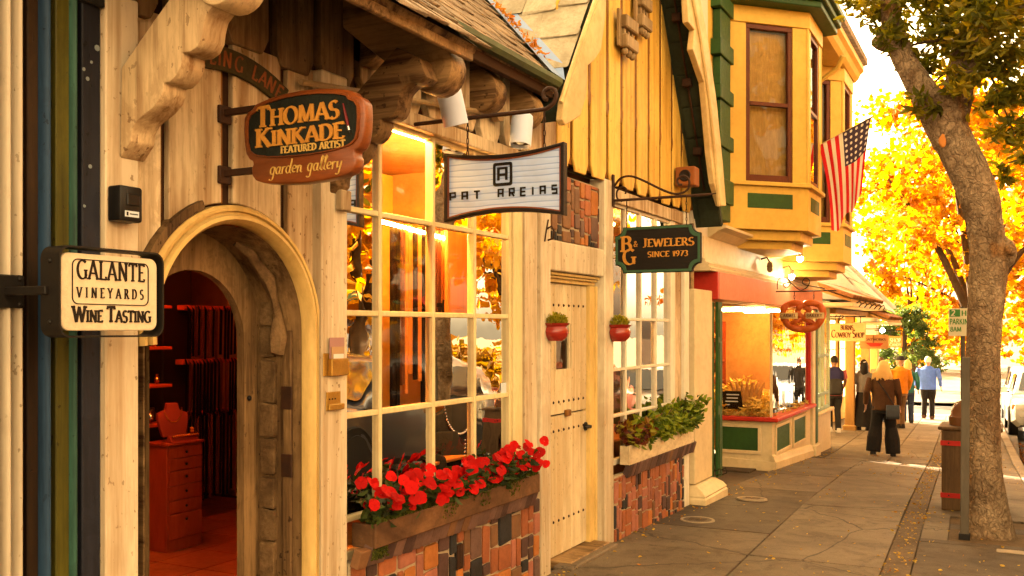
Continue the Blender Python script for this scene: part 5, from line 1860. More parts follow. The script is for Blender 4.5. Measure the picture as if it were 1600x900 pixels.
# chest of drawers seen through the arch
CX0, CX1 = -3.0, -2.75
cy0, cy1 = yX(262, CX1), yX(317, CX1)
ctop = onX(262, 694, CX1).z
t = thing('drawer_chest', (CX1 - .12, (cy0 + cy1) / 2, .045), 'narrow wooden chest of six small drawers inside the arched doorway', 'chest of drawers')
MB().box(CX0, CX1 - .012, cy0, cy1, .045, ctop - .02).build('carcass', M['red_wood'], t, bevel=.004)
MB().box(CX0 - .01, CX1 + .012, cy0 - .012, cy1 + .012, ctop - .02, ctop).build('top', M['red_wood'], t, bevel=.004)
z = ctop - .03
for h in (.095, .095, .115, .115, .105, .20):
    d_ = MB().box(CX1 - .012, CX1 + .004, cy0 + .012, cy1 - .012, z - h + .006, z).build('drawer', M['red_wood'], t, bevel=.003)
    MB().ball((CX1 + .012, (cy0 + cy1) / 2, z - min(h / 2, .05)), .011, 8, 6).build('knob', M['iron'], d_, smooth=True)
    z -= h
# necklace bust
def bust(c, h, mat, metal, lab, face=(1, -.4, 0), name='necklace_bust', grp=None, rad=.0042, drop=.42):
    c = Vector(c)
    f = Vector(face).normalized()
    s_ = Vector((-f.y, f.x, 0))
    t = thing(name, c, lab, 'jewellery bust', grp)
    P = [(-.34, 0), (.34, 0), (.46, .52), (.44, .70), (.20, .80), (.17, 1.0), (-.17, 1.0), (-.20, .80), (-.44, .70), (-.46, .52)]
    def q(x, y, o):
        return c + s_ * (x * h) + Vector((0, 0, y * h)) + f * (o * h)
    m = MB()
    n_ = len(P)
    m.add([q(x, y, -.10 - .22 * y) for x, y in P] + [q(x, y, .10 - .22 * y + .06) for x, y in P], [tuple(range(n_)), tuple(range(n_, 2 * n_))] + [(i, (i + 1) % n_, n_ + (i + 1) % n_, n_ + i) for i in range(n_)])
    m.build('bust', mat, t, bevel=.03 * h, seg=2, smooth=True, ang=60)
    nk = MB()
    k_ = 26
    for i in range(k_ + 1):
        a = math.pi * i / k_
        x, y = .26 * math.cos(a), .86 - drop * math.sin(a)
        nk.ball(q(x, y, .18 - .22 * y), rad * (1.0 + .5 * math.sin(a)), 6, 4)
    tag(nk.build('necklace', metal, t, smooth=True), kind='stuff')
    return t
M['red_velvet'] = plain('red_velvet', (.26, .035, .02), .8)
bust(((CX0 + CX1) / 2 + .02, (cy0 + cy1) / 2 - .03, ctop + .04), .26, M['red_velvet'], M['gold_metal'], 'red velvet jewellery bust with gold collar on the drawer chest', (1, -.55, 0))
t = thing('bracelet_tray', ((CX0 + CX1) / 2 + .08, (cy0 + cy1) / 2, ctop), 'low red tray of gold beads on the drawer chest in front of the bust', 'jewellery tray')
MB().prism([(CX1 - .10, cy0 + .06, ctop), (CX1 - .015, cy0 + .06, ctop), (CX1 - .06, cy0 + .06, ctop + .06)], (0, cy1 - cy0 - .09, 0)).build('tray', M['red_velvet'], t, bevel=.003)
bd = MB()
for i in range(13):
    bd.ball((CX1 - .035, cy0 + .09 + i * .021, ctop + .045), .011, 7, 5)
for i in range(4):
    bd.ball((CX1 - .04, cy1 - .09 + .02 * (i % 2), ctop + .07 + .02 * (i // 2)), .016, 7, 5)
tag(bd.build('beads', M['gold_metal'], t, smooth=True), kind='stuff')
# belt racks on the back wall of the doorway view
M['shelf_red'] = surf('red_rail_wood', (.62, .09, .015), (.40, .05, .01), .5, 6, rough=.45, bump=.2)
RX = -3.55
for j, (zpx, hh, lab) in enumerate(((478, .50, 'upper red rail hung with dark leather belts inside the doorway'), (560, .55, 'middle red rail hung with dark leather belts inside the doorway'), (640, .82, 'lower red rail hung with dark leather belts inside the doorway'))):
    zt_ = onX(330, zpx, RX).z
    y0, y1 = yX(284 if j < 1 else 281, RX), yX(410, RX)
    t = thing('belt_rack', (RX, (y0 + y1) / 2, zt_ - hh), lab, 'belt rack', 'belt racks inside the doorway')
    MB().box(RX - .06, RX + .03, y0, y1, zt_ - .045, zt_).build('rail', M['shelf_red'], t, bevel=.004)
    yv = y0 + .02
    q = 0
    while yv < y1 - .03:
        w = rnd.uniform(.026, .04)
        hb = hh * rnd.uniform(.9, 1.0)
        off = rnd.uniform(.035, .05)
        MB().add([(RX + off, yv, zt_ - hb), (RX + off, yv + w, zt_ - hb), (RX + off + .01, yv + w, zt_ - .04), (RX + off - .01, yv + w * .8, zt_ + rnd.uniform(-.03, .01)), (RX + off - .01, yv + w * .2, zt_ + .0), (RX + off + .01, yv, zt_ - .05)], [(0, 1, 2, 3, 4, 5)]).build('belt', M['leather_dark'] if rnd.random() < .8 else M['leather_brown'], t)
        yv += w + rnd.uniform(.004, .02)
        q += 1
# dark wall cabinet behind the racks and lit shelf column at the left
t = thing('display_cabinet', (-3.9, 5.5, .045), 'dark cabinet behind the belt rails inside the doorway', 'cabinet')
MB().box(-3.95, -3.65, yX(300, -3.65), 6.14, .045, 2.95).build('carcass', M['int_dark'], t, bevel=.01)
for px in (356, 370, 378):
    yv = yX(px, -3.64)
    MB().box(-3.648, -3.64, yv, yv + .02, 2.0, 2.9).build('edge_strip', M['orange_wood'], t)
t = thing('shelf_column', (-3.4, 4.6, .045), 'narrow shelf column crowded with small goods behind the doorway post', 'shelf')
SY0, SY1 = yX(226, -3.3), yX(276, -3.3)
MB().box(-3.75, -3.7, SY0 - .3, SY1 + .0, .045, 2.95).build('back', M['orange_wood'], t)
for zz in (.6, .95, 1.28, 1.6, 1.95):
    sh_ = MB().box(-3.7, -3.35, SY0 - .25, SY1, zz, zz + .025).build('shelf', M['shelf_red'], t, bevel=.003)
    yv = SY0 - .2
    while yv < SY1 - .05:
        w, h = rnd.uniform(.04, .09), rnd.uniform(.06, .22)
        xx = -3.45 - rnd.uniform(0, .12)
        MB().lathe([(.2 * w, 0), (.5 * w, .02), (.5 * w, h * .6), (.25 * w, h * .8), (.3 * w, h)], (xx, yv + w / 2, zz + .025), 10).build('trinket', rnd.choice([M['leather_dark'], M['leather_brown'], M['gold_metal'], M['shelf_red'], M['silver']]), sh_, smooth=True)
        yv += w + .01

# window display: panels, belts, shelf, busts
def panel_px(x0, x1, y0, y1, X, mat, lab, name='display_board', cat='display board'):
    a, b = onX(x0, y0, X), onX(x1, y1, X)
    zt_, zb_ = onX((x0 + x1) / 2, y0, X).z, onX((x0 + x1) / 2, y1, X).z
    return tag(MB().box(X - .03, X, a.y, b.y, max(zb_, .62), zt_).build(name, mat, None, org=(X, a.y, max(zb_, .62)), bevel=.004), lab, cat)
M['panel_amber'] = surf('amber_back_panel', (.62, .32, .045), (.45, .2, .03), .5, 2, rough=.5, bump=.1)
panel_px(520, 596, 328, 800, -.30, M['orange_wood'], 'tall brown-orange display board behind the left panes of the shop window')
panel_px(700, 752, 360, 800, -.42, M['orange_wood'], 'tall orange display board behind the middle panes of the shop window')
tag(MB().box(-1.25, -1.2, 4.95, 6.14, .05, 2.95).build('display_back_wall', M['panel_amber'], None, org=(-1.22, 5, .05)), 'amber partition wall at the back of the window display', 'partition')
tag(MB().box(-.66, -.12, 4.12, 6.14, .05, .60).build('display_plinth', M['orange_wood'], None, org=(-.6, 5, .05), bevel=.005), 'orange wooden plinth under the window display', 'plinth')
bl = random.Random(9)
t = thing('hanging_belts', (-.6, 4.9, 1.0), 'long brown and black belts hanging from a rail behind the shop window', 'belt rack')
zt_ = onX(640, 358, -.6).z
y0, y1 = yX(604, -.6), yX(690, -.6)
MB().box(-.62, -.58, y0, y1, zt_, zt_ + .03).build('rail', M['leather_brown'], t)
yv = y0
while yv < y1 - .02:
    w = bl.uniform(.03, .05)
    MB().box(-.585 + bl.uniform(0, .02), -.575 + bl.uniform(.02, .03), yv, yv + w, zt_ - bl.uniform(.9, 1.25), zt_ + .02).build('belt', bl.choice([M['leather_dark'], M['leather_brown'], M['leather_brown'], M['orange_wood']]), t, bevel=.003)
    yv += w + bl.uniform(.002, .02)
t = thing('folded_belts', (-.5, 5.6, 1.86), 'row of short folded belts on a rail behind the right panes of the shop window', 'belt rack')
y0, y1 = yX(690, -.5), yX(800, -.5)
z1_ = onX(760, 470, -.5).z
MB().box(-.54, -.5, y0, y1, z1_ - .06, z1_ - .03).build('rail', M['leather_dark'], t)
yv = y0
while yv < y1 - .03:
    w = bl.uniform(.05, .07)
    MB().box(-.50, -.48, yv, yv + w, z1_ - bl.uniform(.5, .8), z1_ + bl.uniform(-.01, .03)).build('belt', bl.choice([M['leather_brown'], M['leather_dark']]), t, bevel=.006)
    yv += w + .006
# shelf of boxes and buckles
zs = onX(640, 715, -.45).z
shelf = tag(MB().box(-.75, -.18, 4.1, 6.1, zs - .02, zs).build('display_shelf', M['orange_wood'], None, org=(-.45, 5.1, zs - .02), bevel=.003), 'orange shelf across the window display holding buckles', 'shelf')
for j in range(9):
    yv = 4.35 + j * .19
    tag(MB().box(-.40, -.30, yv, yv + bl.uniform(.06, .11), zs + .001, zs + bl.uniform(.03, .08)).build('buckle_box', bl.choice([M['leather_dark'], M['silver'], M['leather_brown'], M['gold_metal']]), None, org=(-.35, yv, zs), bevel=.008), 'small buckle display block on the orange window shelf, %s from the bright post' % ORD[j], 'display block', 'buckle blocks on the window shelf')
for k_, (px, py, hpx, met, lab) in enumerate(((653, 790, 105, 'gold_metal', 'black velvet bust with gold chain low behind the second pane'), (702, 775, 100, 'silver', 'black velvet bust with chain low behind the third pane'), (716, 650, 85, 'silver', 'black velvet bust with silver chain behind the third pane above the shelf'), (612, 800, 95, 'silver', 'black velvet bust low behind the window beside the brown-orange board'))):
    b = onX(px, py, -.28)
    b.z = max(b.z, .602)
    if k_ == 2:
        b.z = zs + .001
    dep = (b - CAM).dot(Vector((-SN, CS, 0)))
    bust(b, hpx / FPX * dep, M['black_velvet'], M[met], lab, (1, -.9, 0), grp='black busts in the window', rad=.0075, drop=.5)
# licence-plate souvenir
lp = onX(640, 682, -.36)
t = thing('licence_plate', lp, 'white souvenir licence plate lettered in black behind the lower window pane', 'plate')
MB().box(-.365, -.36, lp.y - .09, lp.y + .09, lp.z - .045, lp.z + .045).build('plate', M['sticker'], t, bevel=.004)
letters('MY913O', M['leather_dark'], t, (-.3595, lp.y - .075, lp.z - .02), (0, 1, 0), (0, 0, 1), .042, .2, .8, 0, .002, .1, fit=.15)
# lit tubes: the one seen through the upper panes, and the doorway's own ceiling tubes
M['tube_lit'] = emit('warm_tube', (1.0, .48, .12), 40.0)
M['tube_red'] = emit('red_warm_tube', (1.0, .17, .022), 5.5)
a, b = onX(592, 345, -.55), onX(705, 375, -.55)
tag(MB().tube([a, b], .012, 8).build('display_tube_lamp', M['tube_lit'], None, org=a), 'glowing orange tube lamp across the upper panes of the shop window', 'lamp')
for j, (p, q, lab) in enumerate((((-2.2, 3.0, 2.9), (-2.2, 4.6, 2.9), 'red-orange ceiling tube nearer the arched doorway'), ((-2.9, 4.4, 2.9), (-2.9, 5.9, 2.9), 'red-orange ceiling tube above the drawer chest'))):
    tag(MB().tube([p, q], .03, 8).build('ceiling_tube_lamp', M['tube_red'], None, org=p), lab, 'lamp', 'ceiling tubes in the shop')
tag(MB().tube([(-.16, 4.2, 2.935), (-.16, 5.7, 2.935)], .018, 8).build('ceiling_tube_lamp', emit('amber_tube', (1.0, .46, .08), 40.0), None, org=(-.16, 4.2, 2.935)), 'added amber tube hidden behind the window header, brightening the display', 'lamp', 'ceiling tubes in the shop')  # lamp added out of sight behind the header to brighten the display
# room behind the second window
tag(MB().box(-1.25, -1.2, 6.3, 9.7, .05, 2.95).build('jeweller_partition', M['int_wall'], None, org=(-1.2, 8, .05)), 'warm plaster partition behind the white grid window', 'partition')
tag(MB().box(-1.1, -.2, 7.8, 9.7, .05, .75).build('jeweller_counter', M['orange_wood'], None, org=(-.6, 8.6, .05), bevel=.01), 'orange wooden counter behind the white grid window', 'counter')
tag(MB().tube([(-.7, 7.9, 2.88), (-.7, 9.5, 2.88)], .02, 8).build('ceiling_tube_lamp', emit('amber_tube_b', (1.0, .52, .12), 16.0), None, org=(-.7, 7.9, 2.88)), 'amber ceiling tube behind the white grid window', 'lamp', 'ceiling tubes in the shop')
# ================================================================ BAKERY BUILDING
M['bak_cream'] = surf('cream_bakery_paint', (.80, .62, .36), (.58, .40, .18), .4, 1.6, rough=.5, bump=.12)
M['bak_yellow'] = surf('bounce_yellow_paint', (.80, .50, .10), (.62, .34, .05), .4, 1.6, rough=.5, bump=.12)  # yellowed, the glowing bounce on the bays is put into the paint
M['bak_green'] = surf('green_bakery_paint', (.035, .095, .022), (.02, .05, .014), .5, 3, rough=.45, bump=.15)
M['bak_red'] = surf('red_bakery_paint', (.55, .035, .018), (.36, .02, .012), .4, 4, rough=.4, bump=.12)
M['hazed_salmon'] = surf('hazed_salmon_fascia', (.70, .24, .13), (.58, .18, .08), .4, 2.5, rough=.6, bump=.15)  # red fascia made paler, distant haze is put into its colour
M['sash_brown'] = surf('red_brown_sash', (.14, .035, .015), (.08, .02, .01), .5, 5, rough=.4, bump=.1)
M['far_white'] = plain('pale_side_wall', (.78, .66, .50), .6)
bak = thing('bakery_building', (0, 10.3, gz(10.3)), 'cream and yellow bakery building with bay windows, red fascia and green panels', 'building')


def bp(name, m, mat, parent=None, **kw):
    return m.build(name, M[mat] if isinstance(mat, str) else mat, parent or bak, **kw)


# column with plinth, and folded green shutters
c0, c1 = yX(1086, .06), yX(1113, .06)
zb = gz(10.4)
bp('column', MB().box(-.25, .06, c0, c1, zb + .2, 2.2), 'bak_cream', bevel=.008)
pf = [(.20, 0), (.20, .085), (.185, .10), (.19, .12), (.155, .165), (.12, .19), (.085, .215), (.06, .22)]
cyc = (c0 + c1) / 2
hw = (c1 - c0) / 2
rings = []
for q, z in pf:
    e = q - .06
    rings.append([Vector((x, y, zb - .03 + z)) for x, y in ((-.25 - e, c0 - e * .6), (.06 + e, c0 - e * .6), (.06 + e, c1 + e), (-.25 - e, c1 + e))])
bp('column_base', MB().loft(rings), 'bak_cream', smooth=True, ang=30)
sy = c1 + .012
for j in range(2):
    sh = bp('shutter', MB().box(.0 + .045 * j, .035 + .045 * j, sy + .16 * j, sy + .16 + .18 * j, zb + .16, 2.08), 'bak_green', bevel=.005)
    for (za, zc) in ((zb + .25, .8), (.9, 1.62), (1.68, 2.0)):
        MB().box(.036 + .045 * j, .044 + .045 * j, sy + .16 * j + .03, sy + .13 + .18 * j, za, zc).build('raised_panel', M['bak_green'], sh, bevel=.006)
    lt_ = .24
    MB().tube([(.06 + .04 * j, sy + .10 + .12 * j, zb + lt_), (.12 + .03 * j, sy + .10 + .12 * j, zb + lt_ + .03), (.13 + .03 * j, sy + .10 + .12 * j, zb + lt_ - .03), (.07 + .04 * j, sy + .10 + .12 * j, zb + lt_ - .05)], .007, 6).build('latch', M['iron'], sh, smooth=True)
# window box projecting between the recess and the street
BY0, BY1 = 13.95, 16.95
zg = gz(14)
zs_, zt_ = .50, 2.02
base = MB().prism([Vector((-.75, BY0, gz(14) - .1)), Vector((.0, BY0, gz(14) - .1)), Vector((.0, BY0, zs_ - .06)), Vector((-.75, BY0, zs_ - .06))], (0, .06, 0))
bp('window_apron', base, 'bak_cream')
bp('window_apron', MB().add([(-.06, BY0 + .06, gz(14) - .1), (0, BY0 + .06, gz(14) - .1), (0, BY1, gz(17) - .1), (-.06, BY1, gz(17) - .1), (-.06, BY0 + .06, zs_ - .06), (0, BY0 + .06, zs_ - .06), (0, BY1, zs_ - .06), (-.06, BY1, zs_ - .06)], [(3, 2, 1, 0), (4, 5, 6, 7), (0, 1, 5, 4), (1, 2, 6, 5), (2, 3, 7, 6), (3, 0, 4, 7)]), 'bak_cream')


def framed_panel(p, axv, nv, w, z0, z1, mat='bak_green', fw=.05):
    """Green recessed panel with a raised cream bead round it, on a face starting at p along axv with normal nv."""
    p, axv, nv = Vector(p), Vector(axv), Vector(nv)
    Z = Vector((0, 0, 1))
    def bx(u0, u1, a, b, d0, d1, nm, mt, bev=.004):
        c = p + axv * ((u0 + u1) / 2) + Z * ((a + b) / 2 - p.z) + nv * ((d0 + d1) / 2)
        bp(nm, MB().obox(c, axv * ((u1 - u0) / 2), nv * ((d1 - d0) / 2), Z * ((b - a) / 2)), mt, bevel=bev)
    bx(0, w, z0, z1, .001, .006, 'panel', mat, 0)
    for (u0, u1, a, b) in ((-fw, w + fw, z1, z1 + fw), (-fw, w + fw, z0 - fw, z0), (-fw, 0, z0, z1), (w, w + fw, z0, z1)):
        bx(u0, u1, a, b, .0, .025, 'panel_bead', 'bak_cream')


framed_panel((-.72, BY0, 0), (1, 0, 0), (0, -1, 0), .52, .01, .34)
framed_panel((0, BY0 + .22, 0), (0, 1, 0), (1, 0, 0), .98, -.02, .33)
framed_panel((0, BY0 + 1.5, 0), (0, 1, 0), (1, 0, 0), .98, -.04, .33)
# skirting following the fall of the pavement
for a, b in ((BY0 - .04, BY1 + .1),):
    L = []
    for y_ in (a, b):
        g_ = gz(y_)
        L.append([Vector((x, y_, z)) for x, z in ((.0, g_ - .08), (.06, g_ - .08), (.06, g_ + .10), (.045, g_ + .13), (.03, g_ + .18), (.0, g_ + .2))])
    bp('skirting', MB().loft(L), 'bak_cream')
g_ = gz(BY0)
bp('skirting', MB().prism([Vector((x, BY0 - .001, z)) for x, z in ((-.75, g_ - .1), (.06, g_ - .1), (.06, g_ + .10), (-.75, g_ + .14))], (0, -.045, 0)), 'bak_cream', bevel=.006)
# red sill, mullions, glass
bp('sill', MB().box(-.75, .10, BY0 - .10, BY0 + .06, zs_ - .06, zs_), 'bak_red', bevel=.012)
bp('sill', MB().box(-.10, .10, BY0 + .062, BY1 + .02, zs_ - .062, zs_ - .002), 'bak_red', bevel=.012)
bp('mullion', MB().box(-.035, .0, BY0, BY0 + .035, zs_, zt_), 'muntin', bevel=.005)
bp('mullion', MB().box(-.05, .02, BY1 - .10, BY1, zs_, zt_), 'bak_red', bevel=.005)
gl_ = bp('pane', MB().sheet([(-.75, BY0 + .02, zs_), (-.04, BY0 + .02, zs_), (-.04, BY0 + .02, zt_), (-.75, BY0 + .02, zt_)]), 'glass')
gl_ = bp('pane', MB().sheet([(-.02, BY0 + .04, zs_), (-.02, BY1 - .1, zs_), (-.02, BY1 - .1, zt_), (-.02, BY0 + .04, zt_)]), 'glass')
bp('pilaster', MB().box(-.3, .05, BY1 + .03, BY1 + .22, gz(17) - .1, 2.1), 'bak_cream', bevel=.008)
bp('pilaster', MB().box(-.3, .06, BY1 + .23, BY1 + .42, gz(17) + .2, 2.1), 'bak_green', bevel=.008)
bp('pilaster_base', MB().box(-.3, .10, BY1 + .0, BY1 + .46, gz(17.2) - .1, gz(17.2) + .2), 'bak_cream', bevel=.015)
# recess walls and interior shell
bp('recess_wall', MB().box(-1.3, -1.25, 10.0, 14.0, -.3, 2.6), 'bak_yellow')
bp('inner_wall', MB().box(-2.6, -2.55, 14.0, 17.4, -.4, 2.6), 'orange_wood')
bp('inner_wall', MB().box(-2.6, -.05, BY1 + .02, BY1 + .05, -.4, 2.6), 'int_wall')
bp('inner_ceiling', MB().box(-2.6, -.05, 13.95, 17.0, 2.1, 2.15), 'int_wall')
bp('display_deck', MB().box(-1.3, -.06, BY0 + .06, BY1 - .1, .30, .42), 'orange_wood')
bp('inner_wall', MB().box(-1.75, -1.7, 14.0, 16.9, .3, 2.1), 'orange_wood')
# fascia, frieze, cornice
bp('fascia_end', MB().box(-.3, .12, 10.60, 10.68, 2.105, 2.416), 'bak_red', bevel=.006)
bp('fascia', MB().box(-.3, .121, 10.682, 13.30, 2.105, 2.416), 'hazed_salmon', bevel=.006)
bp('fascia', MB().box(-.3, .119, 13.306, 17.45, 2.105, 2.416), 'hazed_salmon', bevel=.006)
def moulding(z0, prof, y0, y1, nm, mt):
    L = [[Vector((x, y, z0 + z)) for x, z in prof] for y in (y0, y1)]
    bp(nm, MB().loft(L), mt)
moulding(2.418, [(-.3, 0), (.10, 0), (.11, .03), (.08, .05), (.09, .08), (.05, .10), (.05, .13), (-.3, .13)], 10.35, 17.45, 'cornice', 'bak_cream')
bp('frieze', MB().box(-.3, .03, 10.35, 17.45, 2.55, 2.80), 'bak_cream', bevel=.004)
moulding(2.80, [(-.3, 0), (.04, 0), (.14, .07), (.22, .10), (.22, .13), (-.3, .20)], 10.55, 17.45, 'cornice', 'bak_cream')
bp('front_wall', MB().box(-.3, .0, 10.05, 17.45, 3.0, 5.6), 'bak_yellow')
bp('side_wall', MB().box(-4, .012, 9.99, 10.045, 2.42, 6.6), 'far_white')
bp('front_wall_edge', MB().box(-.3, .02, 10.046, 10.55, 2.56, 6.6), 'far_white')
bp('rear_wall', MB().box(-4, -2.61, 10.0, 17.4, -.3, 6.0), 'bak_yellow')
# stacked green corner blocks
q0, q1 = yX(1119, .06), yX(1139, .06)
zl = [onX(1128, v, .06).z for v in (345, 318, 280, 233, 210, 160, 138, 93, 67, 20, -5, -60)]
for i, (a, b) in enumerate(zip(zl, zl[1:])):
    wide = i % 2 == 1
    piece('corner_block', unit_piece('corner_block', .04), M['bak_green'], bak, (.05, (q0 + q1) / 2, (a + b) / 2), (.14 if wide else .09, (q1 - q0) * (1.05 if wide else .8), abs(b - a) - .004))
# -------- bay windows
M['glass_soft'] = glass('thin_upper_glass', (1, 1, 1), 1.28, .05)
M['blind'] = surf('woven_tan_blind', (.55, .33, .10), (.35, .19, .05), .6, 30, (1, 1, .15), .4, .6, .7, .5, .003, 60)


def bay(y0, p, fw, zb, zt, parent_name='bay'):
    P = [Vector((0, y0, 0)), Vector((p, y0 + p, 0)), Vector((p, y0 + p + fw, 0)), Vector((0, y0 + 2 * p + fw, 0))]
    Z = Vector((0, 0, 1))
    def poly(z0, z1, e, mt, nm):
        E = [Vector((0, y0 - e * 1.4, 0)), Vector((p + e, y0 + p - e * .41, 0)), Vector((p + e, y0 + p + fw + e * .41, 0)), Vector((0, y0 + 2 * p + fw + e * 1.4, 0))]
        bp(nm, MB().prism([q + Z * z0 for q in E], Z * (z1 - z0)), mt, bevel=.006)
    poly(zb, zb + .53, 0, 'bak_yellow', 'bay_apron')
    poly(zb + .53, zb + .58, .05, 'bak_yellow', 'bay_sill')
    poly(zb - .12, zb - .002, -.10, 'bak_yellow', 'bay_foot')
    poly(zb - .22, zb - .121, -.22, 'bak_yellow', 'bay_foot')
    poly(zt - .20, zt, .02, 'bak_yellow', 'bay_head')
    w0, w1 = zb + .58, zt - .20
    for i in range(3):
        a, b = P[i], P[i + 1]
        d = (b - a)
        L = d.length
        d.normalize()
        nv = Vector((d.y, -d.x, 0))
        m = (a + b) / 2
        def bx(u0, u1, z0, z1, d0, d1, nm, mt, par=None, bev=.004):
            c = a + d * ((u0 + u1) / 2) + Z * ((z0 + z1) / 2) + nv * ((d0 + d1) / 2)
            return bp(nm, MB().obox(c, d * ((u1 - u0) / 2), nv * ((d1 - d0) / 2), Z * ((z1 - z0) / 2)), mt, par, bevel=bev)
        wa, wb = L * .22, L * .80
        if L < 1.0:
            wa, wb = L * .18, L * .82
        bx(.03, wa, w0, w1, -.08, .0, 'bay_stile', 'bak_yellow')
        bx(wb, L - .03, w0, w1, -.08, .0, 'bay_stile', 'bak_yellow')
        fr = bx(wa, wb, w1 - .06, w1 - .001, -.06, -.01, 'bay_window', 'sash_brown')
        bx(wa, wa + .06, w0, w1 - .061, -.06, -.012, 'sash', 'sash_brown', fr)
        bx(wb - .06, wb, w0, w1 - .061, -.06, -.012, 'sash', 'sash_brown', fr)
        bx(wa + .061, wb - .061, w0, w0 + .09, -.06, -.014, 'sash', 'sash_brown', fr)
        zm = (w0 + w1) / 2
        bx(wa + .061, wb - .061, zm - .03, zm + .02, -.065, -.012, 'meeting_rail', 'sash_brown', fr)
        for (s0, s1, o) in ((w0 + .09, zm - .03, -.035), (zm + .02, w1 - .061, -.045)):
            q = [a + d * u + Z * z + nv * o for u, z in ((wa + .06, s0), (wb - .06, s0), (wb - .06, s1), (wa + .06, s1))]
            MB().sheet(q).build('pane', M['glass_soft'], fr)
        bx(wa + .02, wb - .02, w0, w1 - .06, -.13, -.12, 'blind', 'blind', fr, 0)
        if i < 2:
            pw = (wa + .02, wb) if i == 0 else (wa, wb)
            bx(pw[0], pw[1], zb + .26, zb + .44, -.002, .006, 'green_panel', 'bak_green')
    for q in (P[1], P[2]):
        bp('bay_corner', MB().lathe([(.03, w0), (.03, w1)], (q.x - .02, q.y, 0), 6), 'bak_yellow')


bay(11.50, .80, .92, 2.99, 5.70)
bay(14.35, .80, .92, 2.78, 5.70)
# eave: green crown round the near bay, long soffit and gutter
E = [Vector((-.1, 11.3, 0)), Vector((.12, 11.3, 0)), Vector((.98, 12.16, 0)), Vector((.98, 13.4, 0)), Vector((-.1, 13.4, 0))]
for z0, z1, e in ((5.70, 5.78, .0), (5.78, 5.86, .05), (5.86, 5.95, .10)):
    bp('crown_moulding', MB().prism([Vector((q.x + (e if q.x > .5 else 0), q.y - (e if q.y < 13 else 0), z0)) for q in E], (0, 0, z1 - z0 - .001)), 'bak_green', bevel=.01)
moulding(5.70, [(-.3, 0), (.84, 0), (.89, .05), (.92, .12), (.97, .16), (.97, .24), (-.3, .28)], 13.41, 16.15, 'eave_moulding', 'bak_yellow')
bp('roof', MB().prism([Vector((x, y_, 5.97 + (1.02 - x) * .28)) for x, y_ in ((1.02, 11.15), (1.02, 16.2), (.15, 17.5), (-3.5, 17.5), (-3.5, 11.15))], (0, 0, .1)), M['shingle'])
bp('downpipe', MB().tube([(.98, 13.9, 5.55), (.9, 13.95, 5.4), (.05, 14.1, 4.9), (.05, 14.1, 3.1)], .035, 8), 'bak_yellow', smooth=True)

# -------- lit spot bulbs over the fascia, and an unlit one
M['bulb_lit'] = emit('lit_bulb', (1.0, .80, .45), 30.0)
for px, py, X, lit, lab in ((1250, 400, .42, True, 'lit bulb under the near bay window'), (1237, 428, .18, True, 'lit bulb in front of the bakery frieze'), (1203, 416, .16, False, 'unlit spot lamp in front of the bakery frieze')):
    c = onX(px, py, X)
    t = thing('frieze_lamp', c, lab, 'lamp', 'lamps over the bakery window')
    MB().tube([c + Vector((-.12, 0, .10)), c + Vector((-.04, 0, .12)), c + Vector((0, 0, .05))], .012, 6).build('arm', M['iron_rust'], t, smooth=True)
    MB().lathe([(.02, .06), (.035, .05), (.045, -.01), (.038, -.012)], c, 12).build('socket', M['pipe'], t, smooth=True)
    MB().ball(c + Vector((0, 0, -.035)), (.042, .042, .05), 12, 8).build('bulb', M['bulb_lit'] if lit else M['pipe'], t, smooth=True)

# -------- pretzel sign on a scrolled bracket
PY_ = 13.63
px0, px1 = xY(1221, PY_), xY(1289, PY_)
pc = Vector(((px0 + px1) / 2, PY_, onY(1255, 496, PY_).z))
pw = px1 - px0
M['pretzel'] = surf('glazed_orange_pretzel', (.60, .13, .025), (.42, .07, .015), .5, 6, rough=.3, bump=.15)
M['banner'] = plain('cream_banner', (.74, .50, .22), .5)
t = thing('pretzel_sign', (px0, PY_, pc.z - pw * .3), 'orange pretzel-shaped hanging sign with banners lettered CARMEL BAKERY', 'sign')
K = [(-.02, -.02), (.10, .10), (.12, .22), (.02, .34), (-.18, .40), (-.38, .33), (-.46, .15), (-.42, -.05), (-.30, -.24), (-.10, -.32), (.10, -.32), (.30, -.24), (.42, -.05), (.46, .15), (.38, .33), (.18, .40), (-.02, .34), (-.12, .22), (-.10, .10), (.02, -.02), (.18, -.12), (.34, -.26)]
K2 = [(-.34, -.26), (-.18, -.12)] + K
sp_ = smooth_path(K2)
MB().tube([pc + Vector((q.x * pw, (.02 if 8 < i < 20 else -.015) + .012 * math.sin(i), q.y * pw * .85)) for i, q in enumerate(sp_)], [pw * (.055 + .03 * math.sin(math.pi * i / len(sp_))) for i in range(len(sp_))], 9).build('pretzel', M['pretzel'], t, smooth=True)
for s_, txt in ((-1, 'CARMEL'), (1, 'BAKERY')):
    b0 = pc + Vector((s_ * pw * .30 - pw * .21, -.08, -.03 * pw))
    MB().loft([[b0 + Vector((u * pw * .42, -.01 - .03 * math.sin(math.pi * u), dz)) for dz in (0, .14 * pw)] for u in (0, .25, .5, .75, 1)], caps=False, closed=False).build('banner', M['banner'], t, smooth=True)
    letters(txt, M['sash_brown'], t, b0 + Vector((.03 * pw, -.045, .035 * pw)), (1, 0, 0), (0, 0, 1), .075 * pw, .18, .6, 0, .003, .1, fit=.36 * pw, split=False)
zb_ = pc.z + pw * .62
MB().tube([(.12, PY_, zb_), (px1 + .15, PY_, zb_)], .009, 6).build('bracket_bar', M['iron'], t, smooth=True)
scr = smooth_path([(.02, .03), (.03, .16), (.12, .2), (.2, .12), (.15, .05), (.1, .1), (.2, .12), (.32, .02), (.42, .05), (.46, .14), (.40, .18), (.36, .12), (.42, .08), (.58, .05), (.66, .03)])
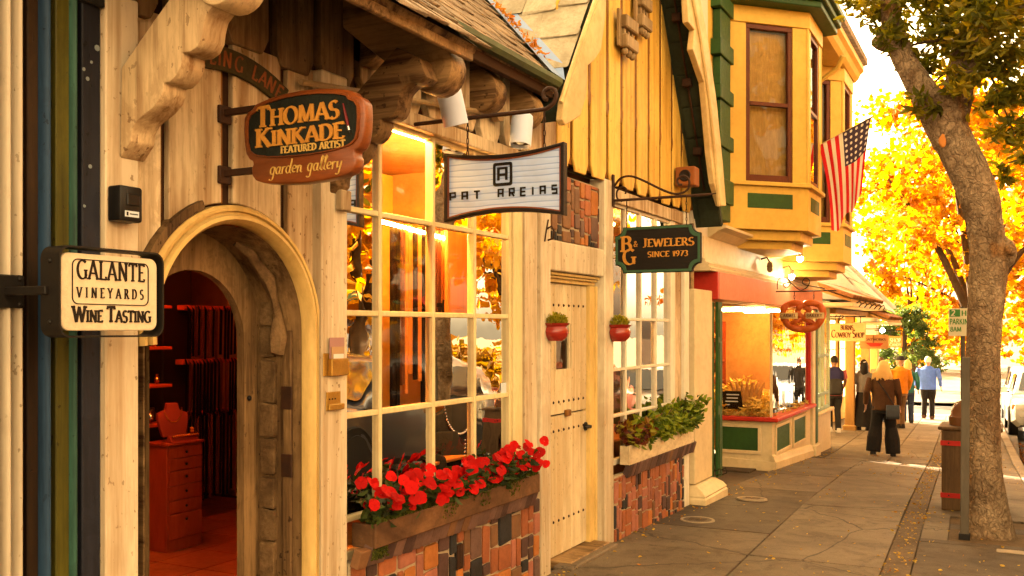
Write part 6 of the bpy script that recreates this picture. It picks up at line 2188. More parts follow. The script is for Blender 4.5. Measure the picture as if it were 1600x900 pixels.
MB().tube([Vector((.12 + q.x, PY_, zb_ + q.y)) for q in scr], .007, 6).build('scroll', M['iron'], t, smooth=True)
for xx in (lerp(px0, px1, .3), lerp(px0, px1, .75)):
    chain((xx, PY_, zb_), (xx, PY_, pc.z + pw * .36), t, .014, .004)

# -------- bread and straw in the bakery window
M['bread'] = surf('bread_crust', (.52, .24, .06), (.32, .12, .03), .6, 7, rough=.6, bump=.3, rand=.15)
M['straw'] = leafmat('straw', [(.45, .24, .04), (.65, .40, .08), (.80, .55, .15)], .2, .7)
t = thing('straw_bedding', (-.5, 15, .42), 'heap of straw filling the foot of the bakery window', 'straw')
t['kind'] = 'stuff'
r3 = random.Random(77)
it = []
for j in range(9000):
    x, y = r3.uniform(-1.1, -.08), r3.uniform(BY0 + .1, BY1 - .2)
    h = .10 + .42 * max(0, mnoise.noise(Vector((x * 2, y * 1.4, 3))) + .35) * (.4 + abs(x))
    it.append(((x, y, .42 + h * r3.random()), r3.uniform(.08, .16), (r3.gauss(0, 1), r3.gauss(0, 1), r3.gauss(.1, .4)), r3.random()))
leaf_mesh('straw', it, M['straw'], t, seed=9)
t = thing('baguette_basket', (-.45, 14.35, .55), 'basket of upright baguettes in the bakery window', 'bread basket')
MB().lathe([(.06, 0), (.14, .0), (.17, .14), (.16, .14), (.12, .02)], (-.45, 14.35, .52), 14).build('basket', M['bread'], t, smooth=True)
for j in range(7):
    a = j / 6 - .5
    MB().tube([(-.45 + a * .15, 14.35, .58), (-.45 + a * .35, 14.33, .80), (-.45 + a * .5, 14.33, .98)], [.03, .038, .015], 8).build('baguette', M['bread'], t, smooth=True)
for j in range(11):
    x, y = r3.uniform(-.75, -.2), BY0 + .35 + j * .22
    tag(MB().ball((x, y, .62 + r3.uniform(0, .06)), (r3.uniform(.09, .13), r3.uniform(.1, .15), .07), 12, 8).wobble(.015, 9, j).build('loaf', M['bread'], None, org=(x, y, .56), smooth=True), 'golden loaf bedded in the bakery straw, %s from the recess end' % ORD[j], 'bread', 'loaves in the bakery window')
t = thing('bread_shelf', (-1.6, 15.3, .42), 'wooden shelves of loaves along the back of the bakery display', 'shelf')
for zz in (.85, 1.2, 1.55):
    sh_ = MB().box(-1.68, -1.40, 14.1, 16.7, zz, zz + .03).build('shelf', M['red_wood'], t, bevel=.003)
    for q in range(11):
        yq = 14.22 + q * .23 + r3.uniform(-.03, .03)
        MB().ball((-1.53, yq, zz + .09), (.10, r3.uniform(.07, .10), r3.uniform(.05, .08)), 10, 6).build('loaf', M['bread'], sh_, smooth=True)
for yq in (14.1, 16.7):
    MB().box(-1.69, -1.39, yq - .03, yq, .42, 1.9).build('upright', M['red_wood'], t, bevel=.003)
t = thing('menu_slate', (-.66, 14.12, .5), 'small dark chalkboard with white writing in the bakery window', 'chalkboard')
MB().obox((-.62, 14.12, .72), (.14, .02, 0), (0, .008, .002), (-.02, .01, .13)).build('slate', M['leather_dark'], t, bevel=.004)
for j in range(4):
    MB().obox((-.62 - .008 * (j - 1.5), 14.105, .80 - j * .05), (.09 - .01 * (j % 2), .013, 0), (0, .001, 0), (-.001, .0005, .008)).build('chalk_line', plain('chalk', (.7, .66, .6), .8), t)
t = thing('white_lantern', (-.25, 15.2, .5), 'white paper lantern bag standing in the bakery window', 'lantern')
MB().lathe([(.09, 0), (.09, .2), (.06, .32), (.02, .34)], (-.25, 15.2, .5), 4).build('bag', plain('white_paper', (.85, .8, .7), .6), t)
M['bak_lamp'] = emit('bakery_lamp', (1.0, .55, .14), 40.0)
for yv in (14.6, 16.0):
    tag(MB().tube([(-.9, yv, 2.06), (-.25, yv, 2.06)], .02, 8).build('bakery_tube_lamp', M['bak_lamp'], None, org=(-.6, yv, 2.06)), 'warm tube lamp over the bakery display, ' + ('nearer the recess' if yv < 15 else 'farther from the recess'), 'lamp', 'tubes in the bakery window')

# -------- flag on a pole from the near bay
tip, root = onY(1361, 184, 13.2), onY(1280, 228, 13.2)
M['pole'] = plain('pale_pole', (.62, .44, .2), .4)
def flag_mat():
    t_ = NT('flag_cloth')
    uv = t_.node('ShaderNodeUVMap')
    sep = t_.node('ShaderNodeSeparateXYZ')
    t_.link(uv.outputs[0], sep.inputs[0])
    u, v = sep.outputs[0], sep.outputs[1]
    st = t_.math('MODULO', t_.math('FLOOR', t_.math('MULTIPLY', u, 13.0)), 2.0)
    c = t_.mix(st, (.62, .012, .015), (.78, .70, .56))
    inc = t_.math('MULTIPLY', t_.math('LESS_THAN', u, 7 / 13), t_.math('LESS_THAN', v, .42))
    fu = t_.math('SUBTRACT', t_.math('FRACT', t_.math('MULTIPLY', u, 13 * 5 / 7)), .5)
    fv = t_.math('SUBTRACT', t_.math('FRACT', t_.math('MULTIPLY', v, 6 / .42)), .5)
    d2 = t_.math('ADD', t_.math('MULTIPLY', fu, fu), t_.math('MULTIPLY', fv, fv))
    can = t_.mix(t_.math('LESS_THAN', d2, .06), (.055, .035, .06), (.78, .70, .6))
    c = t_.mix(inc, c, can)
    m_ = t_.fin(c, .8)
    tl = t_.node('ShaderNodeBsdfTranslucent')
    t_.link(c, tl.inputs[0])
    mx = t_.node('ShaderNodeMixShader')
    mx.inputs[0].default_value = .4
    t_.link(t_.bsdf.outputs[0], mx.inputs[1])
    t_.link(tl.outputs[0], mx.inputs[2])
    t_.link(mx.outputs[0], t_.out.inputs[0])
    return m_
t = thing('flag', root, 'striped flag with starred canton hanging from a pole on the near bay window', 'flag')
MB().tube([root - (tip - root) * .35, root, tip, tip + (tip - root) * .06], .014, 8).build('pole', M['pole'], t, smooth=True)
n1, n2 = 40, 30
V, UV = [], []
for i in range(n1 + 1):
    a = i / n1
    p0 = tip.lerp(root, a)
    for j in range(n2 + 1):
        b = j / n2
        drop = 1.18 + .0 * a
        fold = math.sin(a * 15 + b * 1.5) * .05 * (b ** .7) + math.sin(a * 7.0 - b * 2) * .05 * b
        sq = 1 - .22 * b
        xx = p0.x * sq + (tip.x - .02) * (1 - sq) - .0 * b + .06 * math.sin(b * 2.4) * (a - .2)
        zz = p0.z - drop * b * (1 - .13 * (1 - a)) + .05 * b * math.cos(a * 12)
        V.append(Vector((xx - .10 * b * (1 - a) , p0.y + fold - .02, zz)) - Vector(root))
        UV.append((a, b))
F = [(i * (n2 + 1) + j, (i + 1) * (n2 + 1) + j, (i + 1) * (n2 + 1) + j + 1, i * (n2 + 1) + j + 1) for i in range(n1) for j in range(n2)]
me = bpy.data.meshes.new('cloth')
me.from_pydata(V, [], F)
uvl = me.uv_layers.new(name='UVMap')
for lp_ in me.loops:
    uvl.data[lp_.index].uv = UV[lp_.vertex_index]
for pg in me.polygons:
    pg.use_smooth = True
me.materials.append(flag_mat())
o = bpy.data.objects.new('cloth', me)
o.parent = t
o['_o'] = list(root)
COL.objects.link(o)
# ================================================================ SHOPS BEYOND THE BAKERY
M['teal'] = surf('pale_teal_paint', (.36, .46, .34), (.25, .32, .22), .4, 4, rough=.5, bump=.1)
M['ochre'] = surf('ochre_wood_post', (.50, .27, .08), (.30, .15, .04), .5, 3, (1, 1, .2), rough=.6, bump=.2)
M['rooftile'] = surf('brown_barrel_tile', (.36, .15, .05), (.18, .07, .025), .6, 6, rough=.7, bump=.3, rand=.25)
M['slate_pale'] = surf('hazed_pale_slate', (.78, .72, .68), (.62, .54, .48), .4, 4, rough=.6, bump=.2, rand=.12)  # pale slate whitened further, the washed look of haze sits in the colour
M['lit_shop'] = emit('lit_shop_interior', (1.0, .62, .22), 1.6)
sh2 = thing('gift_shop_building', (-.3, 17.6, gz(17.6)), 'shop with pale teal glazed front, ochre posts and tiled awnings beyond the bakery', 'building')


def sp2(name, m, mat, parent=None, **kw):
    return m.build(name, M[mat] if isinstance(mat, str) else mat, parent or sh2, **kw)


# glazed corner just after the bakery, on a low wall
y0, y1 = 17.5, 19.0
zg = gz(18)
sp2('low_wall', MB().box(-.5, .0, y0, y1 + .1, zg - .3, .22), 'bak_cream', bevel=.02)
sp2('wall_cap', MB().box(-.5, .06, y0, y1 + .16, .221, .28), 'bak_cream', bevel=.015)
fr = sp2('glazed_front', MB().box(-.06, .0, y0 + .02, y0 + .09, .28, 2.3), 'teal', bevel=.005)
for yv in (y0 + .45, y0 + .85, y1 - .06):
    MB().box(-.06, .0, yv, yv + .05, .28, 2.3).build('stile', M['teal'], fr, bevel=.005)
for zz in (.281, .55, 1.25, 2.22):
    for a, b in ((y0 + .091, y0 + .449), (y0 + .501, y0 + .849), (y0 + .901, y1 - .061)):
        MB().box(-.055, -.004, a, b, zz, zz + .06).build('rail', M['teal'], fr, bevel=.004)
MB().sheet([(-.03, y0 + .05, .3), (-.03, y1 - .03, .3), (-.03, y1 - .03, 2.25), (-.03, y0 + .05, 2.25)]).build('pane', M['glass_far'], fr)
sp2('return_wall', MB().box(-1.2, -.061, y1, y1 + .06, zg - .3, 2.3), 'bak_yellow')
# recessed shop front with lit windows behind posts
sp2('front_wall', MB().box(-1.3, -1.15, 19.06, 29.5, -1.2, 2.6), 'bak_yellow')
sp2('inner_plaster_wall', MB().box(-1.2, -.4, 17.52, 17.56, -.4, 2.2), 'int_wall')  # plain warm plaster, gives off no light
for j, (a, b) in enumerate(((19.4, 20.6), (21.3, 22.4), (23.2, 24.6), (25.4, 26.8), (27.6, 29.2))):
    zz = gz(a)
    w_ = sp2('window', MB().box(-1.15, -1.10, a, b, zz + .55, 2.05), 'teal' if j % 2 else 'ochre', bevel=.004)
    MB().box(-1.099, -1.092, a + .07, b - .07, zz + .62, 1.98).build('lit_pane', M['lit_shop'], w_)
    for k in range(1, 3):
        MB().box(-1.092, -1.075, lerp(a, b, k / 3) - .02, lerp(a, b, k / 3) + .02, zz + .62, 1.98).build('muntin', M['white'], w_)
    MB().box(-1.092, -1.078, a + .07, b - .07, 1.2, 1.24).build('muntin', M['white'], w_)
for yv, X in ((24.0, xY(1328, 24.0)), (27.4, xY(1352, 27.4)), (29.2, xY(1366, 29.2))):
    sp2('post', MB().box(X - .12, X + .1, yv, yv + .22, gz(yv) - .1, 2.05), 'ochre', bevel=.015)
    sp2('post_base', MB().box(X - .16, X + .14, yv - .04, yv + .26, gz(yv) - .1, gz(yv) + .12), 'ochre', bevel=.02)
sp2('soffit', MB().box(-1.2, .1, 19.1, 28.5, 2.06, 2.16), 'ochre', bevel=.01)


def tile_awning(y0, y1, x_in, x_out, z_in, z_out, nrow):
    d = Vector((x_out - x_in, 0, z_out - z_in))
    deck = sp2('tiled_awning', MB().prism([Vector((x_in, y0, z_in)), Vector((x_out, y0, z_out)), Vector((x_out, y1, z_out)), Vector((x_in, y1, z_in))], (0, 0, -.05)), 'ochre')
    d.normalize()
    nn = Vector((-d.z, 0, d.x))
    L = math.hypot(x_out - x_in, z_out - z_in)
    tm = MB().loft([[Vector((.5 * math.cos(math.pi * k / 6), u, .5 * math.sin(math.pi * k / 6))) for k in range(7)] for u in (-.5, .5)], closed=False, caps=False).mesh('roof_tile', smooth=True)
    tm.materials.append(None)
    y = y0
    while y < y1:
        for r in range(nrow):
            o = bpy.data.objects.new('roof_tile', tm)
            COL.objects.link(o)
            o.parent = deck
            c = Vector((x_in, y, z_in)) + d * (L * (r + .5) / nrow) + nn * (.02 + .012 * (nrow - r) / nrow)
            m3 = Matrix((Vector((0, 1, 0)), d, nn)).transposed().to_4x4()
            o.matrix_local = Matrix.Translation(c - Vector(deck['_o'])) @ m3 @ Matrix.Diagonal((.15, L / nrow * 1.12, .15, 1))
            o.material_slots[0].link = 'OBJECT'
            o.material_slots[0].material = M['rooftile']
        y += .16
    return deck


tile_awning(18.0, 22.6, -.35, .52, 2.62, 2.30, 2)
sp2('awning_board', MB().box(-.35, .56, 18.0, 22.6, 2.17, 2.245), 'bak_cream', bevel=.01)
for k in range(6):
    yv = 18.4 + k * .75
    sp2('hook', MB().tube([(.56, yv, 2.24), (.62, yv, 2.28), (.64, yv, 2.22), (.6, yv, 2.17)], .012, 5), 'iron', smooth=True)
tile_awning(24.0, 27.2, -.3, .50, 2.30, 1.98, 2)
sp2('awning_board', MB().box(-.3, .53, 24.0, 27.2, 1.86, 1.925), 'bak_cream', bevel=.01)
# pale hipped roof of the building farther on
sh3 = thing('pale_roof_building', (-1.5, 24, gz(24)), 'low building with pale slate hipped roof behind the tiled awnings', 'building')
rf = MB().add([(.2, 22.6, 2.42), (.2, 27.6, 2.30), (-3.6, 27.6, 2.5), (-3.6, 22.6, 2.5), (-2.2, 22.7, 5.2), (-2.4, 24.9, 5.2)], [(0, 1, 5, 4), (1, 2, 5), (2, 3, 4, 5), (3, 0, 4), (3, 2, 1, 0)]).build('roof', M['slate_pale'], sh3)
p0, p1, p2, p3 = Vector((.2, 22.6, 2.42)), Vector((.2, 27.6, 2.30)), Vector((-2.2, 22.7, 5.2)), Vector((-2.4, 24.9, 5.2))
nv = (p1 - p0).cross(p2 - p0).normalized()
if nv.z < 0:
    nv = -nv
sl = unit_piece('roof_slate', .02, .02, 4)
for r in range(9):
    u = (r + .3) / 9
    a, b = p0.lerp(p2, u), p1.lerp(p3, u)
    L = (b - a).length
    nn_ = max(1, int(L / .62))
    axw = (b - a).normalized()
    axu = nv.cross(axw).normalized()
    if axu.z < 0:
        axu = -axu
    for q in range(nn_):
        shingle(sl, M['slate_pale'], rf, a.lerp(b, (q + .5 + .25 * (r % 2)) / nn_) + nv * .025, axw, axu, nv, L / nn_ - .02, .62, .03, .04)
MB().box(-3.4, -1.32, 23.0, 27.5, -1.2, 2.3).build('wall', M['far_white'], sh3)
MB().box(-.6, -.1, 27.2, 27.6, 1.6, 2.28).build('eave_return', M['far_white'], sh3, bevel=.01)
# ridge tiles down the hip
for k in range(12):
    c = p1.lerp(p3, (k + .5) / 12)
    dd = (p3 - p1).normalized()
    MB().obox(c + Vector((0, 0, .05)), dd * .24, Vector((.13, .05, 0)), Vector((0, .02, .04))).build('hip_tile', M['slate_pale'], rf, bevel=.02)

# -------- signs of the farther shops
def hang_sign(name, x0, x1, yt, yb, Y, mat, lab, lines=(), ink='sash_brown', extra=None, bar_z=None):
    a, b = xY(x0, Y), xY(x1, Y)
    zt, zb = onY((x0 + x1) / 2, yt, Y).z, onY((x0 + x1) / 2, yb, Y).z
    t = thing(name, (a, Y, zb), lab, 'sign')
    c = Vector(((a + b) / 2, Y, (zt + zb) / 2))
    w, h = b - a, zt - zb
    axx, upp = Vector((1, 0, 0)), Vector((0, 0, 1))
    plate(rounded_rect(w, h, .02, 2), c, axx, upp, -.03, .03).build('board', mat, t, bevel=.006)
    for txt, ux, uz, hh, ww, big in lines:
        letters(txt, M[ink], t, c + Vector((0, -.032, 0)) + axx * (ux * w) + upp * (uz * h), axx, upp, hh * h, .20, .4, .05, .004, .02, fit=ww * w, split=False, big_first=big)
    MB().tube([(a - .35, Y, zt + .14), (b, Y, zt + .14)], .012, 6).build('bracket_bar', M['iron'], t, smooth=True)
    for u in (.15, .85):
        MB().tube([(lerp(a, b, u), Y, zt + .14), (lerp(a, b, u), Y, zt)], .008, 5).build('hanger', M['iron'], t)
    return t, c, w, h


M['sign_pale'] = surf('pale_yellow_sign', (.76, .55, .24), (.62, .40, .14), .4, 6, (.3, 1, 1), rough=.5, bump=.1)
M['sign_tan'] = surf('tan_boat_sign', (.50, .24, .08), (.36, .16, .05), .5, 6, rough=.5, bump=.15)
M['sign_orange'] = surf('orange_sign', (.62, .28, .06), (.45, .18, .04), .5, 6, rough=.5, bump=.1)
t, c, w, h = hang_sign('cowboy_shop_sign', 1297, 1353, 505, 533, 21.0, M['sign_pale'], 'pale yellow board lettered BURNS COWBOY SHOP in brown under the tiled awning', [('BURNS', -.20, .12, .26, .36, None), ('COWBOY SHOP', -.46, -.30, .28, .92, 1.5)])
cc = smooth_path([(-.45, .25), (-.40, .42), (-.28, .40), (-.22, .28), (-.30, .20), (-.36, .28), (-.28, .36)])
MB().tube([c + Vector((w * (q.x + .1), 0, h * (q.y + .45) + .05)) for q in cc], .010, 6).build('scroll', M['iron'], t, smooth=True)
t, c, w, h = hang_sign('boat_shop_sign', 1343.5, 1388, 523, 545, 24.6, M['sign_tan'], 'tan board painted with a dark boat below the second tiled awning', [('BOATWORKS', -.42, .08, .16, .84, 1.3)])
MB().prism([c + Vector((x * w, -.034, z * h)) for x, z in ((-.30, -.06), (.34, -.10), (.22, -.32), (-.12, -.34))], (0, -.004, 0)).build('boat_hull', M['bak_red'], t)
MB().tube([c + Vector((-.02 * w, -.036, -.1 * h)), c + Vector((-.02 * w, -.036, .46 * h))], .008, 5).build('mast', M['sash_brown'], t)
t, c, w, h = hang_sign('orange_shop_sign', 1388.5, 1410, 525, 543, 27.0, M['sign_orange'], 'small orange board with white lettering beyond the boat sign', [('SHOP', -.40, -.05, .34, .8, None), ('CANDY', -.42, -.38, .24, .84, None)], ink='white')
lit = onY(1379, 516, 25.0)
t = thing('far_lit_lamp', lit, 'glowing lamp above the boat sign', 'lamp')
MB().ball(lit, (.05, .05, .06), 10, 7).build('bulb', M['bulb_lit'], t, smooth=True)
MB().tube([lit + Vector((-.45, 0, .2)), lit + Vector((-.1, 0, .2)), lit + Vector((0, 0, .06))], .012, 5).build('arm', M['iron'], t, smooth=True)
# ================================================================ TREES
def bark():
    t_ = NT('mottled_bark')
    p = t_.pos((1, 1, .7))
    f = t_.noise(p, 3.2, 7, .65, .6)
    c = t_.ramp(f, .34, .66, (.19, .11, .055, 1), (.52, .37, .225, 1))
    pt = t_.noise(t_.pos((1, 1, .6)), 2.3, 3, .5, .4)
    c = t_.mix(t_.math('MULTIPLY', t_.ramp(pt, .60, .66), .75), c, (.34, .15, .04))
    f3 = t_.noise(t_.pos((1, 1, .8)), 17, 5, .7, 1.0)
    c = t_.mix(t_.math('MULTIPLY', t_.ramp(f3, .45, .62), .55), c, (.08, .048, .028))
    vo = t_.node('ShaderNodeTexVoronoi', feature='DISTANCE_TO_EDGE')
    vo.inputs['Scale'].default_value = 21.0
    wn_ = t_.node('ShaderNodeTexNoise')
    wn_.inputs['Scale'].default_value = 9.0
    t_.link(t_.pos(), wn_.inputs['Vector'])
    wv = t_.mix(.16, t_.pos((1, 1, .6)), wn_.outputs[1])
    t_.link(wv, vo.inputs['Vector'])
    cr = t_.ramp(vo.outputs['Distance'], .0, .16)
    c = t_.mix(t_.math('MULTIPLY', t_.math('SUBTRACT', 1.0, cr), .22), c, (.07, .04, .022))
    hh = t_.math('ADD', t_.math('ADD', t_.math('MULTIPLY', f3, .7), t_.math('MULTIPLY', f, .8)), t_.math('MULTIPLY', cr, .25))
    t_.bump(hh, 1.0, .05)
    return t_.fin(c, .85, 0, .2)


M['bark'] = bark()
M['bark_dark'] = surf('dark_bark', (.10, .06, .03), (.04, .025, .015), .6, 5, rough=.9, bump=.5, bdist=.02)
M['leaf_olive'] = leafmat('olive_gold_leaves', [(.055, .058, .008), (.12, .12, .012), (.26, .22, .02), (.46, .32, .03)], .58)
M['leaf_gold'] = leafmat('golden_leaves', [(.36, .13, .008), (.50, .23, .012), (.58, .33, .018), (.52, .17, .010)], .6)
M['leaf_rust'] = leafmat('rust_orange_leaves', [(.40, .09, .01), (.55, .17, .012), (.62, .30, .02)], .6)
M['leaf_green'] = leafmat('fine_green_foliage', [(.05, .09, .018), (.10, .15, .03), (.16, .20, .05)], .4)


def smooth3(P, n=5):
    return smooth_path(P, n)


def limb(m, pts, radii, n=10):
    P = smooth_path(pts, 5)
    k = len(pts) - 1
    rr_ = []
    for i in range(len(P)):
        u = i / 5
        j = min(int(u), k - 1)
        rr_.append(lerp(radii[j], radii[j + 1], u - j))
    m.tube(P, rr_, n)


# ---- foreground street tree
TY = 9.62
def tp(px, py, dy=0.0):
    return onY(px, py, TY + dy)
UPX = .00573
ft = thing('street_tree', (tp(1541, 834).x, TY, gz(TY) - .02), 'large leaning street tree with mottled bark and forked limbs beside the kerb', 'tree')
m = MB()
trunk_pts = [tp(1541, 850), tp(1541, 822), tp(1540, 780), tp(1536, 700), tp(1535, 600), tp(1537, 520), tp(1542, 450), tp(1546, 395), tp(1537, 340), tp(1527, 300), tp(1512, 262), tp(1482, 205), tp(1462, 168)]
trunk_r = [50, 38, 31, 27, 26, 26, 27, 28, 27.5, 29, 30, 29, 26]
limb(m, trunk_pts, [r_ * UPX for r_ in trunk_r], 20)
limb(m, [tp(1486, 222), tp(1452, 158), tp(1418, 105), tp(1397, 52), tp(1390, 0, -.1), tp(1375, -80, -.2), tp(1390, -170, -.3)], [r_ * UPX for r_ in (28, 25, 19, 18, 14, 11, 6)], 14)
limb(m, [tp(1484, 215), tp(1496, 150), tp(1505, 110, .05), tp(1514, 66, .1), tp(1535, 10, .2), tp(1560, -80, .4), tp(1540, -180, .5)], [r_ * UPX for r_ in (24, 22, 21, 24, 17, 13, 6)], 14)
limb(m, [tp(1512, 72, .1), tp(1552, 36, .1), tp(1600, 12, .0), tp(1680, -20, -.3)], [r_ * UPX for r_ in (17, 13, 11, 5)], 12)
limb(m, [tp(1395, 62), tp(1378, 66), tp(1370, 58)], [15 * UPX, 14 * UPX, 9 * UPX], 10)
m.ball(tp(1574, 394), (.09, .09, .13), 12, 8)
m.tube([tp(1572, 392, -.05), tp(1582, 388, -.14)], [.06, .045], 10)
for i, p in enumerate(m.v):
    q = p * 2.2
    m.v[i] = p + mnoise.noise_vector(q) * .018 + mnoise.noise_vector(p * 7) * .009
trk = m.build('trunk', M['bark'], ft, smooth=True, ang=80)
rm = trk.modifiers.new('remesh', 'REMESH')
rm.mode = 'VOXEL'
rm.voxel_size = .016
rm.use_smooth_shade = True
# orange scar where bark has flaked
sc_ = tp(1472, 220, -.235)
MB().ball(sc_, (.028, .02, .065), 8, 6).wobble(.02, 12).build('bark_scar', plain('orange_wood_scar', (.55, .20, .04), .8), ft, smooth=True)


def crown(parent, blobs, per, size, mat, shape, seed, name='crown', light=None):
    """Leaf clumps spread through blob volumes; gaps left between clumps."""
    r_ = random.Random(seed)
    it = []
    for (c, rad, wgt) in blobs:
        c = Vector(c)
        nclump = int(wgt)
        for k in range(nclump):
            d = Vector((r_.gauss(0, 1), r_.gauss(0, 1), r_.gauss(0, 1))).normalized() * (r_.random() ** .45)
            cc_ = c + Vector((d.x * rad[0], d.y * rad[1], d.z * rad[2]))
            cr = r_.uniform(.5, 1.2) * min(rad) * .22
            ca = r_.random()
            for q in range(per):
                e = Vector((r_.gauss(0, 1), r_.gauss(0, 1), r_.gauss(0, .7))) * cr
                it.append((cc_ + e, size * r_.uniform(.65, 1.25), None, min(1, max(0, ca * .6 + r_.random() * .5))))
    return leaf_mesh(name, it, mat, parent, shape, seed=seed)


fblobs = []
rt = random.Random(14)
for px, py, rad, wgt, dy in ((1375, 15, .30, 12, 0), (1410, -50, .5, 20, 0), (1400, 60, .26, 8, -.1), (1450, -10, .38, 18, .3), (1480, 60, .30, 14, .4), (1450, 110, .16, 3, .2), (1440, 160, .14, 3, -.25), (1520, 30, .40, 22, -.2), (1560, 90, .36, 20, -.1), (1590, 30, .45, 24, .1), (1600, 150, .36, 14, .0), (1585, 205, .25, 6, .1), (1530, -60, .7, 34, .2), (1640, 60, .6, 26, -.2), (1660, 200, .45, 14, 0), (1500, 130, .20, 5, -.3), (1700, -60, .9, 30, 0), (1590, 260, .16, 3, .2), (1480, -120, .8, 34, 0), (1600, -160, 1.0, 40, 0), (1350, -120, .6, 18, 0)):
    fblobs.append((tp(px, py, dy), (rad, rad * 1.1, rad * .8), wgt))
crown(ft, fblobs, 22, .105, M['leaf_olive'], 'leaf', 3)
tw = MB()
for px, py, qx, qy in ((1480, 60, 1380, 90), (1520, 60, 1585, 210), (1395, 60, 1340, 35), (1500, 100, 1440, 150), (1560, 30, 1560, 120)):
    a, b = tp(px, py), tp(qx, qy)
    tw.tube([a, a.lerp(b, .5) + Vector((0, .05, .05)), b], [.018, .012, .004], 5)
tag(tw.build('twigs', M['bark_dark'], ft, smooth=True), kind='stuff')


# ---- golden trees along the street and beyond the crossing
def big_tree(X, Y, h_trunk, crown_c, crown_r, nblob, per, size, mat, lab, seed, lean=(0, 0), shape='maple', grp='autumn trees along the street'):
    z0 = gz(Y) - .05
    t = thing('autumn_tree', (X, Y, z0), lab, 'tree', grp)
    r_ = random.Random(seed)
    m = MB()
    C = Vector(crown_c)
    fork = Vector((X + lean[0], Y + lean[1], z0 + h_trunk))
    limb(m, [Vector((X, Y, z0)), Vector((X, Y, z0)).lerp(fork, .5) + Vector((.05, 0, 0)), fork], [.24, .19, .16], 12)
    for k in range(8):
        e = C + Vector((r_.uniform(-.7, .7) * crown_r[0], r_.uniform(-.7, .7) * crown_r[1], r_.uniform(-.5, .8) * crown_r[2]))
        limb(m, [fork - Vector((0, 0, .2)), fork.lerp(e, .45) + Vector((0, 0, .3)), e], [.10, .07, .015], 7)
    m.build('trunk', M['bark_dark'], t, smooth=True, ang=80)
    blobs = []
    for k in range(nblob):
        d = Vector((r_.gauss(0, 1), r_.gauss(0, 1), r_.gauss(0, 1))).normalized() * r_.uniform(.45, 1.0)
        rad = r_.uniform(.22, .38) * min(crown_r)
        blobs.append((C + Vector((d.x * crown_r[0], d.y * crown_r[1], d.z * crown_r[2])), (rad, rad, rad * .8), 9))
    crown(t, blobs, per, size, mat, shape, seed + 1)
    return t


big_tree(xY(1541, 24.0), 24.0, 2.6, (2.2, 24.2, 5.2), (2.4, 3.0, 2.6), 64, 22, .15, M['leaf_gold'], 'golden autumn tree behind the leaning street tree, spreading towards the flag', 31, (-.2, 0))
big_tree(2.4, 44.0, 3.0, (1.6, 44.5, 6.4), (4.2, 4.0, 5.0), 74, 20, .24, M['leaf_gold'], 'tall golden tree beyond the street crossing', 47)
big_tree(6.8, 40.0, 2.6, (6.2, 40.5, 5.6), (4.0, 4.0, 4.4), 55, 20, .24, M['leaf_rust'], 'rust-orange tree over the parked cars at the right edge', 55)
big_tree(-1.2, 52.0, 2.0, (-.4, 52.0, 3.4), (3.6, 3.0, 3.4), 46, 18, .22, M['leaf_gold'], 'low golden tree behind the walking man in blue', 63)
# branch hanging low across the far street
# ---- soft green tree between the far shops and the golden trees
gt = thing('green_tree', (-.75, 41.5, gz(41.5)), 'soft green tree beyond the last shop sign', 'tree')
mm = MB()
limb(mm, [Vector((-.75, 41.5, gz(41.5))), Vector((-.7, 41.5, .6)), Vector((-.65, 41.5, 2.2))], [.16, .12, .05], 9)
mm.build('trunk', M['bark_dark'], gt, smooth=True)
rg = random.Random(91)
gb = []
for k in range(34):
    z = rg.uniform(-.4, 2.6)
    r0 = 1.5 * (1 - (z + .4) / 3.6) + .25
    a = rg.uniform(0, 6.28)
    gb.append(((-.7 + math.cos(a) * r0 * .8, 41.5 + math.sin(a) * r0 * .8, z), (.5, .5, .35), 10))
crown(gt, gb, 22, .16, M['leaf_green'], 'leaf', 92)
# ---- trees across the road: what the shop windows mirror
t0 = big_tree(10.2, 18.0, 2.6, (10.2, 18.0, 5.2), (3.4, 3.6, 3.2), 50, 16, .26, M['leaf_gold'], 'golden tree on the planted median, mirrored in the shop window', 71, grp='trees on the median')
for (x, y, sc, lab) in ((10.3, 26.5, 1.1, 'second golden tree on the planted median, mirrored in the windows'), (10.1, 10.5, .95, 'golden tree on the planted median nearest the viewer')):
    copy_tree(t0, (x, y, gz(y) - .05), sc * 2.0, lab, 'trees on the median', scale=(sc, sc, sc))
# hedge-like far greenery closing the view
hz_ = thing('far_greenery', (0, 75, -1.3), 'mass of yellow-green trees closing the end of the street', 'trees')
hz_['kind'] = 'stuff'
hb = []
for k in range(46):
    hb.append(((rg.uniform(-14, 16), rg.uniform(70, 84), rg.uniform(-.5, 5.2)), (2.2, 2.0, 1.6), 9))
crown(hz_, hb, 16, .5, M['leaf_gold'], 'maple', 95)

# ================================================================ LITTER BINS, POST, PARKING SIGN
M['bin_wood'] = grain('stained_brown_slats', (.13, .07, .028), (.05, .026, .012), 2, 3, .6, .4, .12, .7)
M['bin_red'] = plain('red_strap', (.45, .018, .012), .45)
M['bin_dome'] = plain('brown_dome', (.16, .065, .03), .25, 0, .6)


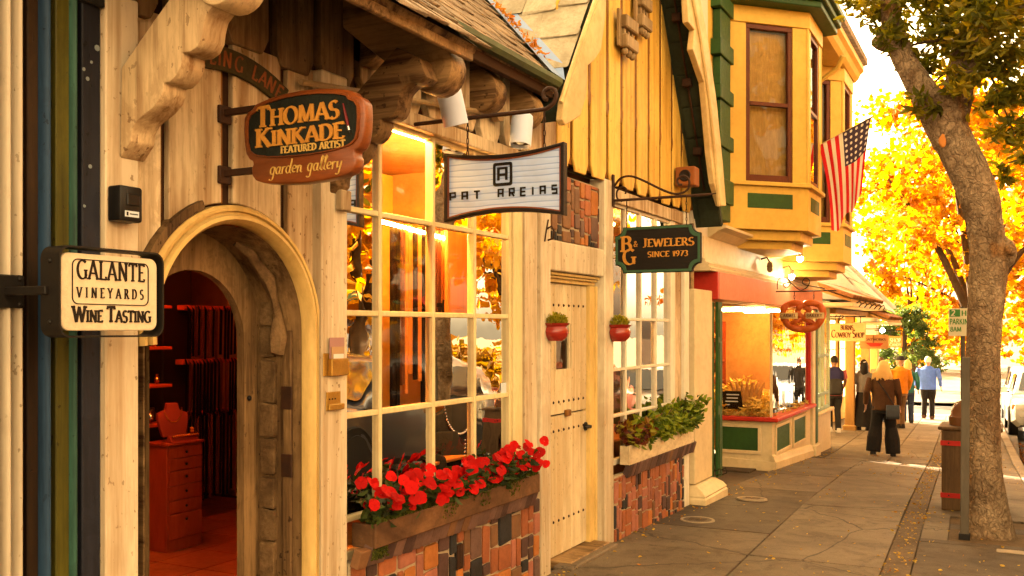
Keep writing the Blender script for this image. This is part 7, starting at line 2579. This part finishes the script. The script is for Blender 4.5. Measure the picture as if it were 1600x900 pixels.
def bin_(x, y, lab):
    z = gz(y)
    w, h = .27, .84
    t = thing('litter_bin', (x, y, z), lab, 'litter bin', 'wooden litter bins by the kerb')
    MB().box(x - w + .03, x + w - .03, y - w + .03, y + w - .03, z, z + h).build('liner', M['int_dark'], t)
    for f in range(4):
        for k in range(2):
            u0 = -w + .002 + k * (w + .003)
            u1 = u0 + w - .012
            if f == 0:
                b = MB().box(x + u0, x + u1, y - w, y - w + .028, z + .01, z + h)
            elif f == 1:
                b = MB().box(x + u0, x + u1, y + w - .028, y + w, z + .01, z + h)
            elif f == 2:
                b = MB().box(x - w, x - w + .028, y + u0 + .03, y + u1 - .03, z + .01, z + h)
            else:
                b = MB().box(x + w - .028, x + w, y + u0 + .03, y + u1 - .03, z + .01, z + h)
            b.build('slat', M['bin_wood'], t, bevel=.008)
    for zz in (z + .14, z + h - .16):
        o_ = [(x - w - .008, y - w - .008), (x + w + .008, y - w - .008), (x + w + .008, y + w + .008), (x - w - .008, y + w + .008)]
        i_ = [(x - w - .0, y - w - .0), (x + w + .0, y - w - .0), (x + w + .0, y + w + .0), (x - w - .0, y + w + .0)]
        V = [Vector((a, b, zz)) for a, b in o_] + [Vector((a, b, zz)) for a, b in i_] + [Vector((a, b, zz + .05)) for a, b in o_] + [Vector((a, b, zz + .05)) for a, b in i_]
        F = []
        for q in range(4):
            r_ = (q + 1) % 4
            F += [(q, r_, 4 + r_, 4 + q), (8 + q, 12 + q, 12 + r_, 8 + r_), (q, 8 + q, 8 + r_, r_), (4 + q, 4 + r_, 12 + r_, 12 + q)]
        st = MB().add(V, F).build('strap', M['bin_red'], t)
        for dx in (-.2, -.06, .08, .2):
            MB().ball((x + dx, y - w - .009, zz + .025), .008, 6, 4).build('rivet', M['iron'], st)
    MB().box(x - w - .03, x + w + .03, y - w - .03, y + w + .03, z + h, z + h + .035).build('lid_board', M['bin_wood'], t, bevel=.008)
    MB().lathe([(.21, 0), (.215, .09), (.20, .10), (.19, .15), (.16, .22), (.10, .27), (.03, .29)], (x, y, z + h + .035), 20).build('dome', M['bin_dome'], t, smooth=True, ang=50)
    return t


b1 = bin_(2.66, 11.15, 'brown slatted litter bin with red straps and domed lid beside the leaning tree')
bin_(2.42, 21.8, 'farther brown slatted litter bin with red straps behind the first one')
M['post_grey'] = surf('weathered_grey_post', (.12, .10, .075), (.06, .045, .03), .6, 4, (1, 1, .2), rough=.7, bump=.3)
pb_, pt_ = onY(1507, 832, 9.30), onY(1509, 548, 9.30)
t = thing('grey_post', (pb_.x, 9.30, gz(9.3)), 'weathered grey square post standing against the leaning tree trunk', 'post')
MB().prism([Vector((pb_.x - .035, 9.27, gz(9.3) - .02)), Vector((pb_.x + .035, 9.27, gz(9.3) - .02)), Vector((pb_.x + .035, 9.33, gz(9.3) - .02)), Vector((pb_.x - .035, 9.33, gz(9.3) - .02))], pt_ - pb_).build('shaft', M['post_grey'], t, bevel=.006)
MB().box(pb_.x - .045, pb_.x + .045, 9.262, 9.338, gz(9.3) - .03, gz(9.3) + .03).build('foot', M['iron'], t, bevel=.004)
# parking sign
PKY = 12.6
a, b = onY(1482, 482, PKY), onY(1521, 525, PKY)
M['sign_face'] = plain('pale_sign_face', (.72, .62, .40), .5)
M['sign_grn'] = plain('green_sign_ink', (.06, .22, .04), .5)
t = thing('parking_sign', ((a.x + b.x) / 2, PKY, gz(PKY)), 'pale 2 HR PARKING sign on a post half hidden by the leaning tree', 'sign')
MB().tube([((a.x + b.x) / 2 + .02, PKY + .03, gz(PKY) - .02), ((a.x + b.x) / 2 + .02, PKY + .03, a.z + .02)], .025, 8).build('post', M['post_grey'], t, smooth=True)
zt, zb = a.z, onY(1500, 525, PKY).z
MB().box(a.x, b.x, PKY - .006, PKY, zb, zt).build('plate', M['sign_face'], t, bevel=.002)
hh = zt - zb
ww = b.x - a.x
MB().box(a.x + .012, a.x + ww * .47, PKY - .009, PKY - .0065, zt - hh * .30, zt - .012).build('green_field', M['sign_grn'], t)
letters('2', M['sign_face'], t, (a.x + ww * .12, PKY - .0095, zt - hh * .27), (1, 0, 0), (0, 0, 1), hh * .21, .2, .6, 0, .002, 0, split=False)
letters('HR', M['sign_grn'], t, (a.x + ww * .52, PKY - .007, zt - hh * .27), (1, 0, 0), (0, 0, 1), hh * .19, .2, .6, 0, .002, .05, fit=ww * .42, split=False)
letters('PARKING', M['sign_grn'], t, (a.x + ww * .05, PKY - .007, zt - hh * .58), (1, 0, 0), (0, 0, 1), hh * .20, .2, .6, 0, .002, .05, fit=ww * .90, split=False)
letters('8AM', M['sign_grn'], t, (a.x + ww * .08, PKY - .007, zt - hh * .84), (1, 0, 0), (0, 0, 1), hh * .17, .2, .6, 0, .002, .05, fit=ww * .45, split=False)

# ================================================================ CARS
def car_paint(n, c):
    t_ = NT(n)
    t_.fin(c, .35, 0, .5)
    t_.bsdf.inputs['Coat Weight'].default_value = .8
    t_.bsdf.inputs['Coat Roughness'].default_value = .08
    return t_.m


M['tyre'] = plain('tyre_rubber', (.02, .018, .017), .8)
M['rim'] = plain('alloy_rim', (.5, .48, .45), .3, .9)
M['car_glass'] = plain('dark_car_glass', (.02, .02, .022), .05, 0, .8)
M['amber_lens'] = plain('amber_lens', (.75, .14, .02), .15)
M['clear_lens'] = plain('clear_lens', (.7, .66, .6), .12)


def make_car(loc, paint, lab, rz=0.0, grp='cars parked along the kerb'):
    """SUV, nose towards -Y in its own axes."""
    t = thing('parked_car', (0, 0, 0), lab, 'car', grp)
    L, W = 4.5, .92
    S = [(-2.2, .42, .62, .70), (-2.15, .36, .84, .80), (-1.9, .30, .95, .88), (-1.2, .26, 1.02, .92), (-.55, .25, 1.06, .92), (.6, .25, 1.08, .92), (1.6, .27, 1.08, .92), (2.1, .34, 1.04, .88), (2.25, .45, .95, .80)]
    rings = []
    for y, zl, zh, w in S:
        zm = zl + (zh - zl) * .55
        rings.append([Vector(p) for p in ((-w * .85, y, zl), (w * .85, y, zl), (w, y, zl + .12), (w, y, zm), (w * .96, y, zh - .05), (w * .85, y, zh), (-w * .85, y, zh), (-w * .96, y, zh - .05), (-w, y, zm), (-w, y, zl + .12))])
    body = MB().loft(rings).build('body', paint, t, smooth=True, ang=35)
    R2 = []
    for y, zh, w, wt in ((-1.05, 1.06, .84, .84), (-.25, 1.58, .80, .66), (.3, 1.66, .80, .66), (1.3, 1.64, .80, .66), (1.95, 1.52, .80, .64), (2.2, 1.06, .80, .80)):
        R2.append([Vector((-w, y, 1.03)), Vector((w, y, 1.03)), Vector((lerp(w, wt, .9), y, zh - .06)), Vector((wt - .05, y, zh)), Vector((-wt + .05, y, zh)), Vector((-lerp(w, wt, .9), y, zh - .06))])
    MB().loft(R2).build('cabin', paint, t, smooth=True, ang=35)
    MB().add([(-.70, -.99, 1.10), (.70, -.99, 1.10), (.58, -.32, 1.54), (-.58, -.32, 1.54)], [(0, 1, 2, 3)]).xf(lambda p: p + Vector((0, -.035, .02))).build('windscreen', M['car_glass'], t)
    for s in (-1, 1):
        MB().add([(s * .845, -.72, 1.10), (s * .83, 1.75, 1.10), (s * .72, 1.6, 1.50), (s * .705, -.12, 1.53)], [(0, 1, 2, 3)]).build('side_window', M['car_glass'], t)
        mr = MB().obox((s * 1.02, -.62, 1.13), (.10, 0, 0), (0, .06, 0), (0, 0, .075)).build('mirror', paint, t, bevel=.03, seg=2, smooth=True)
        MB().beam((s * .88, -.6, 1.08), (s * .98, -.62, 1.10), .04, .04).build('stalk', M['tyre'], mr)
        MB().obox((s * .66, -2.14, .76), (.15, .05 * s, 0), (0, .06, 0), (0, 0, .07)).build('headlight', M['clear_lens'], t, bevel=.02, seg=2, smooth=True)
        MB().obox((s * .82, -1.98, .76), (.05, .08 * s, 0), (0, .04, 0), (0, 0, .07)).build('turn_signal', M['amber_lens'], t, bevel=.015, smooth=True)
        for y in (-1.38, 1.42):
            wheel = MB().lathe([(.20, -.10), (.33, -.10), (.35, -.06), (.35, .06), (.33, .10), (.20, .10)], (s * .83, y, .35), 24, axis=(1, 0, 0)).build('wheel', M['tyre'], t, smooth=True, ang=40)
            MB().lathe([(.03, .09), (.20, .085), (.22, .10), (.22, -.05), (.03, -.05)], (s * .83, y, .35), 18, axis=(s, 0, 0)).build('rim', M['rim'], wheel, smooth=True, ang=40)
            MB().lathe([(.36, .002), (.41, .012), (.43, .0)], (s * .915, y, .35), 24, axis=(s, 0, 0)).build('arch_trim', M['tyre'], t, smooth=True)
        MB().obox((s * .70, 2.24, .82), (.12, 0, 0), (0, .04, 0), (0, 0, .12)).build('tail_light', M['bin_red'], t, bevel=.02)
    MB().obox((0, -2.21, .60), (.42, 0, 0), (0, .03, 0), (0, 0, .10)).build('grille', M['tyre'], t, bevel=.01)
    MB().obox((0, -2.235, .42), (.26, 0, 0), (0, .01, 0), (0, 0, .06)).build('number_plate', M['sign_face'], t)
    t.location = loc
    t.rotation_euler = (0, 0, rz)
    return t


def road_z(y):
    return gz(y) - .135


ca = make_car((3.90, 27.0, road_z(27.0)), car_paint('white_car_paint', (.50, .48, .44)), 'white parked car at the right edge beyond the leaning tree', -.02)
ca.rotation_euler = (-.035, 0, .03)
cb = make_car((3.80, 32.6, road_z(32.6)), car_paint('silver_car_paint', (.35, .37, .40)), 'silver parked car behind the white one', .03)
cb.rotation_euler = (-.03, 0, .03)
for (yv, pc_, lab) in ((10.6, (.03, .03, .04), 'dark car parked nearest the viewer, seen mirrored in the shop window'), (16.3, (.30, .05, .03), 'dark red car parked behind the dark one, seen mirrored in the glass'), (21.8, (.25, .25, .26), 'grey car parked before the white one, seen mirrored in the glass')):
    k_ = make_car((4.72 + drift(yv) * .6, yv, road_z(yv)), car_paint('car_paint_%d' % yv, pc_), lab)
    k_.rotation_euler = (-.03, 0, .03)
# fallen leaves on the pavement and along the gutter
M['fallen'] = leafmat('fallen_leaves', [(.45, .25, .03), (.55, .36, .06), (.30, .10, .02)], .1, .8)
fl = thing('fallen_leaves', (2, 9, 0), 'small yellow leaves scattered over the pavement', 'leaves')
fl['kind'] = 'stuff'
rl = random.Random(12)
it = []
for j in range(1100):
    y = rl.uniform(5.2, 19)
    u = rl.random()
    x = 2.27 + drift(y) + rl.gauss(0, .08) if u < .42 else (.05 + abs(rl.gauss(0, .12)) if u < .60 else (rl.gauss(2.85, .35) if u < .75 else rl.uniform(.2, 3.3)))
    a_ = rl.uniform(0, 6.28)
    it.append(((x, y, gz(y) + .006), rl.uniform(.015, .04), (math.cos(a_), math.sin(a_), rl.uniform(0, .15))))
for j in range(260):
    y = rl.uniform(15, 24)
    it.append(((3.62 + drift(y) + abs(rl.gauss(0, .12)), y, gz(y) - .12), rl.uniform(.05, .09), (rl.gauss(0, 1), rl.gauss(0, 1), .1), 1.0))
leaf_mesh('leaves', it, M['fallen'], fl, 'broad', seed=8)
# drain lid near the tree
tag(MB().box(2.92, 3.12, 8.72, 8.84, gz(8.8) + .001, gz(8.8) + .010).build('water_meter_lid', M['cover_rim'], None, org=(3.0, 8.78, gz(8.8)), bevel=.004), 'small pale meter lid in the paving in front of the tree', 'lid')

# ================================================================ SHOPS ACROSS THE ROAD (outside the view, mirrored in the windows)
M['opp_a'] = surf('opposite_plaster', (.22, .15, .09), (.14, .09, .05), .5, 1.5, rough=.8, bump=.2)
M['opp_b'] = surf('opposite_brick_red', (.16, .07, .035), (.10, .04, .02), .5, 3, rough=.8, bump=.2)
for j, (ya, yb, h, mt, lab) in enumerate(((-6, 7.5, 5.2, 'opp_a', 'pale plaster shop across the road nearest the viewer'), (7.7, 19.5, 4.4, 'opp_b', 'red-brown shop across the road, mirrored in the shop window'), (19.7, 31.5, 5.6, 'opp_a', 'pale plaster shop across the road before the crossing'))):
    t = thing('opposite_shop', (16, (ya + yb) / 2, gz(yb) - .1), lab, 'building', 'shops across the road')
    MB().box(16, 22, ya, yb, gz(yb) - .3, h).build('wall', M[mt], t)
    MB().prism([(15.6, ya, h), (22.4, ya, h), (19, ya, h + 2.6)], (0, yb - ya, 0)).build('roof', M['shingle'], t)
    for k in range(3):
        yc = lerp(ya, yb, (k + .5) / 3)
        w_ = MB().box(15.93, 15.99, yc - 1.3, yc + 1.3, .7, 2.5).build('window', M['white'], t, bevel=.01)
        MB().box(15.9, 15.925, yc - 1.2, yc + 1.2, .8, 2.4).build('pane', M['car_glass'], w_)
        MB().prism([(16, yc - 1.5, 3.0), (15.0, yc - 1.5, 2.6), (15.0, yc - 1.5, 2.55), (16, yc - 1.5, 2.9)], (0, 3.0, 0)).build('awning', M['bak_green'] if k % 2 else M['bak_red'], t)

# planted median in the middle of the road, with low golden shrubs
med = strip_sheet('median', 9.0, 11.6, -10, 31, -.02, M['soil'])
M['leaf_shrub'] = leafmat('median_shrub_leaves', [(.10, .07, .01), (.25, .13, .015), (.40, .20, .02)], .4)
s0 = thing('median_shrub', (9.9, 8.0, gz(8)), 'rounded golden shrub on the median, first in its row', 'shrub', 'shrubs on the median')
crown(s0, [((9.9 + dx, 8.0 + dy, gz(8) + .75), (.8, .8, .7), 22) for dx in (-.3, .3) for dy in (-.5, .5)], 22, .2, M['leaf_shrub'], 'maple', 120)
lim = MB()
limb(lim, [Vector((9.9, 8.0, gz(8) - .05)), Vector((9.95, 8.05, gz(8) + .4)), Vector((9.9, 8.3, gz(8) + .9))], [.06, .05, .02], 7)
lim.build('trunk', M['bark_dark'], s0, smooth=True)
for j, wd in enumerate(('second', 'third', 'fourth', 'fifth', 'sixth', 'seventh', 'eighth')):
    copy_tree(s0, (9.9 + .2 * (j % 2), 10.6 + j * 2.5, gz(10.6 + j * 2.5)), j * 1.1, 'rounded golden shrub on the median, %s in its row' % wd, 'shrubs on the median', scale=(1, 1.1, 1.35))
# ================================================================ PEOPLE
M['skin'] = plain('skin', (.46, .24, .14), .5)
M['skin_b'] = plain('skin_tanned', (.34, .17, .09), .5)


def cloth(n, c, rough=.85):
    return surf(n, c, tuple(x * .6 for x in c), .5, 6, rough=rough, bump=.4, bdist=.01, bscale=12, spec=.2)


def person(X, Y, H, rz, lab, skin, top, legs, hair, shoe, style='trousers', hairstyle='short', stride=.0, arms=((.10, -.02), (.10, .02)), sleeve=1.0, lean=0.0, bulk=1.0, turn=0.0, extras=None):
    z0 = gz(Y)
    t = thing('person', (X, Y, z0), lab, 'person', 'people on the pavement')
    k = H / 1.75
    cr, sr = math.cos(rz), math.sin(rz)

    def W(p):
        x, y, z = p
        y += lean * max(0, z - .9)
        return Vector((X + (x * cr - y * sr) * k, Y + (x * sr + y * cr) * k, z0 + z * k))

    def fin(m, name, mat, vox=.012, par=None, sub=True):
        m.xf(W)
        o = m.build(name, mat, par or t, smooth=True)
        if vox:
            r_ = o.modifiers.new('remesh', 'REMESH')
            r_.mode = 'VOXEL'
            r_.voxel_size = vox
            r_.use_smooth_shade = True
            s_ = o.modifiers.new('smooth', 'SMOOTH')
            s_.iterations = 3
        return o

    def ering(z, rx, ry, cx=0.0, cy_=0.0, n=14):
        return [Vector((cx + rx * math.cos(2 * math.pi * q / n), cy_ + ry * math.sin(2 * math.pi * q / n), z)) for q in range(n)]

    b = bulk
    fxw = .17 if style == 'wide' else .10
    feet = [(-fxw, -stride * .5), (fxw, stride * .5)]
    hips = Vector((0, 0, .93))

    def legpath(s, i):
        fx, fy = feet[i]
        hipj = Vector((s * .09, 0, .92))
        ank = Vector((fx, fy, .09 + (.03 if fy < 0 and stride else 0)))
        knee = hipj.lerp(ank, .5) + Vector((0, .035 + (.03 if stride else 0), .02))
        return [hipj, knee, ank]

    def armpath(i):
        s = -1 if i == 0 else 1
        ox, oy = arms[i][0], arms[i][1]
        bend = arms[i][2] if len(arms[i]) > 2 else 0.06
        sh = Vector((s * .185 * b, 0, 1.42))
        wr = Vector((s * (.185 * b + ox), oy + bend * 1.3, .86 + bend * 1.1))
        el = sh.lerp(wr, .5) + Vector((s * .03, -.05 - bend * .4, -.0 - bend * .15))
        return [sh, el, wr]

    # body: one continuous surface
    m = MB()
    m.loft([ering(.86, .14 * b, .10 * b), ering(1.0, .145 * b, .10 * b), ering(1.2, .15 * b, .11 * b), ering(1.38, .17 * b, .10 * b), ering(1.45, .10, .075), ering(1.50, .055, .055), ering(1.56, .052, .055)])
    ht = Matrix.Rotation(turn, 3, 'Z')
    hc = Vector((0, .012, 1.635))
    head = MB().loft([ering(1.53, .045, .06, 0, .02), ering(1.555, .06, .078, 0, .015), ering(1.60, .072, .094, 0, .005), ering(1.65, .077, .098), ering(1.70, .070, .088, 0, -.005), ering(1.735, .045, .058, 0, -.008), ering(1.748, .015, .02, 0, -.008)])
    head.add(*(lambda q: (q.v, q.f))(MB().loft([ering(1.612, .013, .010, 0, .100), ering(1.625, .015, .016, 0, .102), ering(1.66, .008, .008, 0, .096)])))
    for s in (-1, 1):
        q = MB().ball((s * .078, -.005, 1.635), (.012, .022, .032), 8, 6)
        head.add(q.v, q.f)
    head.xf(lambda p: ht @ (p - hc) + hc)
    m.add(head.v, head.f)
    for i, s in ((0, -1), (1, 1)):
        P = legpath(s, i)
        m.tube([P[0], P[0].lerp(P[1], .5), P[1], P[1].lerp(P[2], .4), P[2]], [.085 * b, .075 * b, .055, .055, .038], 10)
        m.loft([[P[2] + Vector((dx * .8, dy - .05, -.085)) for dx, dy in ((-.04, -.02), (.04, -.02), (.045, .12), (.02, .19), (-.02, .19), (-.045, .12))], [P[2] + Vector((dx * .7, dy * .6 - .04, .0)) for dx, dy in ((-.04, -.02), (.04, -.02), (.045, .10), (.02, .14), (-.02, .14), (-.045, .10))]])
        A = armpath(i)
        m.tube([A[0], A[0].lerp(A[1], .5), A[1], A[1].lerp(A[2], .5), A[2]], [.052, .046, .038, .036, .027], 9)
        d = (A[2] - A[1]).normalized()
        sd = Vector((0, 1, 0)) - d * d.y
        sd.normalize()
        nn = d.cross(sd)
        m.obox(A[2] + d * .05, d * .05, sd * .038, nn * .014)
        for f_, (off, ln) in enumerate(((-.030, .065), (-.010, .078), (.010, .072), (.029, .055))):
            p = A[2] + d * .09 + sd * off
            m.tube([p, p + d * ln * .5 + nn * .008 * s, p + d * ln * .85 + nn * .028 * s], [.0095, .009, .007], 6)
        p = A[2] + d * .03 + sd * .034
        m.tube([p, p + d * .03 + sd * .022, p + d * .062 + sd * .026], [.011, .010, .008], 6)
    fin(m, 'body', skin, .0085)
    # eyes and mouth on the head
    for s in (-1, 1):
        e = MB().ball((s * .03, .088, 1.645), (.011, .008, .008), 7, 5)
        e.xf(lambda p: ht @ (p - hc) + hc)
        fin(e, 'eye', M['iron'], 0)
    e = MB().obox((0, .086, 1.578), (.022, 0, 0), (0, .012, 0), (0, 0, .005))
    e.xf(lambda p: ht @ (p - hc) + hc)
    fin(e, 'mouth', plain('lips', (.30, .10, .07), .5), 0)
    # upper garment
    m = MB()
    hem = .84 if style != 'skirt' else .95
    m.loft([ering(hem, .185 * b, .135 * b), ering(.98, .178 * b, .13 * b), ering(1.12, .172 * b, .13 * b), ering(1.28, .185 * b, .135 * b), ering(1.40, .185 * b, .115 * b), ering(1.46, .125, .09), ering(1.50, .075, .072)])
    for i in (0, 1):
        A = armpath(i)
        u = sleeve
        if u >= 1:
            m.tube([A[0] + Vector((0, 0, .0)), A[0].lerp(A[1], .5), A[1], A[1].lerp(A[2], .5), A[2] - (A[2] - A[1]) * .06], [.075, .068, .060, .052, .045], 10)
        else:
            m.tube([A[0], A[0].lerp(A[1], .5), A[0].lerp(A[1], .85)], [.075, .070, .064], 10)
    for i, p in enumerate(m.v):
        m.v[i] = p + mnoise.noise_vector(p * 9 + Vector((X, Y, 0))) * .010
    upper = fin(m, 'jacket' if sleeve >= 1 else 'shirt', top, .012)
    # lower garment
    m = MB()
    if style == 'skirt':
        n = 28
        rg_ = []
        for z, r_ in ((1.0, .15), (.9, .17), (.6, .20), (.3, .24), (.10, .28)):
            rg_.append([Vector(((r_ + .018 * math.sin(7 * 2 * math.pi * q / n) * (1 - z)) * math.cos(2 * math.pi * q / n), (r_ * .8 + .018 * math.sin(7 * 2 * math.pi * q / n) * (1 - z)) * math.sin(2 * math.pi * q / n), z)) for q in range(n)])
        m.loft(rg_)
        fin(m, 'skirt', legs, 0)
    else:
        wd = 1.35 if style == 'wide' else 1.0
        m.loft([ering(.78, .16 * b, .12 * b), ering(.90, .172 * b, .125 * b), ering(1.0, .165 * b, .12 * b)])
        for i, s in ((0, -1), (1, 1)):
            P = legpath(s, i)
            m.tube([P[0], P[0].lerp(P[1], .5), P[1], P[1].lerp(P[2], .5), P[2] + Vector((0, 0, -.045))], [.105 * b, .095 * b, .078 * wd, .074 * wd * wd, .070 * wd * wd], 11)
        for i, p in enumerate(m.v):
            m.v[i] = p + mnoise.noise_vector(p * 8 + Vector((Y, X, 0))) * .010
        fin(m, 'trousers', legs, .012)
    # shoes
    for i, s in ((0, -1), (1, 1)):
        P = legpath(s, i)
        f = P[2]
        m = MB().loft([[f + Vector((dx, dy, z)) for dx, dy in ((-.045, -.075), (.045, -.075), (.05, .06), (.035, .16), (0, .185), (-.035, .16), (-.05, .06))] for z in (-.09, -.06)] + [[f + Vector((dx * .85, dy * .9, -.005 if dy > .05 else .01)) for dx, dy in ((-.045, -.075), (.045, -.075), (.05, .06), (.035, .12), (0, .13), (-.035, .12), (-.05, .06))]])
        fin(m, 'shoe', shoe, 0)
    # hair
    hx = lambda q: ht @ (q - hc) + hc
    m = MB()
    if hairstyle in ('short', 'white', 'long', 'straight', 'bob'):
        m.loft([[Vector((rx * math.cos(a), cy0 + ry * math.sin(a), z)) for a in [2 * math.pi * q / 16 for q in range(16)]] for z, rx, ry, cy0 in ((1.60, .078, .055, -.052), (1.64, .086, .085, -.028), (1.69, .084, .098, -.014), (1.73, .068, .078, -.010), (1.762, .03, .035, -.01))])
        if hairstyle == 'long':
            for q in range(46):
                a = math.pi * (1.0 + q / 45.0)
                p0 = Vector((.07 * math.cos(a), -.02 + .085 * math.sin(a), 1.69))
                r2 = random.Random(q)
                ex = r2.uniform(.9, 1.75)
                m.tube([p0, p0 + Vector((p0.x * .5, -.03, -.12)), Vector((p0.x * ex * 1.45, -.085 + p0.y * .45, 1.50 + r2.uniform(-.03, .03))), Vector((p0.x * ex * 1.6 + r2.uniform(-.02, .02), -.10 + p0.y * .4, 1.42 + r2.uniform(-.04, .04)))], [.020, .022, .018, .005], 6)
        if hairstyle in ('straight', 'bob'):
            zend = 1.36 if hairstyle == 'straight' else 1.5
            for q in range(26):
                a = math.pi * (1.0 + q / 25.0)
                p0 = Vector((.075 * math.cos(a), -.02 + .085 * math.sin(a), 1.68))
                m.tube([p0, p0 + Vector((p0.x * .15, -.01, -.12)), Vector((p0.x * 1.15, -.05 + p0.y * .5, zend))], [.020, .022, .010], 6)
        m.xf(hx)
        fin(m, 'hair', hair, .009)
    if hairstyle == 'cap':
        m.loft([[Vector((rx * math.cos(a), cy0 + ry * math.sin(a), z)) for a in [2 * math.pi * q / 16 for q in range(16)]] for z, rx, ry, cy0 in ((1.655, .086, .106, -.002), (1.70, .084, .102, -.002), (1.74, .066, .08, -.004), (1.765, .03, .036, -.004))])
        m.xf(hx)
        fin(m, 'cap', hair, 0)
        m = MB().loft([[Vector((x * 1.1, .09 + .05 * (1 - (x / .07) ** 2) * u, 1.665 - .006 * u)) for x in (-.07, -.035, 0, .035, .07)] for u in (0, .6, 1.3)], caps=False, closed=False)
        m.xf(hx)
        fin(m, 'cap_peak', hair, 0)
    if extras:
        extras(t, fin, W, ering)
    return t


C_ = {n: cloth(n, c) for n, c in (('navy_cloth', (.022, .020, .075)), ('pink_cloth', (.62, .16, .17)), ('black_cloth', (.016, .013, .012)), ('charcoal_cloth', (.030, .026, .024)), ('grey_cloth', (.20, .185, .17)), ('brown_leather_jacket', (.085, .036, .014)), ('orange_cloth', (.70, .22, .012)), ('tan_cloth', (.24, .125, .055)), ('blue_cloth', (.10, .20, .72)), ('teal_cloth', (.03, .13, .11)), ('beige_cloth', (.45, .31, .18)), ('navy_trouser', (.03, .04, .08)))}
H_ = {n: plain(n, c, .5) for n, c in (('black_hair', (.012, .009, .008)), ('blonde_hair', (.80, .46, .14)), ('white_hair', (.75, .62, .48)), ('brown_hair', (.10, .05, .02)), ('dark_shoe', (.02, .016, .014)), ('white_shoe', (.72, .66, .6)), ('brown_shoe', (.10, .045, .02)))}


def backpack(t, fin, W, ering):
    m = MB().loft([[Vector((x, y, z)) for x, y in ((-.15 * s, -.14), (.15 * s, -.14), (.15 * s, -.14 - d), (.10 * s, -.19 - d), (-.10 * s, -.19 - d), (-.15 * s, -.14 - d))] for z, s, d in ((.86, .8, .02), (.90, 1.05, .07), (1.05, 1.1, .08), (1.20, 1.0, .05), (1.24, .8, .01))])
    fin(m, 'backpack', C_['charcoal_cloth'], .014)
    m = MB().loft([[Vector((x, y, z)) for x, y in ((-.20 * s, .02), (-.19 * s, -.12), (-.10 * s, -.17 - d), (.10 * s, -.17 - d), (.19 * s, -.12), (.20 * s, .02))] for z, s, d in ((1.18, 1.02, .02), (1.26, 1.06, .03), (1.38, 1.05, .03), (1.46, .75, .0), (1.50, .45, -.05))])
    fin(m, 'hood_drape', C_['navy_cloth'], .014)


def shoulder_bag(t, fin, W, ering):
    m = MB().loft([[Vector((x, y, z)) for x, y in ((.06, -.14), (.29, -.10), (.30, -.19 - d), (.07, -.23 - d))] for z, d in ((.70, .02), (.74, .05), (.86, .04), (.95, .0))])
    fin(m, 'shoulder_bag', cloth('slate_bag_leather', (.045, .05, .058), .5), .014)
    m = MB().tube([(.20, -.16, .94), (.08, -.155, 1.15), (-.08, -.13, 1.38), (-.13, -.02, 1.47), (-.06, .12, 1.38)], .012, 6)
    fin(m, 'bag_strap', C_['charcoal_cloth'], 0)


def hair_clip(t, fin, W, ering):
    fin(MB().obox((.02, -.105, 1.70), (.035, 0, .01), (0, .008, 0), (0, 0, .010)), 'hair_clip', H_['white_shoe'], 0)


person(xY(1380, 18.05), 18.05, 1.68, .02, 'blonde woman in brown jacket and wide black trousers with a shoulder bag', M['skin'], C_['brown_leather_jacket'], C_['black_cloth'], H_['blonde_hair'], H_['dark_shoe'], 'wide', 'long', .06, ((.10, -.03), (.06, .05)), 1.0, .01, 1.12, .1, shoulder_bag)
person(xY(1303, 23.1), 23.1, 1.76, .35, 'person in pink shirt and navy hood with a dark backpack by the shop posts', M['skin_b'], C_['pink_cloth'], C_['charcoal_cloth'], H_['black_hair'], H_['white_shoe'], 'trousers', 'short', .04, ((.04, .10, .12), (.05, .08, .12)), .5, .02, 1.1, .2, backpack)
person(xY(1349, 24.2), 24.2, 1.68, .25, 'woman with black hair in grey jacket and long black skirt', M['skin'], C_['grey_cloth'], C_['black_cloth'], H_['black_hair'], H_['dark_shoe'], 'skirt', 'straight', .0, ((.06, .04, .1), (.04, .02)), 1.0, 0, 1.0, .3, hair_clip)
person(xY(1406, 25.4), 25.4, 1.78, .5, 'man in orange sweater, black cap and tan trousers looking left', M['skin'], C_['orange_cloth'], C_['tan_cloth'], H_['black_hair'], H_['dark_shoe'], 'trousers', 'cap', .22, ((.05, .06, .1), (.04, .02)), 1.0, .0, 1.08, .9)
person(xY(1377, 27.6), 27.6, 1.74, .3, 'man in beige shirt half hidden behind the black-haired woman', M['skin'], C_['beige_cloth'], C_['navy_trouser'], H_['brown_hair'], H_['dark_shoe'], 'trousers', 'short', .0)
person(xY(1418, 27.6), 27.6, 1.68, .2, 'person in teal top and navy trousers half hidden behind the orange sweater', M['skin'], C_['teal_cloth'], C_['navy_trouser'], H_['blonde_hair'], H_['navy_trouser'] if 'navy_trouser' in H_ else H_['dark_shoe'], 'trousers', 'bob', .12)
person(xY(1450, 29.7), 29.7, 1.78, .0, 'white-haired man in blue sweater and black trousers walking away alone', M['skin'], C_['blue_cloth'], C_['black_cloth'], H_['white_hair'], H_['brown_shoe'], 'trousers', 'short', .12, ((.10, .05), (.10, -.05)), 1.0, .0, 1.22, .0)
person(2.30, 28.5, 1.74, .0, 'person in dark clothes mostly hidden behind the grey post', M['skin'], C_['charcoal_cloth'], C_['black_cloth'], H_['brown_hair'], H_['dark_shoe'], 'trousers', 'short', .1)
person(1.3, 66.0, 1.72, 2.0, 'person in dark teal far beyond the crossing', M['skin'], C_['navy_trouser'], C_['black_cloth'], H_['black_hair'], H_['dark_shoe'], 'trousers', 'short', .1)
